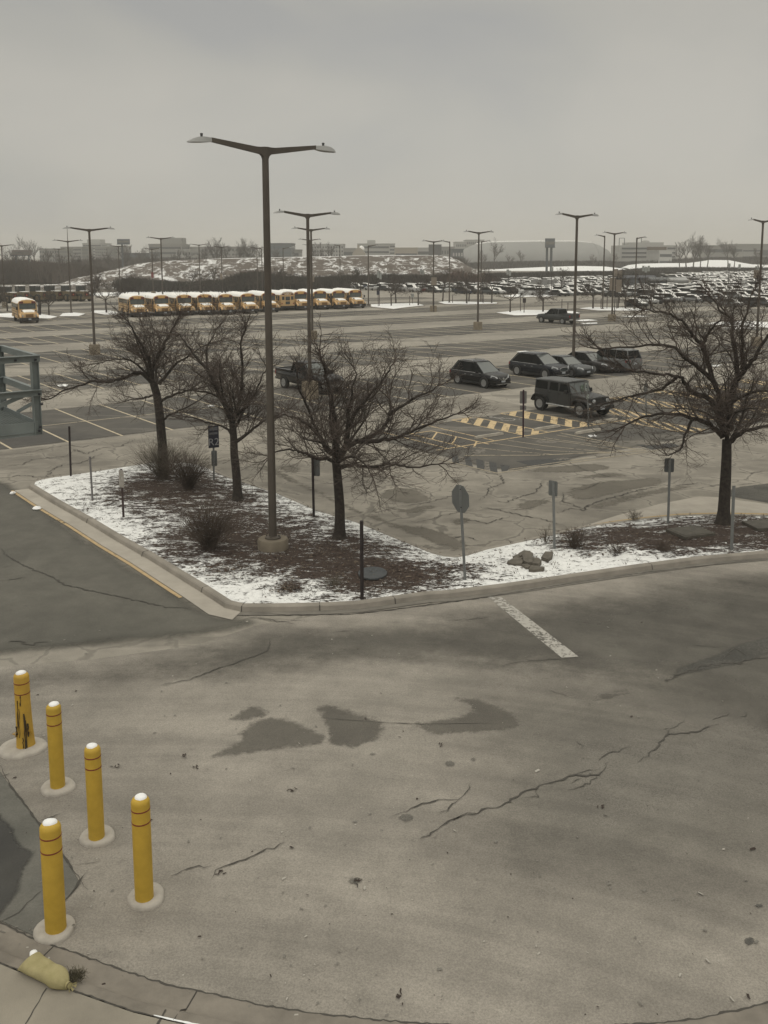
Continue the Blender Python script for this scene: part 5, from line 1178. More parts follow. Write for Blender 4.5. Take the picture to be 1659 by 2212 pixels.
def wheel(e_, x, y, r, wd=.23, spokes=5, rm=None, rimfrac=.66, n=24, det=True):
    s_ = 1 if y > 0 else -1; M = Matrix.Translation((x, y, r)) @ Matrix.Rotation(-s_*PI/2, 4, 'X')
    mb = MB().lathe([(r*.62, -wd/2), (r*.95, -wd/2), (r, -wd*.35), (r, wd*.35), (r*.95, wd/2), (r*.70, wd/2), (r*.66, wd*.42)], n, M=M); w_ = mb.build('wheel', tyre_m, e_, smooth=40)
    if det:
        mb = MB(); mb.lathe([(r*rimfrac*1.02, wd*.43), (r*rimfrac*1.02, wd*.50), (r*rimfrac*.92, wd*.47), (r*rimfrac*.9, wd*.30)], n, M=M, mi=0)
        for k in range(spokes):
            R = Matrix.Rotation(2*PI*k/spokes, 4, 'Z'); mb.add([(-.04, .04, wd*.46), (.04, .04, wd*.46), (.02, r*rimfrac*.93, wd*.44), (-.02, r*rimfrac*.93, wd*.44)], [(0, 1, 2, 3)], 0, M @ R)
        mb.lathe([(.07, wd*.40), (.06, wd*.5), (.0, wd*.5)], 12, M=M); mb.lathe([(r*rimfrac*.9, wd*.20), (r*rimfrac*.9, wd*.28)], n, M=M, mi=1)
        mb.build('rim', [rm or rim_m, rim_dark], w_)
    else: MB().lathe([(r*.6, wd*.45), (r*.55, wd*.52), (.0, wd*.52)], 10, M=M).build('rim', rm or rim_m, w_)
    return w_
def sect(x, w_, zl, zt, cr=.03, tuck=.88):
    h_ = zt - zl
    half = [(w_*.80, zl), (w_*tuck + w_*.06, zl + h_*.10), (w_*.985, zl + h_*.35), (w_, zl + h_*.60), (w_*.975, zl + h_*.86), (w_*.90, zt - .01), (w_*.55, zt + cr*.8), (w_*.2, zt + cr)]
    return [(x, y, z) for y, z in half] + [(x, -y, z) for y, z in half[::-1]]
def car(name, pm, L, W, H, belt, hood, deck, wb, wr, gh, clear=.24, nose=.72, label='', cat='car', group=None, spokes=5, trim=True, rails=False, suv=True, roofm=None, grille='bar', rimm=None):
    """x forward; gh = (rear base, rear roof, front roof, front base) as x"""
    e_ = empty(name); tag(e_, label, cat, group); hl, hw = L/2, W/2
    fx = wb/2 + .05; rx = -wb/2 + .05
    st = [(-hl, .80, clear + .22, deck - .16), (-hl + .04, .90, clear + .08, deck - .05), (-hl + .22, .96, clear, deck), (gh[0] + .15, .985, clear, (deck + belt)/2 if not suv else belt), (rx + .4, 1.0, clear, belt), (0, 1.0, clear, belt - .015), (gh[3] - .35, 1.0, clear, belt - .04),
          (gh[3], .99, clear, hood + .035), (fx, .98, clear, hood), (hl - .42, .95, clear, hood - .06), (hl - .16, .87, clear, hood - .14), (hl - .04, .78, clear + .06, nose - .04), (hl, .66, clear + .14, nose - .16)]
    body = MB().loft([sect(x, hw*w_, zl, zt, .035) for x, w_, zl, zt in st]).build('body', pm, e_, smooth=38)
    # greenhouse
    wbse, wr_ = hw*.88, hw*.70; rb, rr, fr, fb = gh; zb0 = belt - .03; zr = H - .045
    def ring(x, z, w_): return [(x, w_, z), (x, -w_, z)]
    mb = MB(); P8 = []
    bl = [(rb, wbse*.93, deck - .02 if not suv else zb0), (rr*.6 + rb*.4 + .1, wbse, zb0), (0, wbse*1.01, zb0), (fr + .15, wbse, zb0), (fb, wbse*.93, hood + .01)]
    tl = [(rr, wr_*.93, zr - .03), (rr + .35, wr_, zr), (0, wr_*1.03, zr + .01), (fr - .2, wr_*1.0, zr), (fr, wr_*.93, zr - .03)]
    vs = [(x, y, z) for x, y, z in bl] + [(x, y, z) for x, y, z in tl] + [(x, -y, z) for x, y, z in bl] + [(x, -y, z) for x, y, z in tl]
    fs = [(i, i+1, 6+i, 5+i) for i in range(4)] + [(10+i, 15+i, 16+i, 11+i) for i in range(4)]
    mb.add(vs, fs); mb.build('side_windows', glass_m, e_)
    MB().add([vs[0], vs[5], vs[15], vs[10]], [(0, 1, 2, 3)]).build('rear_window', glass_m, e_)
    MB().add([vs[4], vs[14], vs[19], vs[9]], [(0, 1, 2, 3)]).build('windscreen', wind_m, e_)
    mb = MB(); rf = []
    for i, (x, y, z) in enumerate(tl):
        k = 1.03; rf.append([(x*1.0 + (-.03 if i == 0 else .02 if i == 4 else 0), y*k, z - .005), (x, y*.9, z + .028), (x, y*.5, z + .045), (x, 0, z + .05), (x, -y*.5, z + .045), (x, -y*.9, z + .028), (x, -y*k, z - .005)])
    mb.loft(rf); mb.build('roof', roofm or pm, e_, smooth=50)
    mb = MB()
    for s_ in (1, -1):
        o_ = 0 if s_ == 1 else 10; q = lambda i: Vector(vs[i + o_])
        for i, wd_ in ((0, .055), (4, .04)): mb.tube([q(i) + Vector((0, 0, -.02)), q(i + 5)], wd_, 6, flat=.6)
        up = lambda u, x0, x1: (Vector((x0, s_*wbse*1.0, zb0)), Vector((x1, s_*wr_*1.03, zr)))
        for xa, xb, wd_ in ((-.08, -.10, .035), (-wb/2 + .25, -wb/2 + .30, .04 if suv else .0)):
            if wd_: a, b = up(0, xa, xb); mb.tube([a, b], wd_, 6, flat=.5)
        mb.tube([q(5), q(6), q(7), q(8), q(9)], .028, 6)
    mb.build('pillars', pm, e_)
    if trim:
        mb = MB()
        for s_ in (1, -1):
            y0 = s_*(wbse + .012); mb.tube([(rb + .1, y0*.95, zb0 + .02), (rb + .35, y0, zb0 + .012), (0, y0*1.01, zb0 + .012), (fb - .25, y0*.98, zb0 + .012)], .013, 5)
            mb.tube([(rb + .1, y0*.95, zb0 + .02), (rr + .12, s_*wr_*1.0, zr - .05), (rr + .4, s_*(wr_ + .035), zr - .015), (0, s_*(wr_*1.03 + .03), zr - .01), (fr - .15, s_*(wr_ + .03), zr - .02)], .012, 5)
        mb.build('window_trim', chrome, e_)
    if rails:
        for s_ in (1, -1): MB().tube([(rr + .35, s_*wr_*.88, zr + .04), (rr + .45, s_*wr_*.88, zr + .085), (fr - .5, s_*wr_*.88, zr + .085), (fr - .4, s_*wr_*.88, zr + .04)], .018, 6).build('roof_rail', chrome if trim else plast, e_)
    # arches, sills, wheels
    for x in (fx, rx):
        for s_ in (1, -1):
            M = Matrix.Translation((x, s_*(hw*.965), wr*1.02)) @ Matrix.Rotation(-s_*PI/2, 4, 'X'); MB().lathe([(wr*1.16, -.12), (wr*1.16, .04), (wr*1.06, .045), (wr*.9, .02)], 24, M=M).build('wheel_arch', plast, e_, smooth=40)
    for s_ in (1, -1): MB().box((0, s_*hw*.93, clear + .06), (wb - wr*2.4, .10, .13)).build('sill', plast, e_)
    for x in (fx, rx):
        for s_ in (1, -1): wheel(e_, x, s_*(hw - .09), wr, spokes=spokes, rm=rimm)
    # face
    for s_ in (1, -1):
        MB().loft([[(hl - .34, s_*hw*.93, nose + .04), (hl - .34, s_*hw*.90, nose + .17), (hl - .30, s_*hw*.82, nose + .19), (hl - .30, s_*hw*.80, nose + .06)], [(hl - .045, s_*hw*.62, nose - .04), (hl - .06, s_*hw*.60, nose + .06), (hl - .09, s_*hw*.52, nose + .08), (hl - .04, s_*hw*.50, nose - .02)]]).build('headlight', lamp_m, e_)
        MB().loft([[(-hl - .01, s_*hw*.62, deck - .26), (-hl - .01, s_*hw*.62, deck - .12), (-hl + .10, s_*hw*.60, deck - .08), (-hl + .10, s_*hw*.60, deck - .26)], [(-hl + .08, s_*hw*.93, deck - .28), (-hl + .08, s_*hw*.92, deck - .10), (-hl + .22, s_*hw*.97, deck - .09), (-hl + .22, s_*hw*.985, deck - .26)]]).build('tail_light', tail_m, e_)
        m_ = MB().box((fb - .45, s_*(hw + .06), belt + .06), (.12, .20, .15), taper=.8).build('mirror', pm, e_)
        mb = MB()
        for x in (-.35, -wb/2 + .35 if L > 4 else .4): mb.box((x + .5, s_*(hw*.995), belt - .18), (.17, .03, .03))
        mb.build('door_handles', chrome if trim else pm, e_)
    if grille == 'v':
        MB().box((hl - .02, 0, nose - .10), (.06, hw*.85, .16)).build('grille', plast, e_); mb = MB(); mb.tube([(hl + .01, hw*.42, nose + .02), (hl + .025, .14, nose - .16), (hl + .025, -.14, nose - .16), (hl + .01, -hw*.42, nose + .02)], .022, 6); mb.lathe([(.075, 0), (.075, .02), (.05, .022)], 14, M=Matrix.Translation((hl + .015, 0, nose - .05)) @ Matrix.Rotation(PI/2, 4, 'Y')); mb.build('badge', chrome, e_)
    elif grille == 'oval':
        oc_ = [(.42*math.cos(a), .14*math.sin(a)) for a in np.linspace(0, 2*PI, 25)[:-1]]; M = Matrix.Translation((hl - .03, 0, nose - .05)) @ Matrix.Rotation(PI/2, 4, 'Z') @ Matrix.Rotation(PI/2, 4, 'X')
        MB().prism(oc_, 0, .06, M=M).build('grille', mat('grille_dark_mesh', (.03, .04, .045), .4, metal=.4), e_); MB().tube([(hl + .035, .43*math.cos(a), nose - .05 + .15*math.sin(a)) for a in np.linspace(0, 2*PI, 25)], .012, 5).build('grille_surround', chrome, e_)
    else: MB().box((hl - .02, 0, nose - .08), (.05, hw*.75, .15)).build('grille', plast, e_)
    MB().box((hl - .03, 0, clear + .13), (.12, hw*1.5, .13), taper=.92).build('lower_bumper', plast, e_)
    if trim: MB().box((hl + .01, 0, clear + .07), (.05, hw*1.2, .03)).build('bumper_trim', chrome, e_)
    MB().box((hl + .015, 0, clear + .24), (.02, .34, .17)).build('number_plate', plate_m, e_); MB().box((-hl - .01, 0, deck - .38), (.02, .34, .17)).build('number_plate', plate_m, e_)
    return e_
def place_end(o, px, py, L, front=True, rot=0.0, z=0.0):
    g = G(px, py); a = HEAD + rot + (0 if front else PI); o.rotation_euler = (0, 0, a); d = Vector((math.cos(HEAD + rot), math.sin(HEAD + rot), 0)); c_ = g - d*(L/2); o.location = (c_.x, c_.y, z)
GP = 'cars parked in the near bays'
blk = paintm('black_paint', (.008, .008, .009)); blu = paintm('blue_black_paint', (.008, .011, .017)); gry = paintm('dark_grey_paint', (.05, .055, .057), .35); bro = paintm('brown_black_paint', (.02, .018, .017)); sil = paintm('silver_paint', (.17, .175, .175), .35)
c = car('parked_car', blk, 4.65, 1.84, 1.70, .98, .96, 1.02, 2.70, .36, (-2.18, -1.55, .28, 1.20), nose=.72, label='black compact crossover with roof rails standing alone, leftmost of the near parked row', rails=True, grille='v', group=GP); place_end(c, 1087, 839.5, 4.65)
c = car('parked_car', blu, 4.78, 1.93, 1.74, 1.02, 1.0, 1.06, 2.85, .38, (-2.25, -1.58, .28, 1.30), nose=.78, label='large dark blue crossover with oval grille, second in the near parked row', grille='oval', group=GP); place_end(c, 1217, 820, 4.78)
c = car('parked_car', gry, 4.63, 1.81, 1.43, .90, .84, .93, 2.81, .34, (-1.75, -1.0, .25, 1.05), nose=.62, clear=.18, label='dark grey saloon between the blue crossover and the dark saloon, partly hidden', trim=False, suv=False, group=GP, rimm=mat('rim_dark_alloy', (.2, .2, .2), .4, metal=.5)); place_end(c, 1271, 816, 4.63)
c = car('parked_car', bro, 4.85, 1.83, 1.45, .91, .85, .94, 2.78, .34, (-1.8, -1.05, .3, 1.12), nose=.63, clear=.18, label='dark saloon with chrome U grille, fourth in the near row behind the twigs', trim=False, suv=False, group=GP, grille='v'); place_end(c, 1322, 807, 4.85)
c = car('parked_car', sil, 4.85, 1.94, 1.76, 1.08, 1.05, 1.12, 2.91, .38, (-2.38, -2.15, .40, 1.2), nose=.80, label='silver off-roader seen from the rear with red tail light, last of the near row', rails=True, trim=False, group=GP); place_end(c, 1372, 806, 4.85, front=False)

def wrangler():
    pm = mat('matt_grey_green_paint', (.030, .031, .031), .42, var=.08, vscale=2, spec=.4); top_m = mat('hard_top', (.085, .087, .086), .55, var=.12, vscale=3)
    e_ = empty('off_road_car'); tag(e_, 'boxy dark grey four door off-road car in the accessible bay, with flared fenders', 'off-road car', GP)
    W = 1.60; hw = W/2; bz = .60
    mb = MB(); st = [(-2.0, .97, .62, 1.18), (-1.9, 1, .55, 1.20), (-1.2, 1, .50, 1.20), (.62, 1, .50, 1.20), (.70, .99, .5, 1.20)]
    mb.loft([[(x, hw*w_, zl), (x, hw*w_*1.01, (zl + zt)/2), (x, hw*w_*.98, zt), (x, -hw*w_*.98, zt), (x, -hw*w_*1.01, (zl + zt)/2), (x, -hw*w_, zl)] for x, w_, zl, zt in st]); mb.build('body', pm, e_, smooth=30)
    mb = MB(); mb.loft([[(x, w_, .62), (x, w_, zt - .06), (x, w_*.86, zt), (x, 0, zt + .03), (x, -w_*.86, zt), (x, -w_, zt - .06), (x, -w_, .62)] for x, w_, zt in ((.70, .76, 1.19), (1.3, .70, 1.17), (1.9, .64, 1.13), (2.05, .63, 1.10))]); mb.build('bonnet', pm, e_, smooth=30)
    g_ = MB().box((2.07, 0, .87), (.06, 1.28, .46)).build('grille', pm, e_)
    for k in range(7): MB().box((2.105, (k - 3)*.105, .90), (.02, .062, .32)).build('grille_slot', plast, g_)
    for s_ in (1, -1):
        MB().lathe([(.10, 0), (.10, .05), (.075, .07), (0, .075)], 18, M=Matrix.Translation((2.09, s_*.50, .93)) @ Matrix.Rotation(PI/2, 4, 'Y')).build('headlight', lamp_m, e_, smooth=40)
        for xw in (1.52, -1.46):
            mb = MB(); pts = [(xw - .66, .62), (xw - .52, .86), (xw - .33, .98), (xw + .30, .98), (xw + .50, .88), (xw + .60, .68)]
            secs = [[(x, s_*(hw - .10), z), (x, s_*(hw + .15), z - .02), (x, s_*(hw + .155), z - .09), (x, s_*(hw - .10), z - .06)] for x, z in pts]; mb.loft(secs); mb.build('fender_flare', plast, e_, smooth=35)
            MB().lathe([(.43, -.08), (.43, 0)], 20, M=Matrix.Translation((xw, s_*(hw - .07), .46)) @ Matrix.Rotation(-s_*PI/2, 4, 'X')).build('wheel_well', rim_dark, e_)
        for x0, x1 in ((-1.93, -1.02), (-.86, -.24), (-.12, .56)):
            zt0 = 1.74; sl_ = .16 if x1 > .5 else 0
            P_ = [(x0, s_*(hw*.985 + .006), 1.245), (x1, s_*(hw*.985 + .006), 1.245), (x1 - sl_, s_*(hw*.905 + .010), zt0 - .06), (x0 + .03, s_*(hw*.905 + .010), zt0 - .06)]
            mb = MB(); mb.add(P_ + [(a, b - s_*.02, c_) for a, b, c_ in P_], [(0, 1, 2, 3), (4, 5, 6, 7), (0, 1, 5, 4), (1, 2, 6, 5), (2, 3, 7, 6), (3, 0, 4, 7)]); mb.build('side_window', glass_m, e_)
        MB().tube([(-1.0, s_*(hw + .05), .46), (.75, s_*(hw + .05), .46)], .045, 8).build('side_step', chrome, e_, smooth=40)
        MB().box((.50, s_*(hw + .14), 1.27), (.10, .2, .2), taper=.85).build('mirror', plast, e_)
        for x in (-.42, .32): MB().box((x - .42, s_*(hw + .012), 1.10), (.18, .03, .035)).build('door_handle', plast, e_)
        for x in (-.93, -.18, .60): MB().box((x, s_*(hw*1.005 + .001), .85), (.012, .008, .66)).build('door_gap', plast, e_)
        MB().box((2.02, s_*.72, .80), (.12, .14, .09)).build('indicator', lamp_m, e_)
        MB().box((-2.02, s_*.66, 1.0), (.05, .16, .24)).build('tail_light', mat('tail_dark', (.06, .01, .01), .4), e_)
    mb = MB(); hwt = hw*.905; R_ = [[(x, hw*.975, 1.20), (x, hwt, z - .05), (x, hwt*.93, z), (x, 0, z + .02), (x, -hwt*.93, z), (x, -hwt, z - .05), (x, -hw*.975, 1.20)] for x, z in ((-1.98, 1.74), (-1.0, 1.79), (.2, 1.80))]
    mb.loft(R_); mb.add([(.2, hw*.975, 1.2), (.2, hwt, 1.75), (.42, hwt, 1.74), (.66, hw*.975, 1.2), (.2, -hw*.975, 1.2), (.2, -hwt, 1.75), (.42, -hwt, 1.74), (.66, -hw*.975, 1.2)], [(0, 1, 2, 3), (7, 6, 5, 4)])
    mb.build('cabin', pm, e_, smooth=25)
    MB().loft([[(x, hwt*.99, z - .035), (x, hwt*.92, z + .012), (x, 0, z + .035), (x, -hwt*.92, z + .012), (x, -hwt*.99, z - .035)] for x, z in ((-2.0, 1.745), (-1.0, 1.80), (.46, 1.80))]).build('hard_top', top_m, e_, smooth=40)
    P_ = [(.72, hw*.86, 1.21), (.72, -hw*.86, 1.21), (.47, -hwt*.90, 1.72), (.47, hwt*.90, 1.72)]; MB().add(P_, [(0, 1, 2, 3)]).build('windscreen', wind_m, e_)
    MB().tube([(.73, -hw*.93, 1.19), (.46, -hwt*.97, 1.76), (.46, hwt*.97, 1.76), (.73, hw*.93, 1.19), (.73, -hw*.93, 1.19)], .035, 6).build('windscreen_frame', pm, e_)
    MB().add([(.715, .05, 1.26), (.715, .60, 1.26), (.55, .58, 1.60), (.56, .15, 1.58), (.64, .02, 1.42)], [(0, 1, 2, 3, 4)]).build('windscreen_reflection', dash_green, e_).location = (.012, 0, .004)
    b_ = MB().box((2.24, 0, .58), (.22, 1.62, .20), taper=.94).build('bumper', plast, e_); MB().box((2.25, 0, .69), (.20, 1.05, .03)).build('bumper_plate', chrome, b_)
    MB().box((2.36, -.1, .58), (.02, .32, .16)).build('number_plate', plate_m, e_); MB().box((-2.12, 0, .58), (.18, 1.60, .20)).build('rear_bumper', plast, e_)
    MB().lathe([(.40, 0), (.41, .1), (.38, .22), (.2, .24)], 24, M=Matrix.Translation((-2.02, 0, 1.02)) @ Matrix.Rotation(-PI/2, 4, 'Y')).build('spare_wheel', tyre_m, e_, smooth=40)
    for xw in (1.52, -1.46):
        for s_ in (1, -1): wheel(e_, xw, s_*(hw + .01), .41, .26, 5, rimfrac=.58)
    return e_
j = wrangler(); place_end(j, 1299, 903, 4.65, rot=math.radians(-2)); j.scale = (1.06, 1.06, 1.03)

def pickup(pm, label, L=5.9):
    e_ = empty('pickup_truck'); tag(e_, label, 'pickup truck'); hw = .98; hl = L/2; wr = .40
    MB().loft([sect(x, hw*w_, zl, zt, .02) for x, w_, zl, zt in ((-hl, .95, .6, 1.18), (-hl + .08, .99, .48, 1.22), (-1.0, 1, .42, 1.22), (1.0, 1, .42, 1.16), (1.35, .99, .42, 1.20), (2.2, .98, .42, 1.15), (hl - .2, .93, .42, 1.08), (hl - .04, .86, .5, .95), (hl, .78, .55, .85))]).build('body', pm, e_, smooth=35)
    mb = MB()
    for s_ in (1, -1): mb.box((-hl + 1.02, s_*(hw - .06), 1.25), (1.96, .12, .12))
    mb.box((-hl + .05, 0, 1.25), (.1, 1.9, .12)); mb.build('bed_rail', pm, e_); MB().box((-hl + 1.02, 0, 1.243), (1.85, 1.68, .012)).build('bed_cover', plast, e_)
    mb = MB(); R_ = [(-.92, .86, 1.2, .70, 1.84), (-.2, .88, 1.18, .72, 1.90), (.45, .88, 1.16, .71, 1.88)]
    mb.loft([[(x0, w0, z0), (x0 + (.12 if i == 0 else 0), w1, z1), (x0 + (.12 if i == 0 else 0), -w1, z1), (x0, -w0, z0)] for i, (x0, w0, z0, w1, z1) in enumerate(R_)] + [[(1.28, .82, 1.18), (.55, .69, 1.86), (.55, -.69, 1.86), (1.28, -.82, 1.18)]]); mb.build('cab_glass', glass_m, e_)
    MB().loft([[(x, .72, z - .03), (x, .66, z + .02), (x, 0, z + .05), (x, -.66, z + .02), (x, -.72, z - .03)] for x, z in ((-.84, 1.84), (-.2, 1.90), (.62, 1.86))]).build('roof', pm, e_, smooth=40)
    mb = MB()
    for s_ in (1, -1):
        for a, b, c_, d, w_ in ((-.92, 1.2, -.80, 1.84, .08), (.1, 1.17, .08, 1.88, .05), (-.45, 1.18, -.45, 1.86, .05), (1.28, 1.18, .56, 1.86, .05)): mb.tube([(a, s_*.865, b), (c_, s_*.71, d)], w_, 6, flat=.5)
    mb.build('pillars', pm, e_); MB().add([(1.26, .76, 1.2), (.60, .64, 1.82), (.60, -.64, 1.82), (1.26, -.76, 1.2)], [(0, 1, 2, 3)]).build('windscreen', wind_m, e_).location = (.02, 0, .01)
    for s_ in (1, -1):
        MB().box((-hl + .02, s_*(hw - .1), 1.02), (.1, .14, .30)).build('tail_light', tail_m, e_); MB().box((hl - .08, s_*(hw - .25), .88), (.12, .30, .20)).build('headlight', lamp_m, e_); MB().box((1.05, s_*(hw + .1), 1.22), (.12, .2, .22)).build('mirror', plast, e_)
        for x in (1.95, -1.75): MB().lathe([(wr*1.15, -.15), (wr*1.15, .03), (wr*.9, .03)], 22, M=Matrix.Translation((x, s_*(hw - .02), wr)) @ Matrix.Rotation(-s_*PI/2, 4, 'X')).build('wheel_arch', plast, e_); wheel(e_, x, s_*(hw - .10), wr, .27, 6)
    MB().box((-hl - .06, 0, .62), (.16, 1.85, .18)).build('rear_bumper', chrome, e_); MB().box((hl, 0, .60), (.14, 1.7, .2)).build('front_bumper', chrome, e_); MB().box((hl - .02, 0, .88), (.06, 1.15, .26)).build('grille', plast, e_)
    return e_
pk = pickup(mat('dark_green_grey_paint', (.035, .038, .038), .4), 'dark grey pickup truck alone in the middle distance, nose to the left, snow beneath')
rw_, fw_ = G(1218.5, 700.5), G(1166.7, 696.5); d_ = (fw_ - rw_).normalized(); ce = (rw_ + fw_)/2; nn = Vector((-d_.y, d_.x, 0)); nn = nn if nn.y > 0 else -nn; ce = ce + nn*.9 - d_*.1
pk.location = (ce.x, ce.y, 0); pk.rotation_euler = (0, 0, heading(d_))
pk2 = pickup(paintm('black_truck_paint', (.010, .010, .011)), 'black pickup truck half hidden behind the branches and the square lamp pedestal', 5.8); place_end(pk2, 722, 853, 5.9)

# ---- school buses
bus_y = mat('bus_yellow', (.52, .345, .165), .5, var=.08, vscale=1.2); bus_glass = mat('bus_glass', (.045, .052, .05), .12, spec=.7); bus_blk = mat('bus_black', (.018, .016, .016), .6); snow_roof = mat('roof_snow', (.80, .79, .76), .9, var=.05, vscale=2)
def school_bus(L=9.6, rear=False):
    e_ = empty('school_bus'); e_['category'] = 'school bus'; hw = 1.2; fb = L/2 - 1.75; zf = .55; hh = 3.05
    prof = [(hw, zf), (hw, 2.15), (hw*.98, 2.55), (hw*.86, 2.82), (hw*.60, 2.98), (0, 3.04)]; ring = lambda x, k=1.0: [(x, y*k, zf + (z - zf)*k if z > 2.5 else z) for y, z in prof] + [(x, -y*k, zf + (z - zf)*k if z > 2.5 else z) for y, z in prof[-2::-1]]
    MB().loft([ring(-L/2 + .02, .97), ring(-L/2 + .15), ring(fb - .1), ring(fb, .985)]).build('body', bus_y, e_, smooth=35)
    # snow on roof
    sn = [(hw*1.0, 2.52), (hw*.91, 2.84), (hw*.62, 3.07), (0, 3.15)]; sr = lambda x, k=1: [(x, y*k, z*(1 if k == 1 else .985)) for y, z in sn] + [(x, -y*k, z*(1 if k == 1 else .985)) for y, z in sn[-2::-1]] + [(x, -hw*.93*k, 2.5), (x, hw*.93*k, 2.5)]
    MB().loft([sr(-L/2 + .02, .95), sr(-L/2 + .3), sr(0), sr(fb - .45), sr(fb - .12, .93)]).build('snow_cover', snow_roof, e_, smooth=60)
    # bonnet
    MB().loft([[(x, w_, .62), (x, w_, zt - .22), (x, w_*.8, zt), (x, -w_*.8, zt), (x, -w_, zt - .22), (x, -w_, .62)] for x, w_, zt in ((fb, 1.05, 1.66), (fb + .8, .98, 1.58), (L/2 - .15, .82, 1.42), (L/2 - .02, .72, 1.25))]).build('bonnet', bus_y, e_, smooth=35)
    MB().loft([[(x, w_, zt - .03), (x, w_*.6, zt + .07), (x, -w_*.6, zt + .07), (x, -w_, zt - .03)] for x, w_, zt in ((fb + .05, .86, 1.67), (fb + .8, .80, 1.60), (L/2 - .22, .62, 1.46))]).build('bonnet_snow', snow_roof, e_, smooth=60)
    for s_ in (1, -1):
        MB().loft([[(x, s_*.95, z), (x, s_*1.2, z - .05), (x, s_*1.2, z - .2), (x, s_*.95, z - .2)] for x, z in ((fb - .05, 1.0), (fb + .25, 1.28), (fb + .8, 1.32), (fb + 1.2, 1.15), (fb + 1.5, .9))]).build('fender', bus_y, e_, smooth=40)
        MB().lathe([(.13, 0), (.12, .05), (0, .06)], 14, M=Matrix.Translation((L/2 - .12, s_*.82, 1.0)) @ Matrix.Rotation(PI/2, 4, 'Y')).build('headlight', lamp_m, e_)
        for k, z in enumerate((1.05, 1.38, 1.72)): MB().box((-.85, s_*(hw + .008), z), (L - 2.0, .03, .05 if k else .06)).build('rub_rail', bus_blk, e_)
        nwin = 7; w0 = -L/2 + .45; w1 = fb - 1.15; ww = (w1 - w0)/nwin
        for k in range(nwin): MB().box((w0 + ww*(k + .5), s_*(hw + .004), 2.14), (ww*.80, .03, .60)).build('side_window', bus_glass, e_)
        wheel(e_, fb + .70, s_*(hw - .18), .46, .28, det=False, rm=bus_blk); wheel(e_, -L/2 + 2.6, s_*(hw - .16), .46, .32, det=False, rm=bus_blk)
        MB().lathe([(.58, -.2), (.58, .01)], 18, M=Matrix.Translation((-L/2 + 2.6, s_*(hw), .55)) @ Matrix.Rotation(-s_*PI/2, 4, 'X')).build('wheel_arch', bus_blk, e_)
        MB().box((fb + .02, s_*.78, 2.70), (.08, .50, .26)).build('warning_light', mat('bus_red_lens', (.10, .014, .014), .35), e_)
        MB().tube([(fb + .1, s_*1.1, 2.3), (fb + .5, s_*1.38, 2.1), (fb + .5, s_*1.38, 1.75)], .025, 5).build('mirror_bracket', bus_blk, e_); MB().box((fb + .5, s_*1.40, 1.95), (.07, .22, .42)).build('mirror', bus_blk, e_)
        MB().lathe([(.0, -.1), (.10, -.05), (.12, 0), (.10, .06), (0, .1)], 10, c=(L/2 - .55, s_*.88, 1.62)).build('cross_view_mirror', bus_blk, e_)
    MB().box((fb + .015, 0, 2.14), (.05, 2.06, .66)).build('windscreen', wind_m, e_); MB().box((fb + .045, 0, 2.15), (.03, .05, .66)).build('windscreen_bar', bus_blk, e_)
    MB().box((fb + .01, 0, 2.51), (.06, 2.2, .07)).build('header_band', bus_blk, e_); MB().box((fb + .03, 0, 2.72), (.06, .98, .24)).build('destination_panel', mat('bus_panel', (.52, .31, .10), .5), e_)
    MB().box((fb - .48, -(hw + .006), 1.55), (.78, .04, 1.95)).build('door', mat('bus_door_glass', (.02, .021, .02), .3), e_)
    MB().box((fb - .48, -(hw + .02), 1.55), (.05, .04, 1.95)).build('door_bar', bus_y, e_)
    g_ = MB().box((L/2 + .01, 0, 1.0), (.06, .95, .42)).build('grille', mat('bus_grille', (.16, .085, .025), .5), e_)
    MB().loft([[(L/2 - .45, 1.22, .38), (L/2 - .45, 1.22, .72), (L/2 - .5, 1.0, .72), (L/2 - .5, 1.0, .38)], [(L/2 + .10, 1.02, .36), (L/2 + .10, 1.02, .76), (L/2, .9, .76), (L/2, .9, .36)], [(L/2 + .17, 0, .36), (L/2 + .17, 0, .76), (L/2 + .06, 0, .76), (L/2 + .06, 0, .36)], [(L/2 + .10, -1.02, .36), (L/2 + .10, -1.02, .76), (L/2, -.9, .76), (L/2, -.9, .36)], [(L/2 - .45, -1.22, .38), (L/2 - .45, -1.22, .72), (L/2 - .5, -1.0, .72), (L/2 - .5, -1.0, .38)]]).build('front_bumper', bus_blk, e_)
    MB().box((L/2 + .18, 0, .56), (.02, .34, .17)).build('number_plate', plate_m, e_)
    MB().box((-L/2 - .06, 0, .62), (.2, 2.4, .28)).build('rear_bumper', bus_blk, e_); MB().box((-L/2 + .0, 0, 1.95), (.05, .75, .62)).build('rear_window', bus_glass, e_); MB().box((-L/2 + .0, 0, 1.25), (.05, .75, .45)).build('rear_door_window', bus_glass, e_)
    for s_ in (1, -1):
        MB().box((-L/2, s_*.78, 2.0), (.05, .42, .55)).build('rear_side_window', bus_glass, e_)
        MB().box((-L/2 + .02, s_*.78, 2.62), (.06, .4, .2)).build('rear_warning_light', mat('bus_red_lens', (.10, .014, .014), .35), e_); MB().box((-L/2, s_*1.0, 1.15), (.05, .18, .18)).build('tail_light', tail_m, e_)
    return e_
BUS = school_bus(9.2)
GB = 'yellow school buses with snowy roofs'
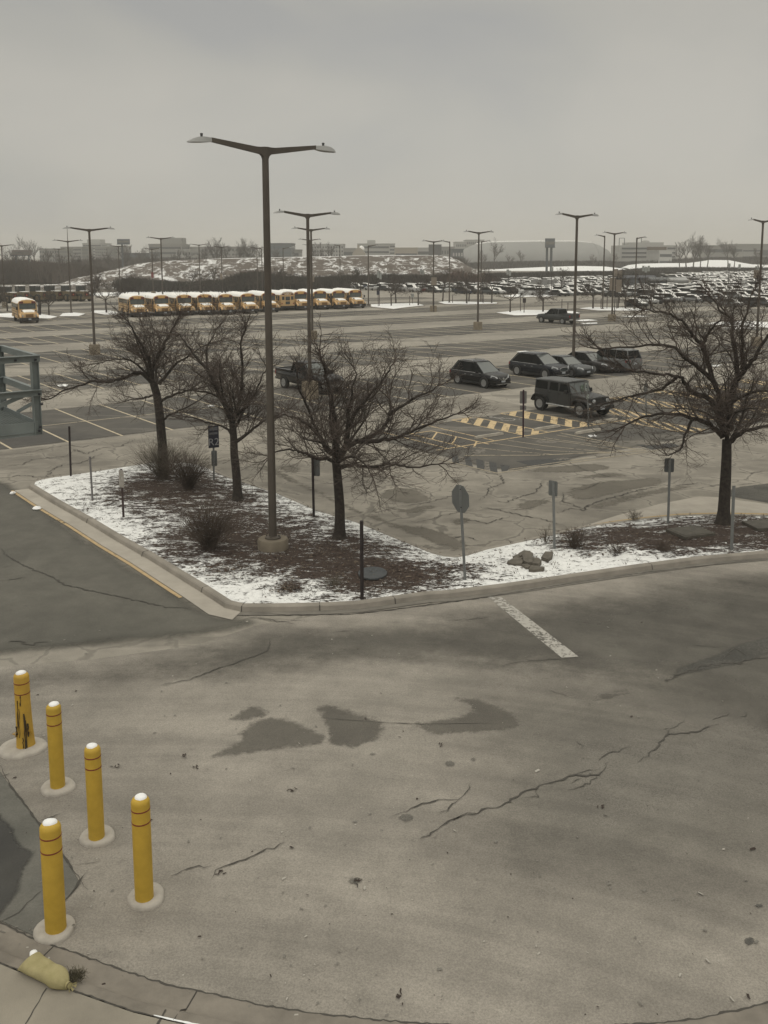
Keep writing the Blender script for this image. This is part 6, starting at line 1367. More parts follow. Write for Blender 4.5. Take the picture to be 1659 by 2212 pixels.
bl = [(304, 686.5, 'first bus from the left of the long bus row, behind twigs', 0), (357, 684.5, 'second bus from the left in the long bus row', .02), (406, 683, 'third bus from the left in the row, beside a lamp pole', -.01), (451, 681.5, 'fourth bus from the left in the long bus row', 0), (497, 681, 'fifth bus from the left in the long bus row', .01), (545, 679, 'sixth bus from the left, just before the tallest pole', 0), (590, 676, 'seventh bus of the row, cut by the tallest pole', 0),
      (659, 671.5, 'ninth bus of the row, partly behind the second pole', 0), (701.5, 670, 'third bus from the right end of the row', .01), (742, 669, 'second bus from the right end of the row', 0), (778, 667, 'rightmost bus at the right end of the row', 0)]
for x, y, lb, rt in bl:
    o = inst(USED, BUS, (0, 0, 0), 0, 'yellow school bus, ' + lb, GB); place_end(o, x, y - 1.0, 9.2, rot=rt - .16)
g = G(627, 672); o = inst(USED, BUS, (0, 0, 0), 0, 'yellow school bus parked backwards showing its rear, right of the tallest pole', GB); place_end(o, 622, 671, 9.2, front=False, rot=-.12)
o = inst(USED, BUS, (0, 0, 0), 0, 'lone yellow school bus at the far left, apart from the row', GB); place_end(o, 65, 698.5, 9.2, rot=math.radians(-9))

# ---- loaders
ld_y = mat('loader_tan_yellow', (.12, .092, .05), .6, var=.2, vscale=2); ld_b = mat('loader_black', (.022, .021, .021), .7)
def loader():
    e_ = empty('wheel_loader'); e_['category'] = 'wheel loader'
    MB().loft([[(x, w_, .9), (x, w_, zt), (x, -w_, zt), (x, -w_, .9)] for x, w_, zt in ((-2.6, .62, 1.85), (-2.5, .7, 2.0), (-.6, .75, 2.1))]).build('engine_hood', ld_y, e_)
    MB().box((-2.63, 0, 1.45), (.05, .95, .85)).build('radiator_grille', mat('radiator_red_dark', (.05, .018, .016), .7), e_)
    MB().add([(-2.67, -.2, 1.3), (-2.67, .2, 1.3), (-2.67, 0, 1.65)], [(0, 1, 2)]).build('warning_triangle', mat('triangle_orange', (.45, .10, .05), .5), e_)
    MB().box((-1.55, 0, 2.12), (1.8, 1.3, .07), taper=.9).build('hood_snow', snow_roof, e_); MB().box((.2, 0, 3.32), (1.7, 1.65, .12), taper=.9).build('cab_snow', snow_roof, e_)
    MB().box((.2, 0, 3.2), (1.7, 1.6, .1)).build('cab_roof', ld_b, e_); MB().box((.2, 0, 1.6), (1.6, 1.5, .9)).build('cab_base', ld_y, e_)
    for sx in (-.55, .95):
        for sy in (.72, -.72): MB().box((sx, sy, 2.6), (.09, .09, 1.15)).build('cab_post', ld_b, e_)
    MB().box((.2, 0, 2.55), (1.4, 1.38, 1.05)).build('cab_glass', mat('cab_glass', (.05, .055, .055), .15), e_)
    MB().box((-.1, 0, .85), (4.6, .9, .5)).build('chassis', ld_b, e_); MB().box((-2.75, 0, .75), (.35, 2.3, .55)).build('counterweight', ld_y, e_)
    for x in (-1.7, 1.5):
        for s_ in (1, -1): wheel(e_, x, s_*1.05, .78, .55, det=False, rm=ld_y)
    for s_ in (1, -1): MB().tube([(.9, s_*.45, 1.7), (2.2, s_*.5, 1.25), (3.0, s_*.55, .5)], [.14, .14, .1], 6).build('lift_arm', ld_y, e_)
    MB().loft([[(2.9, y, .12), (3.7, y, .08), (3.75, y, .16), (3.1, y, .35), (3.0, y, 1.05), (2.85, y, 1.05)] for y in (-1.35, 1.35)]).build('bucket', ld_b, e_)
    return e_
LD = loader()
for x, y, rt, lb in ((3, 656, 20, 'cut off by the left frame edge'), (33, 654, 10, 'second from the left, behind the lone bus'), (66, 653, 25, 'third from the left with a dark cab'), (98, 652, 30, 'middle one with snowy hood'), (134, 652, 12, 'showing its red triangle clearly, next to the last'), (166, 652, 5, 'rightmost beside the lamp with antenna')):
    g = G(x, y); o = inst(USED, LD, (g.x, g.y + 3, 0), 0, 'yellow and black wheel loader ' + lb, 'wheel loaders parked in a line'); o.rotation_euler = (0, 0, HEAD + PI + math.radians(rt)); o.scale = (.9, .9, .95)

# ---- far cars
def far_car(pm, kind, snowy=True, name='snowy_car'):
    mb = MB(); L, W, H = ((4.6, 1.8, 1.42), (4.7, 1.88, 1.68), (5.6, 1.95, 1.85))[kind]; hl, hw = L/2, W/2; belt = (.88, .98, 1.12)[kind]; hood = (.82, .95, 1.12)[kind]; deck = (.92, 1.02, 1.15)[kind]
    st = [(-hl, .8, .4, deck - .12), (-hl + .15, .95, .25, deck), (-hl*.3, 1, .22, belt), (hl*.35, 1, .22, belt), (hl*.6, .98, .22, hood), (hl - .15, .88, .25, hood - .12), (hl, .7, .35, .6)]
    mb.loft([[(x, hw*w_*.85, zl), (x, hw*w_, (zl + zt)/2), (x, hw*w_*.88, zt), (x, -hw*w_*.88, zt), (x, -hw*w_, (zl + zt)/2), (x, -hw*w_*.85, zl)] for x, w_, zl, zt in st], 0)
    gh = ((-1.75, -1.0, .25, 1.1), (-2.2, -1.8, .35, 1.15), (-.9, -.75, .6, 1.2))[kind]; b_, t_ = hw*.86, hw*.70
    mb.loft([[(gh[0], b_, belt), (gh[0], -b_, belt), (gh[0] + .05, -b_*.98, belt + .02), (gh[0] + .05, b_*.98, belt + .02)], [(gh[0] + .3, b_, belt - .02), (gh[0] + .3, -b_, belt - .02), (gh[1], -t_, H - .07), (gh[1], t_, H - .07)], [(gh[2] + .3, b_, belt - .02), (gh[2] + .3, -b_, belt - .02), (gh[2], -t_, H - .05), (gh[2], t_, H - .05)], [(gh[3], b_, belt - .04), (gh[3], -b_, belt - .04), (gh[3] - .05, -b_*.98, belt - .02), (gh[3] - .05, b_*.98, belt - .02)]], 1)
    rt = .10 if snowy else .045
    mb.loft([[(x, t_*.98, H - .06), (x, t_*.85, H - .03 + rt*.6), (x, 0, H + rt*.6), (x, -t_*.85, H - .03 + rt*.6), (x, -t_*.98, H - .06)] for x in (gh[1] - .02, (gh[1] + gh[2])/2, gh[2] + .02)], 2 if snowy else 0)
    if snowy:
        mb.loft([[(x, hw*.72*w_, z), (x, hw*.5*w_, z + .07), (x, -hw*.5*w_, z + .07), (x, -hw*.72*w_, z)] for x, w_, z in ((gh[3] + .02, 1, hood + .01), (hl*.7, 1, hood - .0), (hl - .2, .85, hood - .10))], 2)
        if kind == 0: mb.box((-hl + .35, 0, deck + .03), (.5, hw*1.4, .07), 2)
        mb.add([(gh[3] - .08, b_*.7, belt + .06), (gh[2] + .08, t_*.85, H - .05), (gh[2] + .08, -t_*.6, H - .05), (gh[3] - .12, -b_*.3, belt + .1)], [(0, 1, 2, 3)], 2)
    for x in (L*.29, -L*.29):
        for s_ in (1, -1): mb.lathe([(.33, -.1), (.33, .10), (.2, .11)], 8, 3, M=Matrix.Translation((x, s_*(hw - .09), .33)) @ Matrix.Rotation(-s_*PI/2, 4, 'X'))
    o = mb.build(name, [pm, glass_m, snow_roof, tyre_m]); o['category'] = 'car'; return o
fp = {'white': paintm('far_white', (.50, .50, .49)), 'silver': paintm('far_silver', (.25, .26, .26)), 'black': paintm('far_black', (.012, .012, .013)), 'grey': paintm('far_grey', (.07, .075, .078)), 'blue': paintm('far_blue', (.02, .035, .07)), 'red': paintm('far_red', (.13, .012, .012))}
KN = ('saloon', 'crossover', 'pickup'); FC = {}
for cn_ in fp:
    for k in (0, 1, 2):
        if k == 2 and cn_ in ('blue', 'red', 'silver'): continue
        FC[cn_, k] = far_car(fp[cn_], k)
keys = list(FC); wts = [{'white': 9, 'silver': 11, 'black': 9, 'grey': 10, 'blue': 3, 'red': 1.2}[c_]*(1.0, 1.0, .3)[k] for c_, k in keys]
wts2 = [w_*(.6 if k_[0] == 'white' else 1) for w_, k_ in zip(wts, keys)]
field = [p[:2] for p in pp([(744, 624.5), (880, 631), (1050, 637), (1240, 641), (1380, 643), (1500, 648), (1800, 660)])] + [p[:2] for p in pp([(1950, 586), (1650, 586), (1500, 588.5), (1400, 594.5), (1200, 599), (1048, 601.5)], 1.5)] + [(26.5, 253.5), (-9.5, 253.5)]
skip = [p[:2] for p in pp([(1330, 626), (1500, 626), (1500, 604), (1330, 604)])]
hedgeclip = [p[:2] for p in pp([(1035, 599.5), (1420, 597), (1425, 560), (1035, 560)])]
rc = random.Random(77); cells = []
t = 60.0
while t < 420:
    for tt in (t + 2.6, t + 7.9):
        a = 40.0
        while a < 420:
            p = TA(tt, a)
            if inside(p.x, p.y, field) and not inside(p.x, p.y, skip) and rc.random() < .95: cells.append((p, tt > t + 3, tt))
            a += 2.75
    t += 15.6
cells.sort(key=lambda q: q[0].length)
ORD = ['first', 'second', 'third', 'fourth', 'fifth', 'sixth', 'seventh', 'eighth', 'ninth', 'tenth', 'eleventh', 'twelfth', 'thirteenth', 'fourteenth', 'fifteenth', 'sixteenth', 'seventeenth', 'eighteenth']
rows_ = sorted(set(round(q[2], 1) for q in cells))
ZN = [(800, 'left of the end bus lamp'), (880, 'behind the thick island tree'), (937, 'left of the pedestal lamp banner'), (1000, 'right of the pedestal lamp banner'), (1060, 'behind the centre lamp'), (1130, 'above the left island tree'), (1215, 'above the pickup nose'), (1270, 'behind the tall right lamp'), (1330, 'left of the tan banners'), (1400, 'right of the tan banners'), (1490, 'near the sheds'), (1570, 'behind the tree crown'), (1800, 'at the right edge')]
def zone(p):
    x = VW/2 + FPX*p.x/p.y
    return next((n_ for l_, n_ in ZN if x < l_), 'at the right edge')
vis = [q for q in cells if abs(q[0].x/q[0].y) < .42]; hid = [q for q in cells if abs(q[0].x/q[0].y) >= .42]
def fit(k_): return FC[k_]
big = MB(); bigmats = [fp['white'], fp['silver'], fp['black'], fp['grey'], glass_m, snow_roof, tyre_m]
mi_of = {'white': 0, 'silver': 1, 'black': 2, 'grey': 3, 'blue': 3, 'red': 2}
for n_, (p, f, tt) in enumerate(vis + hid[:260]):
    k_ = rc.choices(keys, wts if n_ > 60 else wts2)[0]; rz = HEAD + (PI if f ^ (rc.random() < .25) else 0) + rc.gauss(0, .02); loc_ = (p.x + rc.gauss(0, .08), p.y + rc.gauss(0, .25), 0)
    if n_ < 290:
        inst(USED, FC[k_], loc_, rz, f'{k_[0]} {KN[k_[1]]}, {ORD[min(17, rows_.index(round(tt, 1)))]} row of the packed lot, {zone(p)}', 'snow covered cars packed in the far lot')
    else:
        me = FC[k_].data; M = Matrix.Translation(loc_) @ Matrix.Rotation(rz, 4, 'Z'); base = len(big.v)
        mp_ = [mi_of[k_[0]], 4, 5, 6]
        big.v.extend([tuple(M @ v.co) for v in me.vertices]); big.f.extend([tuple(i + base for i in q.vertices) for q in me.polygons]); big.m.extend([mp_[q.material_index] for q in me.polygons])
for k_ in keys:
    if FC[k_].name not in USED: bpy.data.objects.remove(FC[k_])
if big.v:
    o = big.build('snowy_car_mass', bigmats, fixn=False); tag(o, 'the mass of farthest snow covered cars filling the back of the far lot', 'cars', kind='stuff')
by = {}
for o in C.objects:
    if o.get('group') == 'snow covered cars packed in the far lot': by.setdefault(o['label'], []).append(o)
for lb, os_ in by.items():
    if len(os_) > 1:
        os_.sort(key=lambda o: o.location.x/o.location.y)
        nm = ['left one', 'right one'] if len(os_) == 2 else ['leftmost'] + ['%s from left' % ORD[i] for i in range(1, len(os_))]
        for o, q in zip(os_, nm): o['label'] = lb + ', ' + q
print('far cars', len(vis), len(hid))
# the nearer cars at the right
dark_sedan = far_car(fp['black'], 0, name='snowy_car'); g = G(1378, 664); dark_sedan.location = (g.x, g.y + 1, 0); dark_sedan.rotation_euler = (0, 0, HEAD + math.radians(-10)); tag(dark_sedan, 'black saloon with a snowy roof standing in front, left of the slim lamp post', 'car', 'snowy cars in the front rows at right')
for i, (x, y, cc, k, lb) in enumerate(((1402, 657, 'white', 0, 'pale saloon behind the black one'), (1425, 657, 'grey', 0, 'dark saloon right behind the slim tree'), (1452, 654, 'silver', 1, 'silver crossover, third in the front row'), (1474, 652, 'white', 1, 'white crossover with thick snow on its roof'), (1503, 654, 'silver', 0, 'snowy saloon right of the white crossover'), (1532, 655, 'black', 0, 'black saloon behind the crown of the big tree'), (1585, 664, 'silver', 0, 'pale low saloon right of the tree crown'), (1618, 663, 'black', 1, 'black crossover with snow left of the right pole'), (1655, 664, 'grey', 1, 'dark crossover at the right frame edge'))):
    o = FC[cc, k].copy() if (cc, k) in FC else far_car(fp[cc], k); C.objects.link(o) if o.name not in C.objects else None; g = G(x, y); o.location = (g.x, g.y + 1.5, 0); o.rotation_euler = (0, 0, HEAD + PI*(i % 2)); tag(o, lb, 'car', 'snowy cars in the front rows at right')

# ================================================================== FAR SETTING
# mound
crest = [(95, 640), (150, 614), (200, 593), (260, 579), (300, 569), (350, 564), (446, 559), (554, 557), (671, 554.5), (792, 552), (917, 551.5), (967, 552.5), (992, 563), (1015, 577), (1038, 590), (1060, 604), (1080, 620)]
YC = 288.0; cx_ = [AT(x, y, YC) for x, y in crest]; CX = np.array([c_.x for c_ in cx_]); CZ = np.array([max(0, c_.z) for c_ in cx_])
xs_ = np.arange(CX[0], CX[-1], 1.1); ys_ = np.concatenate([np.arange(256, 294, .9), np.arange(294, 372, 4)]); V = []; 
for y in ys_:
    for x in xs_:
        zc = np.interp(x, CX, CZ); u = min(1, max(0, (y - 257)/(YC - 257 - 2))); nz0 = mnoise.noise(Vector((x*.09, y*.12, 1)))*1.1 + mnoise.noise(Vector((x*.35 + y*.25, y*.4, 5)))*.55
        z = zc*(u**.9) + (nz0 if u < .97 else nz0*.15)*min(1, zc/3)*(.15 + u*(1 - u)*3.4 if u < 1 else .15)
        if y > 340: z *= max(0, (372 - y)/32)
        V.append((x, y, z - .05))
nx = len(xs_); mb = MB(); mb.add(V, [(j*nx + i, j*nx + i + 1, (j+1)*nx + i + 1, (j+1)*nx + i) for j in range(len(ys_)-1) for i in range(nx-1)])
m_ = bpy.data.materials.new('mound_snow_dirt'); m_.use_nodes = True; t_ = m_.node_tree; b_ = t_.nodes['Principled BSDF']; b_.inputs['Roughness'].default_value = .95
P_ = N(t_, 'ShaderNodeNewGeometry'); n1 = noise_node(t_, P_.outputs['Position'], .22, 7, .75, 1.0, sc=(1, .7, 2.2), rot=.6); n2 = noise_node(t_, P_.outputs['Position'], .8, 5, .7)
sx = N(t_, 'ShaderNodeSeparateXYZ'); t_.links.new(P_.outputs['Normal'], sx.inputs[0]); sx2 = N(t_, 'ShaderNodeSeparateXYZ'); t_.links.new(P_.outputs['Position'], sx2.inputs[0]); top_ = maprange(t_, sx2.outputs['Y'], 285.5, 287.5)
v_ = mathn(t_, 'ADD', mathn(t_, 'MULTIPLY', n1, .65), mathn(t_, 'MULTIPLY', n2, .35)); f_ = mathn(t_, 'MAXIMUM', maprange(t_, v_, .495, .56, 0, .8), top_)
t_.links.new(mixc(t_, f_, mixc(t_, n2, (.05, .04, .032), (.13, .108, .088)), (.74, .74, .73)), b_.inputs['Base Color'])
o = mb.build('snowy_mound', m_, smooth=180); o['kind'] = 'structure'
# far snowy berms at right
def berm(pts, Y, depth, th, name='snow_berm'):
    """pts: (x, ytop, ybottom)"""
    mb = MB(); T = [AT(x, yt, Y) for x, yt, yb in pts]; F_ = [(AT(x, yb, Y).x, Y - 6, AT(x, yb, Y).z) for x, yt, yb in pts]; n = len(pts)
    B0 = [(p[0], Y - 9, -.2) for p in F_]; K = [(t.x, Y + depth, t.z) for t in T]; K2 = [(t.x, Y + depth + 12, -.2) for t in T]
    mb.add(B0 + F_ + [tuple(t) for t in T] + K + K2, [(j*n + i, j*n + i + 1, (j+1)*n + i + 1, (j+1)*n + i) for j in range(4) for i in range(n-1)])
    o = mb.build(name, sn_berm, smooth=60); o['kind'] = 'structure'
sn_berm = snowmat('berm_snow', (.07, .058, .046), (.12, .10, .08), (.78, .78, .77), base=.36, s1=.12, aniso=(1, 1, 3))
berm([(1040, 585, 589), (1060, 583, 589), (1120, 580, 588), (1190, 577, 587), (1260, 575, 584), (1310, 576, 583), (1345, 580, 585), (1365, 585, 588)], 500, 10, 3)
berm([(1355, 579, 583), (1372, 573, 580), (1400, 570, 578), (1450, 569, 577), (1500, 569, 578), (1525, 566, 578), (1550, 562, 577), (1575, 562, 577), (1600, 567, 575), (1625, 571, 576), (1700, 573, 576), (1800, 574, 576)], 535, 14, 3)

# brush and woods
wood1 = mat('brush_brown', (.045, .037, .031), .98, vscale=.08, col2=(.095, .078, .066)); wood2 = mat('brush_grey', (.05, .045, .038), .98, vscale=.08, col2=(.085, .075, .065)); wood4 = mat('hedge_dark', (.022, .02, .017), .98, vscale=.08, col2=(.05, .043, .036)); wood3 = mat('brush_rust', (.075, .045, .036), .98, vscale=.08, col2=(.10, .07, .058))
def brush(name, pts, Y0, Y1, n, m, label, seed, wd=.05, cat='brush', zfloor=0.0):
    """pts: (x, ytop) outline; fills from the ground up with upright forking twigs"""
    r = random.Random(seed); mb = MB(); X = [p[0] for p in pts]; Tt = [p[1] for p in pts]
    for i in range(n):
        x = r.uniform(X[0], X[-1]); Y = r.uniform(Y0, Y1); yt = float(np.interp(x, X, Tt)) + abs(r.gauss(0, 2.2)); p = AT(x, yt, Y); h_ = p.z - zfloor
        if h_ < .4: continue
        h_ *= r.uniform(.78, 1.03)
        b0 = Vector((p.x, Y, zfloor)); lean = Vector((r.gauss(0, .14), r.gauss(0, .14), 1))
        for k in range(5):
            d = lean + Vector((r.gauss(0, .28), r.gauss(0, .2), 0)); s0 = b0 + Vector((r.gauss(0, .5), r.gauss(0, .5), 0)) + lean*h_*r.uniform(0, .45); L_ = (h_ - (s0.z - zfloor))*r.uniform(.6, 1.0)
            if L_ < .2: continue
            m1 = s0 + d*L_*.5; e1 = m1 + (d + Vector((r.gauss(0, .35), r.gauss(0, .3), 0)))*L_*.5; q = Vector((wd*r.uniform(.6, 1.6), wd*r.uniform(-.6, .6), 0))
            mb.add([s0 - q, s0 + q, m1 - q*.7, m1 + q*.7, e1], [(0, 1, 3, 2), (2, 3, 4)])
    o = mb.build(name, m, fixn=False); tag(o, label, cat, kind='stuff'); return o
brush('shrub_belt', [(255, 596), (300, 593), (330, 600), (400, 604), (480, 600), (520, 583), (560, 578), (600, 588), (680, 592), (748, 589)], 228, 252, 3400, wood4, 'belt of dark leafless shrubs along the foot of the snowy mound', 51, .10)
brush('shrub_belt', [(735, 589), (850, 586), (960, 589), (1040, 591), (1075, 594)], 256, 264, 2200, wood4, 'dark shrubs behind the parked cars at the right foot of the mound', 59, .10)
brush('shrub_belt', [(480, 604), (510, 585), (545, 574), (580, 580), (640, 596)], 252, 257, 380, wood3, 'reddish brown thicket against the middle of the snowy mound', 52, .12)
brush('shrub_belt', [(960, 583), (985, 575), (1010, 580), (1060, 590)], 252, 262, 160, wood3, 'rusty thicket at the right foot of the mound', 56, .12)
brush('shrub_belt', [(1030, 592), (1060, 587), (1120, 586), (1200, 584), (1300, 583), (1380, 582), (1420, 584)], 322, 336, 7500, wood4, 'dark hedge line between the packed cars and the left snowy berm', 53, .16)
brush('shrub_belt', [(1340, 581), (1400, 575.5), (1500, 574.5), (1600, 575.5), (1700, 576.5), (1850, 577)], 416, 430, 11000, wood4, 'dark hedge line between the packed cars and the right snowy berm', 58, .17)
brush('distant_woods', [(985, 566), (1040, 563), (1100, 561), (1200, 560), (1300, 560), (1345, 562), (1400, 560), (1480, 554), (1560, 552), (1620, 551), (1850, 550)], 560, 590, 7500, wood4, 'distant dark tree line behind the snowy berm', 54, .22)
brush('distant_woods', [(-60, 560), (0, 557), (60, 556), (120, 562), (180, 566), (225, 575), (262, 584), (300, 600)], 292, 345, 7500, wood1, 'brown leafless wood at the left behind the loaders', 55, .13)
brush('distant_woods', [(160, 556), (220, 552), (300, 551), (400, 552), (500, 550), (560, 548), (640, 552), (760, 552), (1000, 550)], 420, 460, 4200, wood1, 'distant grey tree line beyond the mound', 57, .18)
# taller bare trees standing in the woods
PW = dict(maxl=4, minL=.5, cap=2600, segs=[6, 5, 4, 3, 3], wob=.13, up=[.09, .07, .06, .05], rmin=.018, tl=1, kids=[7, 6, 5, 3], start=.2, ang=(20, 48), lr=(.45, .72))
TT = [small_tree(61, 12, .45, .28, PW), small_tree(62, 14, .4, .3, PW), small_tree(63, 10, .6, .25, PW)]
tallt = [(75, 340, 519, 'tallest one at the left, wide crown'), (18, 330, 541, 'left of the tallest one at the left'), (45, 345, 538, 'just left of the tallest left tree'), (100, 340, 543, 'right of the tallest left tree'), (130, 350, 548, 'between the antenna lamp and the left trees'), (160, 345, 553, 'behind the lamp with the antenna'), (205, 360, 552, 'right of the second left lamp'), (235, 400, 545, 'below the oval billboard, left'), (268, 400, 536, 'below the oval billboard, right'), (300, 420, 536, 'left of the big grey block'), (330, 420, 544, 'in front of the big grey block'),
         (375, 430, 545, 'in front of the block, by the third lamp'), (410, 430, 540, 'right of the grey block'), (440, 430, 535, 'above the mound, first of a dense clump'), (465, 430, 522, 'highest of the clump above the mound'), (490, 430, 524, 'second highest of the clump above the mound'), (515, 430, 527, 'middle right of the clump above the mound'), (540, 430, 524, 'right of the clump above the mound'), (562, 430, 526, 'next to the tallest pole above the mound'), (600, 440, 540, 'in front of the dark glass building'), (690, 440, 531, 'in front of the white office'), (715, 440, 529, 'right part of the white office'),
         (1068, 500, 526, 'round crowned one in front of the dome'), (1047, 510, 545, 'left foot of the dome'), (1126, 520, 544, 'small one before the dome'), (1100, 520, 552, 'low one left before the dome'), (1285, 520, 553, 'right part of the dome'), (1330, 520, 550, 'right end of the dome'), (1485, 500, 516, 'tall one right of the brown panelled building'), (1500, 500, 517, 'pair partner of the tall right one'), (1515, 505, 519, 'third of the tall right clump'), (1530, 505, 524, 'fourth of the tall right clump'), (1470, 510, 530, 'left flank of the tall right clump'), (1575, 510, 521, 'one by the long low hall'), (1588, 510, 530, 'small one by the long low hall'), (1640, 520, 540, 'near the right edge far back'), (-20, 335, 545, 'outside the left edge')]
for i, (x, Y, yt, lb) in enumerate(tallt):
    p = AT(x, yt, Y); k = (1, 0, 2)[i % 3]; H0 = (12, 14, 10)[k]; o = inst(USED, TT[k], (p.x, Y, 0), rl.uniform(0, 6), 'far tall bare tree, ' + lb, 'tall bare trees on the horizon'); dim_top = (1.0)*H0*1.0; s_ = max(.35, p.z/(H0*.98)); o.scale = (s_*.9, s_*.9, s_)

# buildings
def bm_(n, c_): return mat(n, c_, .85, var=.06, vscale=.05)
conc_b = bm_('block_concrete', (.22, .215, .20)); pale_b = bm_('block_pale', (.34, .335, .315)); dark_b = bm_('block_dark', (.075, .085, .092)); tan_b = bm_('block_tan', (.30, .265, .215)); brown_b = bm_('block_brown', (.085, .062, .042)); win_b = mat('far_window', (.05, .055, .06), .3)
def building(x0, x1, yt, Y, m, label, rows=4, name='office_building', depth=28, wm=None, roofbox=None, band=True, cols=0, ybase=None):
    p0, p1 = AT(x0, yt, Y), AT(x1, yt, Y); w_ = p1.x - p0.x; h_ = p0.z; e_ = empty(name, ((p0.x + p1.x)/2, Y + depth/2, 0)); tag(e_, label, 'building')
    MB().box((0, 0, h_/2), (w_, depth, h_)).build('wall', m, e_); MB().box((0, 0, h_ + .35), (w_ + .5, depth + .5, .7)).build('parapet', m, e_)
    st_ = h_/(rows + .5)
    for r_ in range(rows):
        z = st_*(r_ + .9)
        if cols:
            cw = w_/cols; mb = MB()
            for k in range(cols): mb.box((-w_/2 + cw*(k + .5), -depth/2 - .05, z), (cw*.55, .2, st_*.45))
            mb.build('window_row', wm or win_b, e_)
        else: MB().box((0, -depth/2 - .05, z), (w_*.94, .2, st_*.42)).build('window_band', wm or win_b, e_)
        MB().box((w_/2 + .03, 0, z), (.2, depth*.9, st_*.4)).build('side_window_band', wm or win_b, e_)
    if roofbox:
        for u0, u1, hh in roofbox: MB().box((w_*(u0 + u1)/2 - w_/2, 0, h_ + .7 + hh/2), (w_*(u1 - u0), depth*.5, hh)).build('roof_plant', m, e_)
    return e_
building(85, 128, 539, 640, conc_b, 'low grey block far left behind the tallest left tree', 4, cols=8)
building(131, 176, 535, 700, conc_b, 'grey block left of the tall one with lamp in front', 5)
building(178, 219, 527, 760, pale_b, 'tallest pale block of the left skyline', 7, roofbox=[(.1, .8, 3)])
building(205, 232, 535, 700, conc_b, 'grey slab in front of the tallest pale block', 6, cols=6)
building(234, 262, 533, 720, conc_b, 'vertically striped grey block under the oval billboard', 5, cols=7)
building(268, 322, 549, 560, dark_b, 'long dark low hall left of the big grey block', 2)
building(321, 392, 529, 640, conc_b, 'big grey office block with setback roof storey', 4, roofbox=[(.28, .95, 4)])
building(380, 412, 541, 600, pale_b, 'small pale block beside the big grey office block', 3, cols=5)
building(409, 540, 535, 660, conc_b, 'long grey office behind the clump of trees above the mound', 4, cols=16)
building(582, 629, 527.5, 620, dark_b, 'dark glass office right of the tallest pole', 4, wm=mat('far_glass_blue', (.07, .09, .10), .25))
building(629, 645, 541, 640, conc_b, 'small grey annex right of the dark glass office', 2)
building(672, 742, 529, 660, pale_b, 'white office right of the second pole', 5, cols=12)
building(742, 768, 538, 640, conc_b, 'low grey wing right of the white office', 2)
building(772, 842, 528, 700, pale_b, 'long pale office with dark glazed end near the domed chapel', 4, roofbox=[(.3, .55, 2.5)])
building(842, 853, 528, 690, pale_b, 'narrow striped stair tower beside the long pale office', 6)
building(853, 902, 537, 640, tan_b, 'low tan warehouse behind the mound', 1)
building(902, 930, 537, 660, pale_b, 'pale low warehouse next to the dark board', 2)
building(953, 982, 535, 640, conc_b, 'grey low block right of the dark board', 2, cols=5)
building(977, 1001, 540, 560, dark_b, 'dark windowed block left of the dome', 2, cols=4, wm=pale_b)
building(985, 1008, 524, 760, pale_b, 'pale hotel block left of the dome', 4, cols=6); building(1008, 1046, 519.5, 760, pale_b, 'taller pale hotel block just behind the dome', 5, cols=9)
building(1522, 1606, 532, 700, conc_b, 'long grey hall at the right behind bare trees', 2); building(1584, 1720, 529, 720, conc_b, 'wide low hall with curved roof at the right edge', 1)
building(1605, 1640, 546, 600, pale_b, 'pale low building in front of the right hall', 1)
# chapel like tan building
p = AT(776, 534, 640); e_ = empty('tan_building', (p.x, 640, 0)); tag(e_, 'tan gabled building with small white dome above the mound', 'building'); h_ = p.z
MB().prism([(-4.2, 0), (4.2, 0), (4.2, h_ - 4), (1.6, h_ - 1), (0, h_), (-1.6, h_ - 1), (-4.2, h_ - 4)], 0, 12, M=Matrix.Rotation(PI/2, 4, 'X')).build('wall', tan_b, e_); MB().lathe([(2.0, 0), (1.9, 1.0), (1.2, 2.0), (0, 2.6)], 16, c=(1.5, 0, h_ - 1.5)).build('dome', snow_roof, e_, smooth=60); MB().box((-.5, -4, h_ + .2), (1.4, 1, 2.8)).build('bell_gable', tan_b, e_)
# air dome
Y = 620; pr = [(990, 560), (996, 551), (1006, 541), (1020, 533), (1038, 526), (1060, 522.5), (1100, 521), (1180, 520), (1260, 520), (1295, 523), (1312, 528), (1326, 537), (1336, 549), (1342, 561)]
P_ = [AT(x, y, Y) for x, y in pr]; xc = (P_[0].x + P_[-1].x)/2; mb = MB(); secs = []
for p in P_:
    h_ = max(.5, p.z); dep = 34*math.sqrt(max(.02, h_/P_[6].z)); secs.append([(p.x - xc, dep*math.cos(a), h_*math.sin(a)**.8) for a in np.linspace(PI, 0, 15)])
e_ = empty('air_dome', (xc, Y + 30, 0)); tag(e_, 'huge pale air supported sports dome with snow along its top', 'dome')
dome_m = mat('dome_fabric', (.20, .20, .19), .8, vscale=.05, col2=(.235, .235, .225)); mb.loft(secs).build('shell', dome_m, e_, smooth=80)
sn = [[(q[0], q[1], q[2] + .45) for q in s_[6:9]] + [(q[0], q[1], q[2] - .3) for q in s_[6:9][::-1]] for s_ in secs[4:10]]; MB().loft(sn).build('snow_ridge', snow_roof, e_, smooth=80)
for k in (2, 3, 5, 7, 9, 11, 12): MB().tube([(q[0], q[1], q[2] + .1) for q in secs[k]], .18, 4).build('seam', bm_('seam', (.25, .25, .24)), e_)
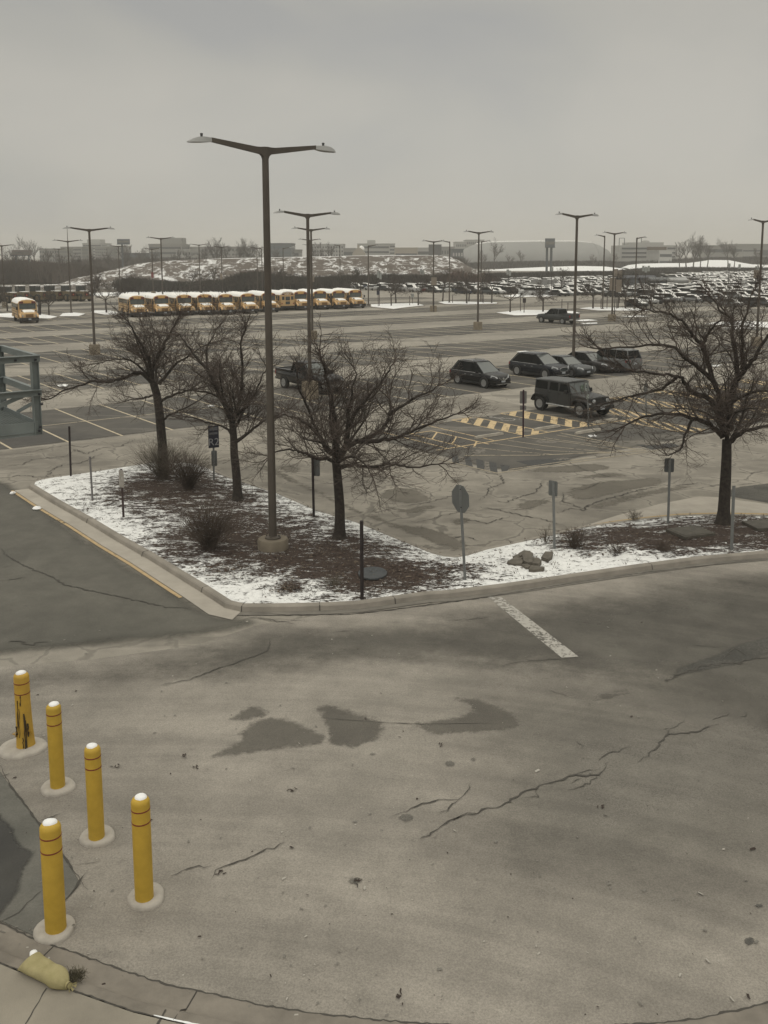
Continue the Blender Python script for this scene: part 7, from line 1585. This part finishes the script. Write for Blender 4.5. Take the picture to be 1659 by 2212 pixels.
# stadium like deck
Y = 600; p0, p1 = AT(1340, 530, Y), AT(1463, 530, Y); w_ = p1.x - p0.x; h_ = p0.z; e_ = empty('parking_deck', ((p0.x + p1.x)/2, Y, 0)); tag(e_, 'long low building with brown panel and dark window bands right of the dome', 'building')
MB().box((0, 12, h_/2), (w_, 24, h_)).build('wall', pale_b, e_); MB().box((-.04*w_, 9, h_ + .9), (w_*.62, 16, 1.8)).build('roof_storey', pale_b, e_)
for z, hh in ((h_*.86, 1.1), (h_*.66, 1.0), (h_*.48, .9)): MB().box((-w_*.24, -.08, z), (w_*.46, .3, hh)).build('window_band', win_b, e_); MB().box((w_*.40, -.08, z), (w_*.14, .3, hh*.9)).build('window_band', win_b, e_)
MB().box((w_*.14, -.15, h_*.62), (w_*.34, .5, h_*.62)).build('brown_panel', brown_b, e_)
for u in (.5, .2): MB().tube([(-w_*u, 3, h_ + .3), (-w_*u, 3, h_ + 4.5), (-w_*u + 3.2, 3, h_ + 4.5), (-w_*u + 3.2, 3, h_ + .3)], .25, 4).build('roof_frame', dark_b, e_)
building(1425, 1452, 543, 560, pale_b, 'white banded low block in front of the brown panel', 2)
# water tower
p = AT(1394, 522, 760); e_ = empty('water_tower', (p.x, 760, 0)); tag(e_, 'small pale water tower on a thin stem above the long building', 'water tower'); MB().tube([(0, 0, 0), (0, 0, p.z - 2)], [.9, .7], 10).build('stem', pale_b, e_); MB().lathe([(.9, -4.5), (3.4, -2.2), (3.8, -.6), (2.6, .7), (0, 1.2)], 18, c=(0, 0, p.z)).build('tank', conc_b, e_, smooth=50)
# billboards
def board(x0, x1, yt, yb, Y, m, posts, label, name='billboard', wd=.5, frame=True):
    a, b = AT(x0, yt, Y), AT(x1, yb, Y); w_ = b.x - a.x; h_ = a.z - b.z; e_ = empty(name, ((a.x + b.x)/2, Y, 0)); tag(e_, label, 'billboard')
    bx = MB().box((0, 0, (a.z + b.z)/2), (w_, 1.2, h_)).build('panel', m, e_)
    if frame: MB().box((0, -.63, (a.z + b.z)/2 - h_*.02), (w_*.90, .06, h_*.36)).build('face', mat('board_face', (.20, .19, .165), .7, vscale=.5, col2=(.09, .09, .085)), bx); MB().box((0, -.7, b.z - .1), (w_*1.03, .7, .25)).build('catwalk', dark_b, e_)
    for px_ in posts: MB().tube([(px_*w_, .3, 0), (px_*w_, .3, b.z)], wd, 10).build('post', dark_b, e_, smooth=40)
    return e_
board(1178, 1198, 515, 534, 400, mat('board_dark', (.10, .11, .12), .7), (-.28, .18), 'tall two legged billboard in front of the dome')
board(253.5, 280, 516.5, 527, 380, mat('board_dark', (.06, .062, .06), .7), (-.15,), 'wide short billboard on one post at the left', wd=.35)
board(926, 953.5, 528, 551, 500, mat('board_back', (.085, .085, .085), .8), (-.3, .3), 'plain dark board behind the pedestal lamp', frame=False)
board(27, 67, 540, 551, 300, mat('board_worn', (.10, .08, .078), .8, vscale=.6, col2=(.2, .175, .16)), (-.35, .35), 'faded billboard crossing the lamp at the far left', wd=.2)
# banners and row signs
tan_sign = mat('tan_banner', (.17, .14, .11), .8, vscale=.8, col2=(.22, .19, .155)); pale_sign = mat('pale_banner', (.24, .25, .235), .7)
def lotsign(x, yt, yb, wpx, m, label, ybase, n=1, gap=1.4):
    g = G(x, ybase); a, b = AT(x, yt, g.y), AT(x, yb, g.y); e_ = empty('row_sign', (g.x, g.y, 0)); tag(e_, label, 'sign', 'row marker signs on poles'); w_ = wpx/FPX*g.y
    MB().tube([(0, 0, 0), (0, 0, a.z)], .06, 6).build('post', post_dark, e_)
    for k in range(n): MB().box(((k - (n-1)/2)*w_*1.15, -.1, (a.z + b.z)/2 - (.25 if k % 2 else 0)), (w_, .06, a.z - b.z)).build('sign_panel', m, e_)
for a_ in ((819.6, 586, 600, 4.5, pale_sign, 'pale double row sign on a pole right of the buses', 662, 2), (911.5, 581, 592, 4.5, pale_sign, 'pale double row sign left of the pedestal lamp', 636, 2), (937, 599, 616, 12, tan_sign, 'tan square banner low on the pedestal lamp pole', 674), (1042, 589, 602, 9, tan_sign, 'tan banner beside the centre lamp', 655), (1098, 582, 593, 4.5, pale_sign, 'pale double row sign above the left island tree', 640, 2), (1191, 577, 586, 5.5, pale_sign, 'pale single row sign left of the tall right lamp', 640),
           (1332, 581, 597, 8, tan_sign, 'upper tan banners right of the pedestal lamp', 668, 2), (1327, 600, 627, 12, tan_sign, 'large lower tan banners stacked right of the pedestal lamp', 690, 2), (1393, 574, 586, 5, pale_sign, 'triple pale row sign right of the slim lamp', 640, 3), (1572, 569, 577, 4.5, pale_sign, 'pale row sign above the tree crown', 640), (1594, 571, 581, 5, pale_sign, 'second pale row sign above the tree crown', 640), (1635, 575, 583, 4.5, pale_sign, 'triple pale row sign at the right pole', 645, 3), (1630, 583, 600, 11, tan_sign, 'tan banner at the right pole', 650), (479, 590, 604, 5, tan_sign, 'tan banner behind the fifth bus', 640), (677, 597, 609, 5, tan_sign, 'tan banner beside the second pole', 640), (331, 588, 600, 5, mat('red_banner', (.16, .04, .04), .7), 'red banner in front of the mound', 638)):
    lotsign(*a_)
# small sign posts far
def fpost(x, yb, yt, lb, top=None, w_=.12, name='marker_post'):
    g = G(x, yb); t = AT(x, yt, g.y); e_ = empty(name, g); tag(e_, lb, 'post', 'slim marker posts on the far islands'); MB().tube([(0, 0, 0), (0, 0, t.z)], w_/2, 6).build('post', post_brown, e_)
    if top: MB().box((0, -.08, t.z - .35), (.5, .04, .7)).build('sign_panel', top, e_)
for a_ in ((885, 661, 639, 'thin post on the snowy strip right of the buses'), (891, 657, 634, 'thin post with cap just right of it', pale_sign), (817, 663, 628, 'post with a small blue sign at the end of the bus row', sign_blue), (977.5, 656, 638, 'thin post right of the single arm lamp'), (1044, 656, 637, 'thin post beside the centre lamp'), (1124, 674, 640, 'post with round reflector on the left island'), (1132, 677, 644, 'post with dark sign on the island left of the pickup', post_dark), (1213.5, 670, 646, 'brown post above the pickup cab'), (1226.5, 673, 654, 'short post with cap right of the pickup cab'), (1298, 668, 645, 'thin post left of the single arm lamp'), (1311, 668, 640, 'thin post between lamps near the tan banners'), (1338, 655, 641, 'traffic cone shaped marker')): fpost(*a_)
post((153.5 - 68, 682), (85.5, 650), post_dark, 'thick dark pipe with white foot behind the lone bus', wd=.45, kind='r', name='metal_post', zb=0.0)
# sheds in the packed lot
def shed(x0, x1, yt, yb, m, mr, label, dep=5, name='shed', cat='shed'):
    g = G((x0 + x1)/2, yb); w_ = (x1 - x0)/FPX*g.y; h_ = AT((x0 + x1)/2, yt, g.y).z; e_ = empty(name, g); tag(e_, label, cat); MB().box((0, dep/2, h_*.4), (w_, dep, h_*.8)).build('wall', m, e_); MB().prism([(0, 0), (dep, 0), (dep, .25*h_), (dep/2, .45*h_), (0, .25*h_)], 0, w_, M=Matrix.Translation((-w_/2, 0, h_*.72)) @ Matrix.Rotation(PI/2, 4, 'Z') @ Matrix.Rotation(PI/2, 4, 'X') @ Matrix.Identity(4)).build('roof', mr, e_)
    return e_
shed(1340, 1418, 599, 621, dark_b, mat('shed_roof', (.05, .055, .065), .7), 'long dark flat shed among the packed cars')
shed(1405, 1446, 603, 624, mat('shed_dark', (.03, .035, .045), .7), mat('shed_roof_grey', (.11, .115, .115), .7), 'dark blue shed with grey roof in front of the long shed')
tr = shed(1449, 1487, 604, 625, mat('trailer_pale', (.22, .22, .205), .7), mat('trailer_roof', (.3, .3, .29), .8), 'pale trailer right of the dark sheds', name='site_trailer', cat='trailer')
g = G(1175, 627); mb = MB().box((0, 0, 1.35), (6.2, 2.3, 2.5)); e_ = empty('box_truck', (g.x, g.y, 0), HEAD + .6); tag(e_, 'pale box truck standing among the packed cars above the pickup', 'box truck')
mb.build('cargo_box', mat('box_pale', (.20, .20, .19), .7), e_); MB().box((3.9, 0, 1.1), (1.5, 2.0, 1.7), taper=.85).build('cab', fp['white'], e_)
for x in (3.7, -1.8):
    for s_ in (1, -1): wheel(e_, x, s_*.95, .42, .25, det=False)
# road barrier at the far left behind the loaders, fence before the mound
def fence(x0, x1, yb, hm, label, m, Yo=0):
    a, b = G(x0, yb[0]), G(x1, yb[1]); d = b - a; L_ = d.length; e_ = empty('fence', (a.x, a.y, 0), heading(d)); tag(e_, label, 'fence')
    for z in (hm, hm*.55, .15): MB().box((L_/2, 0, z), (L_, .06, .10)).build('rail', m, e_)
    k = int(L_/4); 
    for i in range(min(k + 1, 60)): MB().box((L_*i/k, 0, hm/2), (.12, .12, hm)).build('post', m, e_)
fence(270, 520, (629, 622.5), 1.8, 'low dark fence along the snow verge in front of the mound', mat('fence_dark', (.045, .04, .036), .9))
fence(0, 175, (631, 628), 1.0, 'pale road barrier behind the loaders at the left', mat('barrier_pale', (.17, .16, .145), .8))

# ================================================================== HAZE
hz = MB().box((0, 1150, 24), (3600, 2640, 60)); 
hm = bpy.data.materials.new('haze_air'); hm.use_nodes = True; t_ = hm.node_tree; t_.nodes.clear(); ov = N(t_, 'ShaderNodeOutputMaterial'); pv = N(t_, 'ShaderNodeVolumePrincipled'); pv.inputs['Density'].default_value = 0.00045; pv.inputs['Color'].default_value = (.90, .885, .845, 1); pv.inputs['Anisotropy'].default_value = 0.0
t_.links.new(pv.outputs[0], ov.inputs['Volume'])
o = hz.build('haze', hm); o['kind'] = 'stuff'; o['label'] = 'thin grey winter haze over the whole car park'
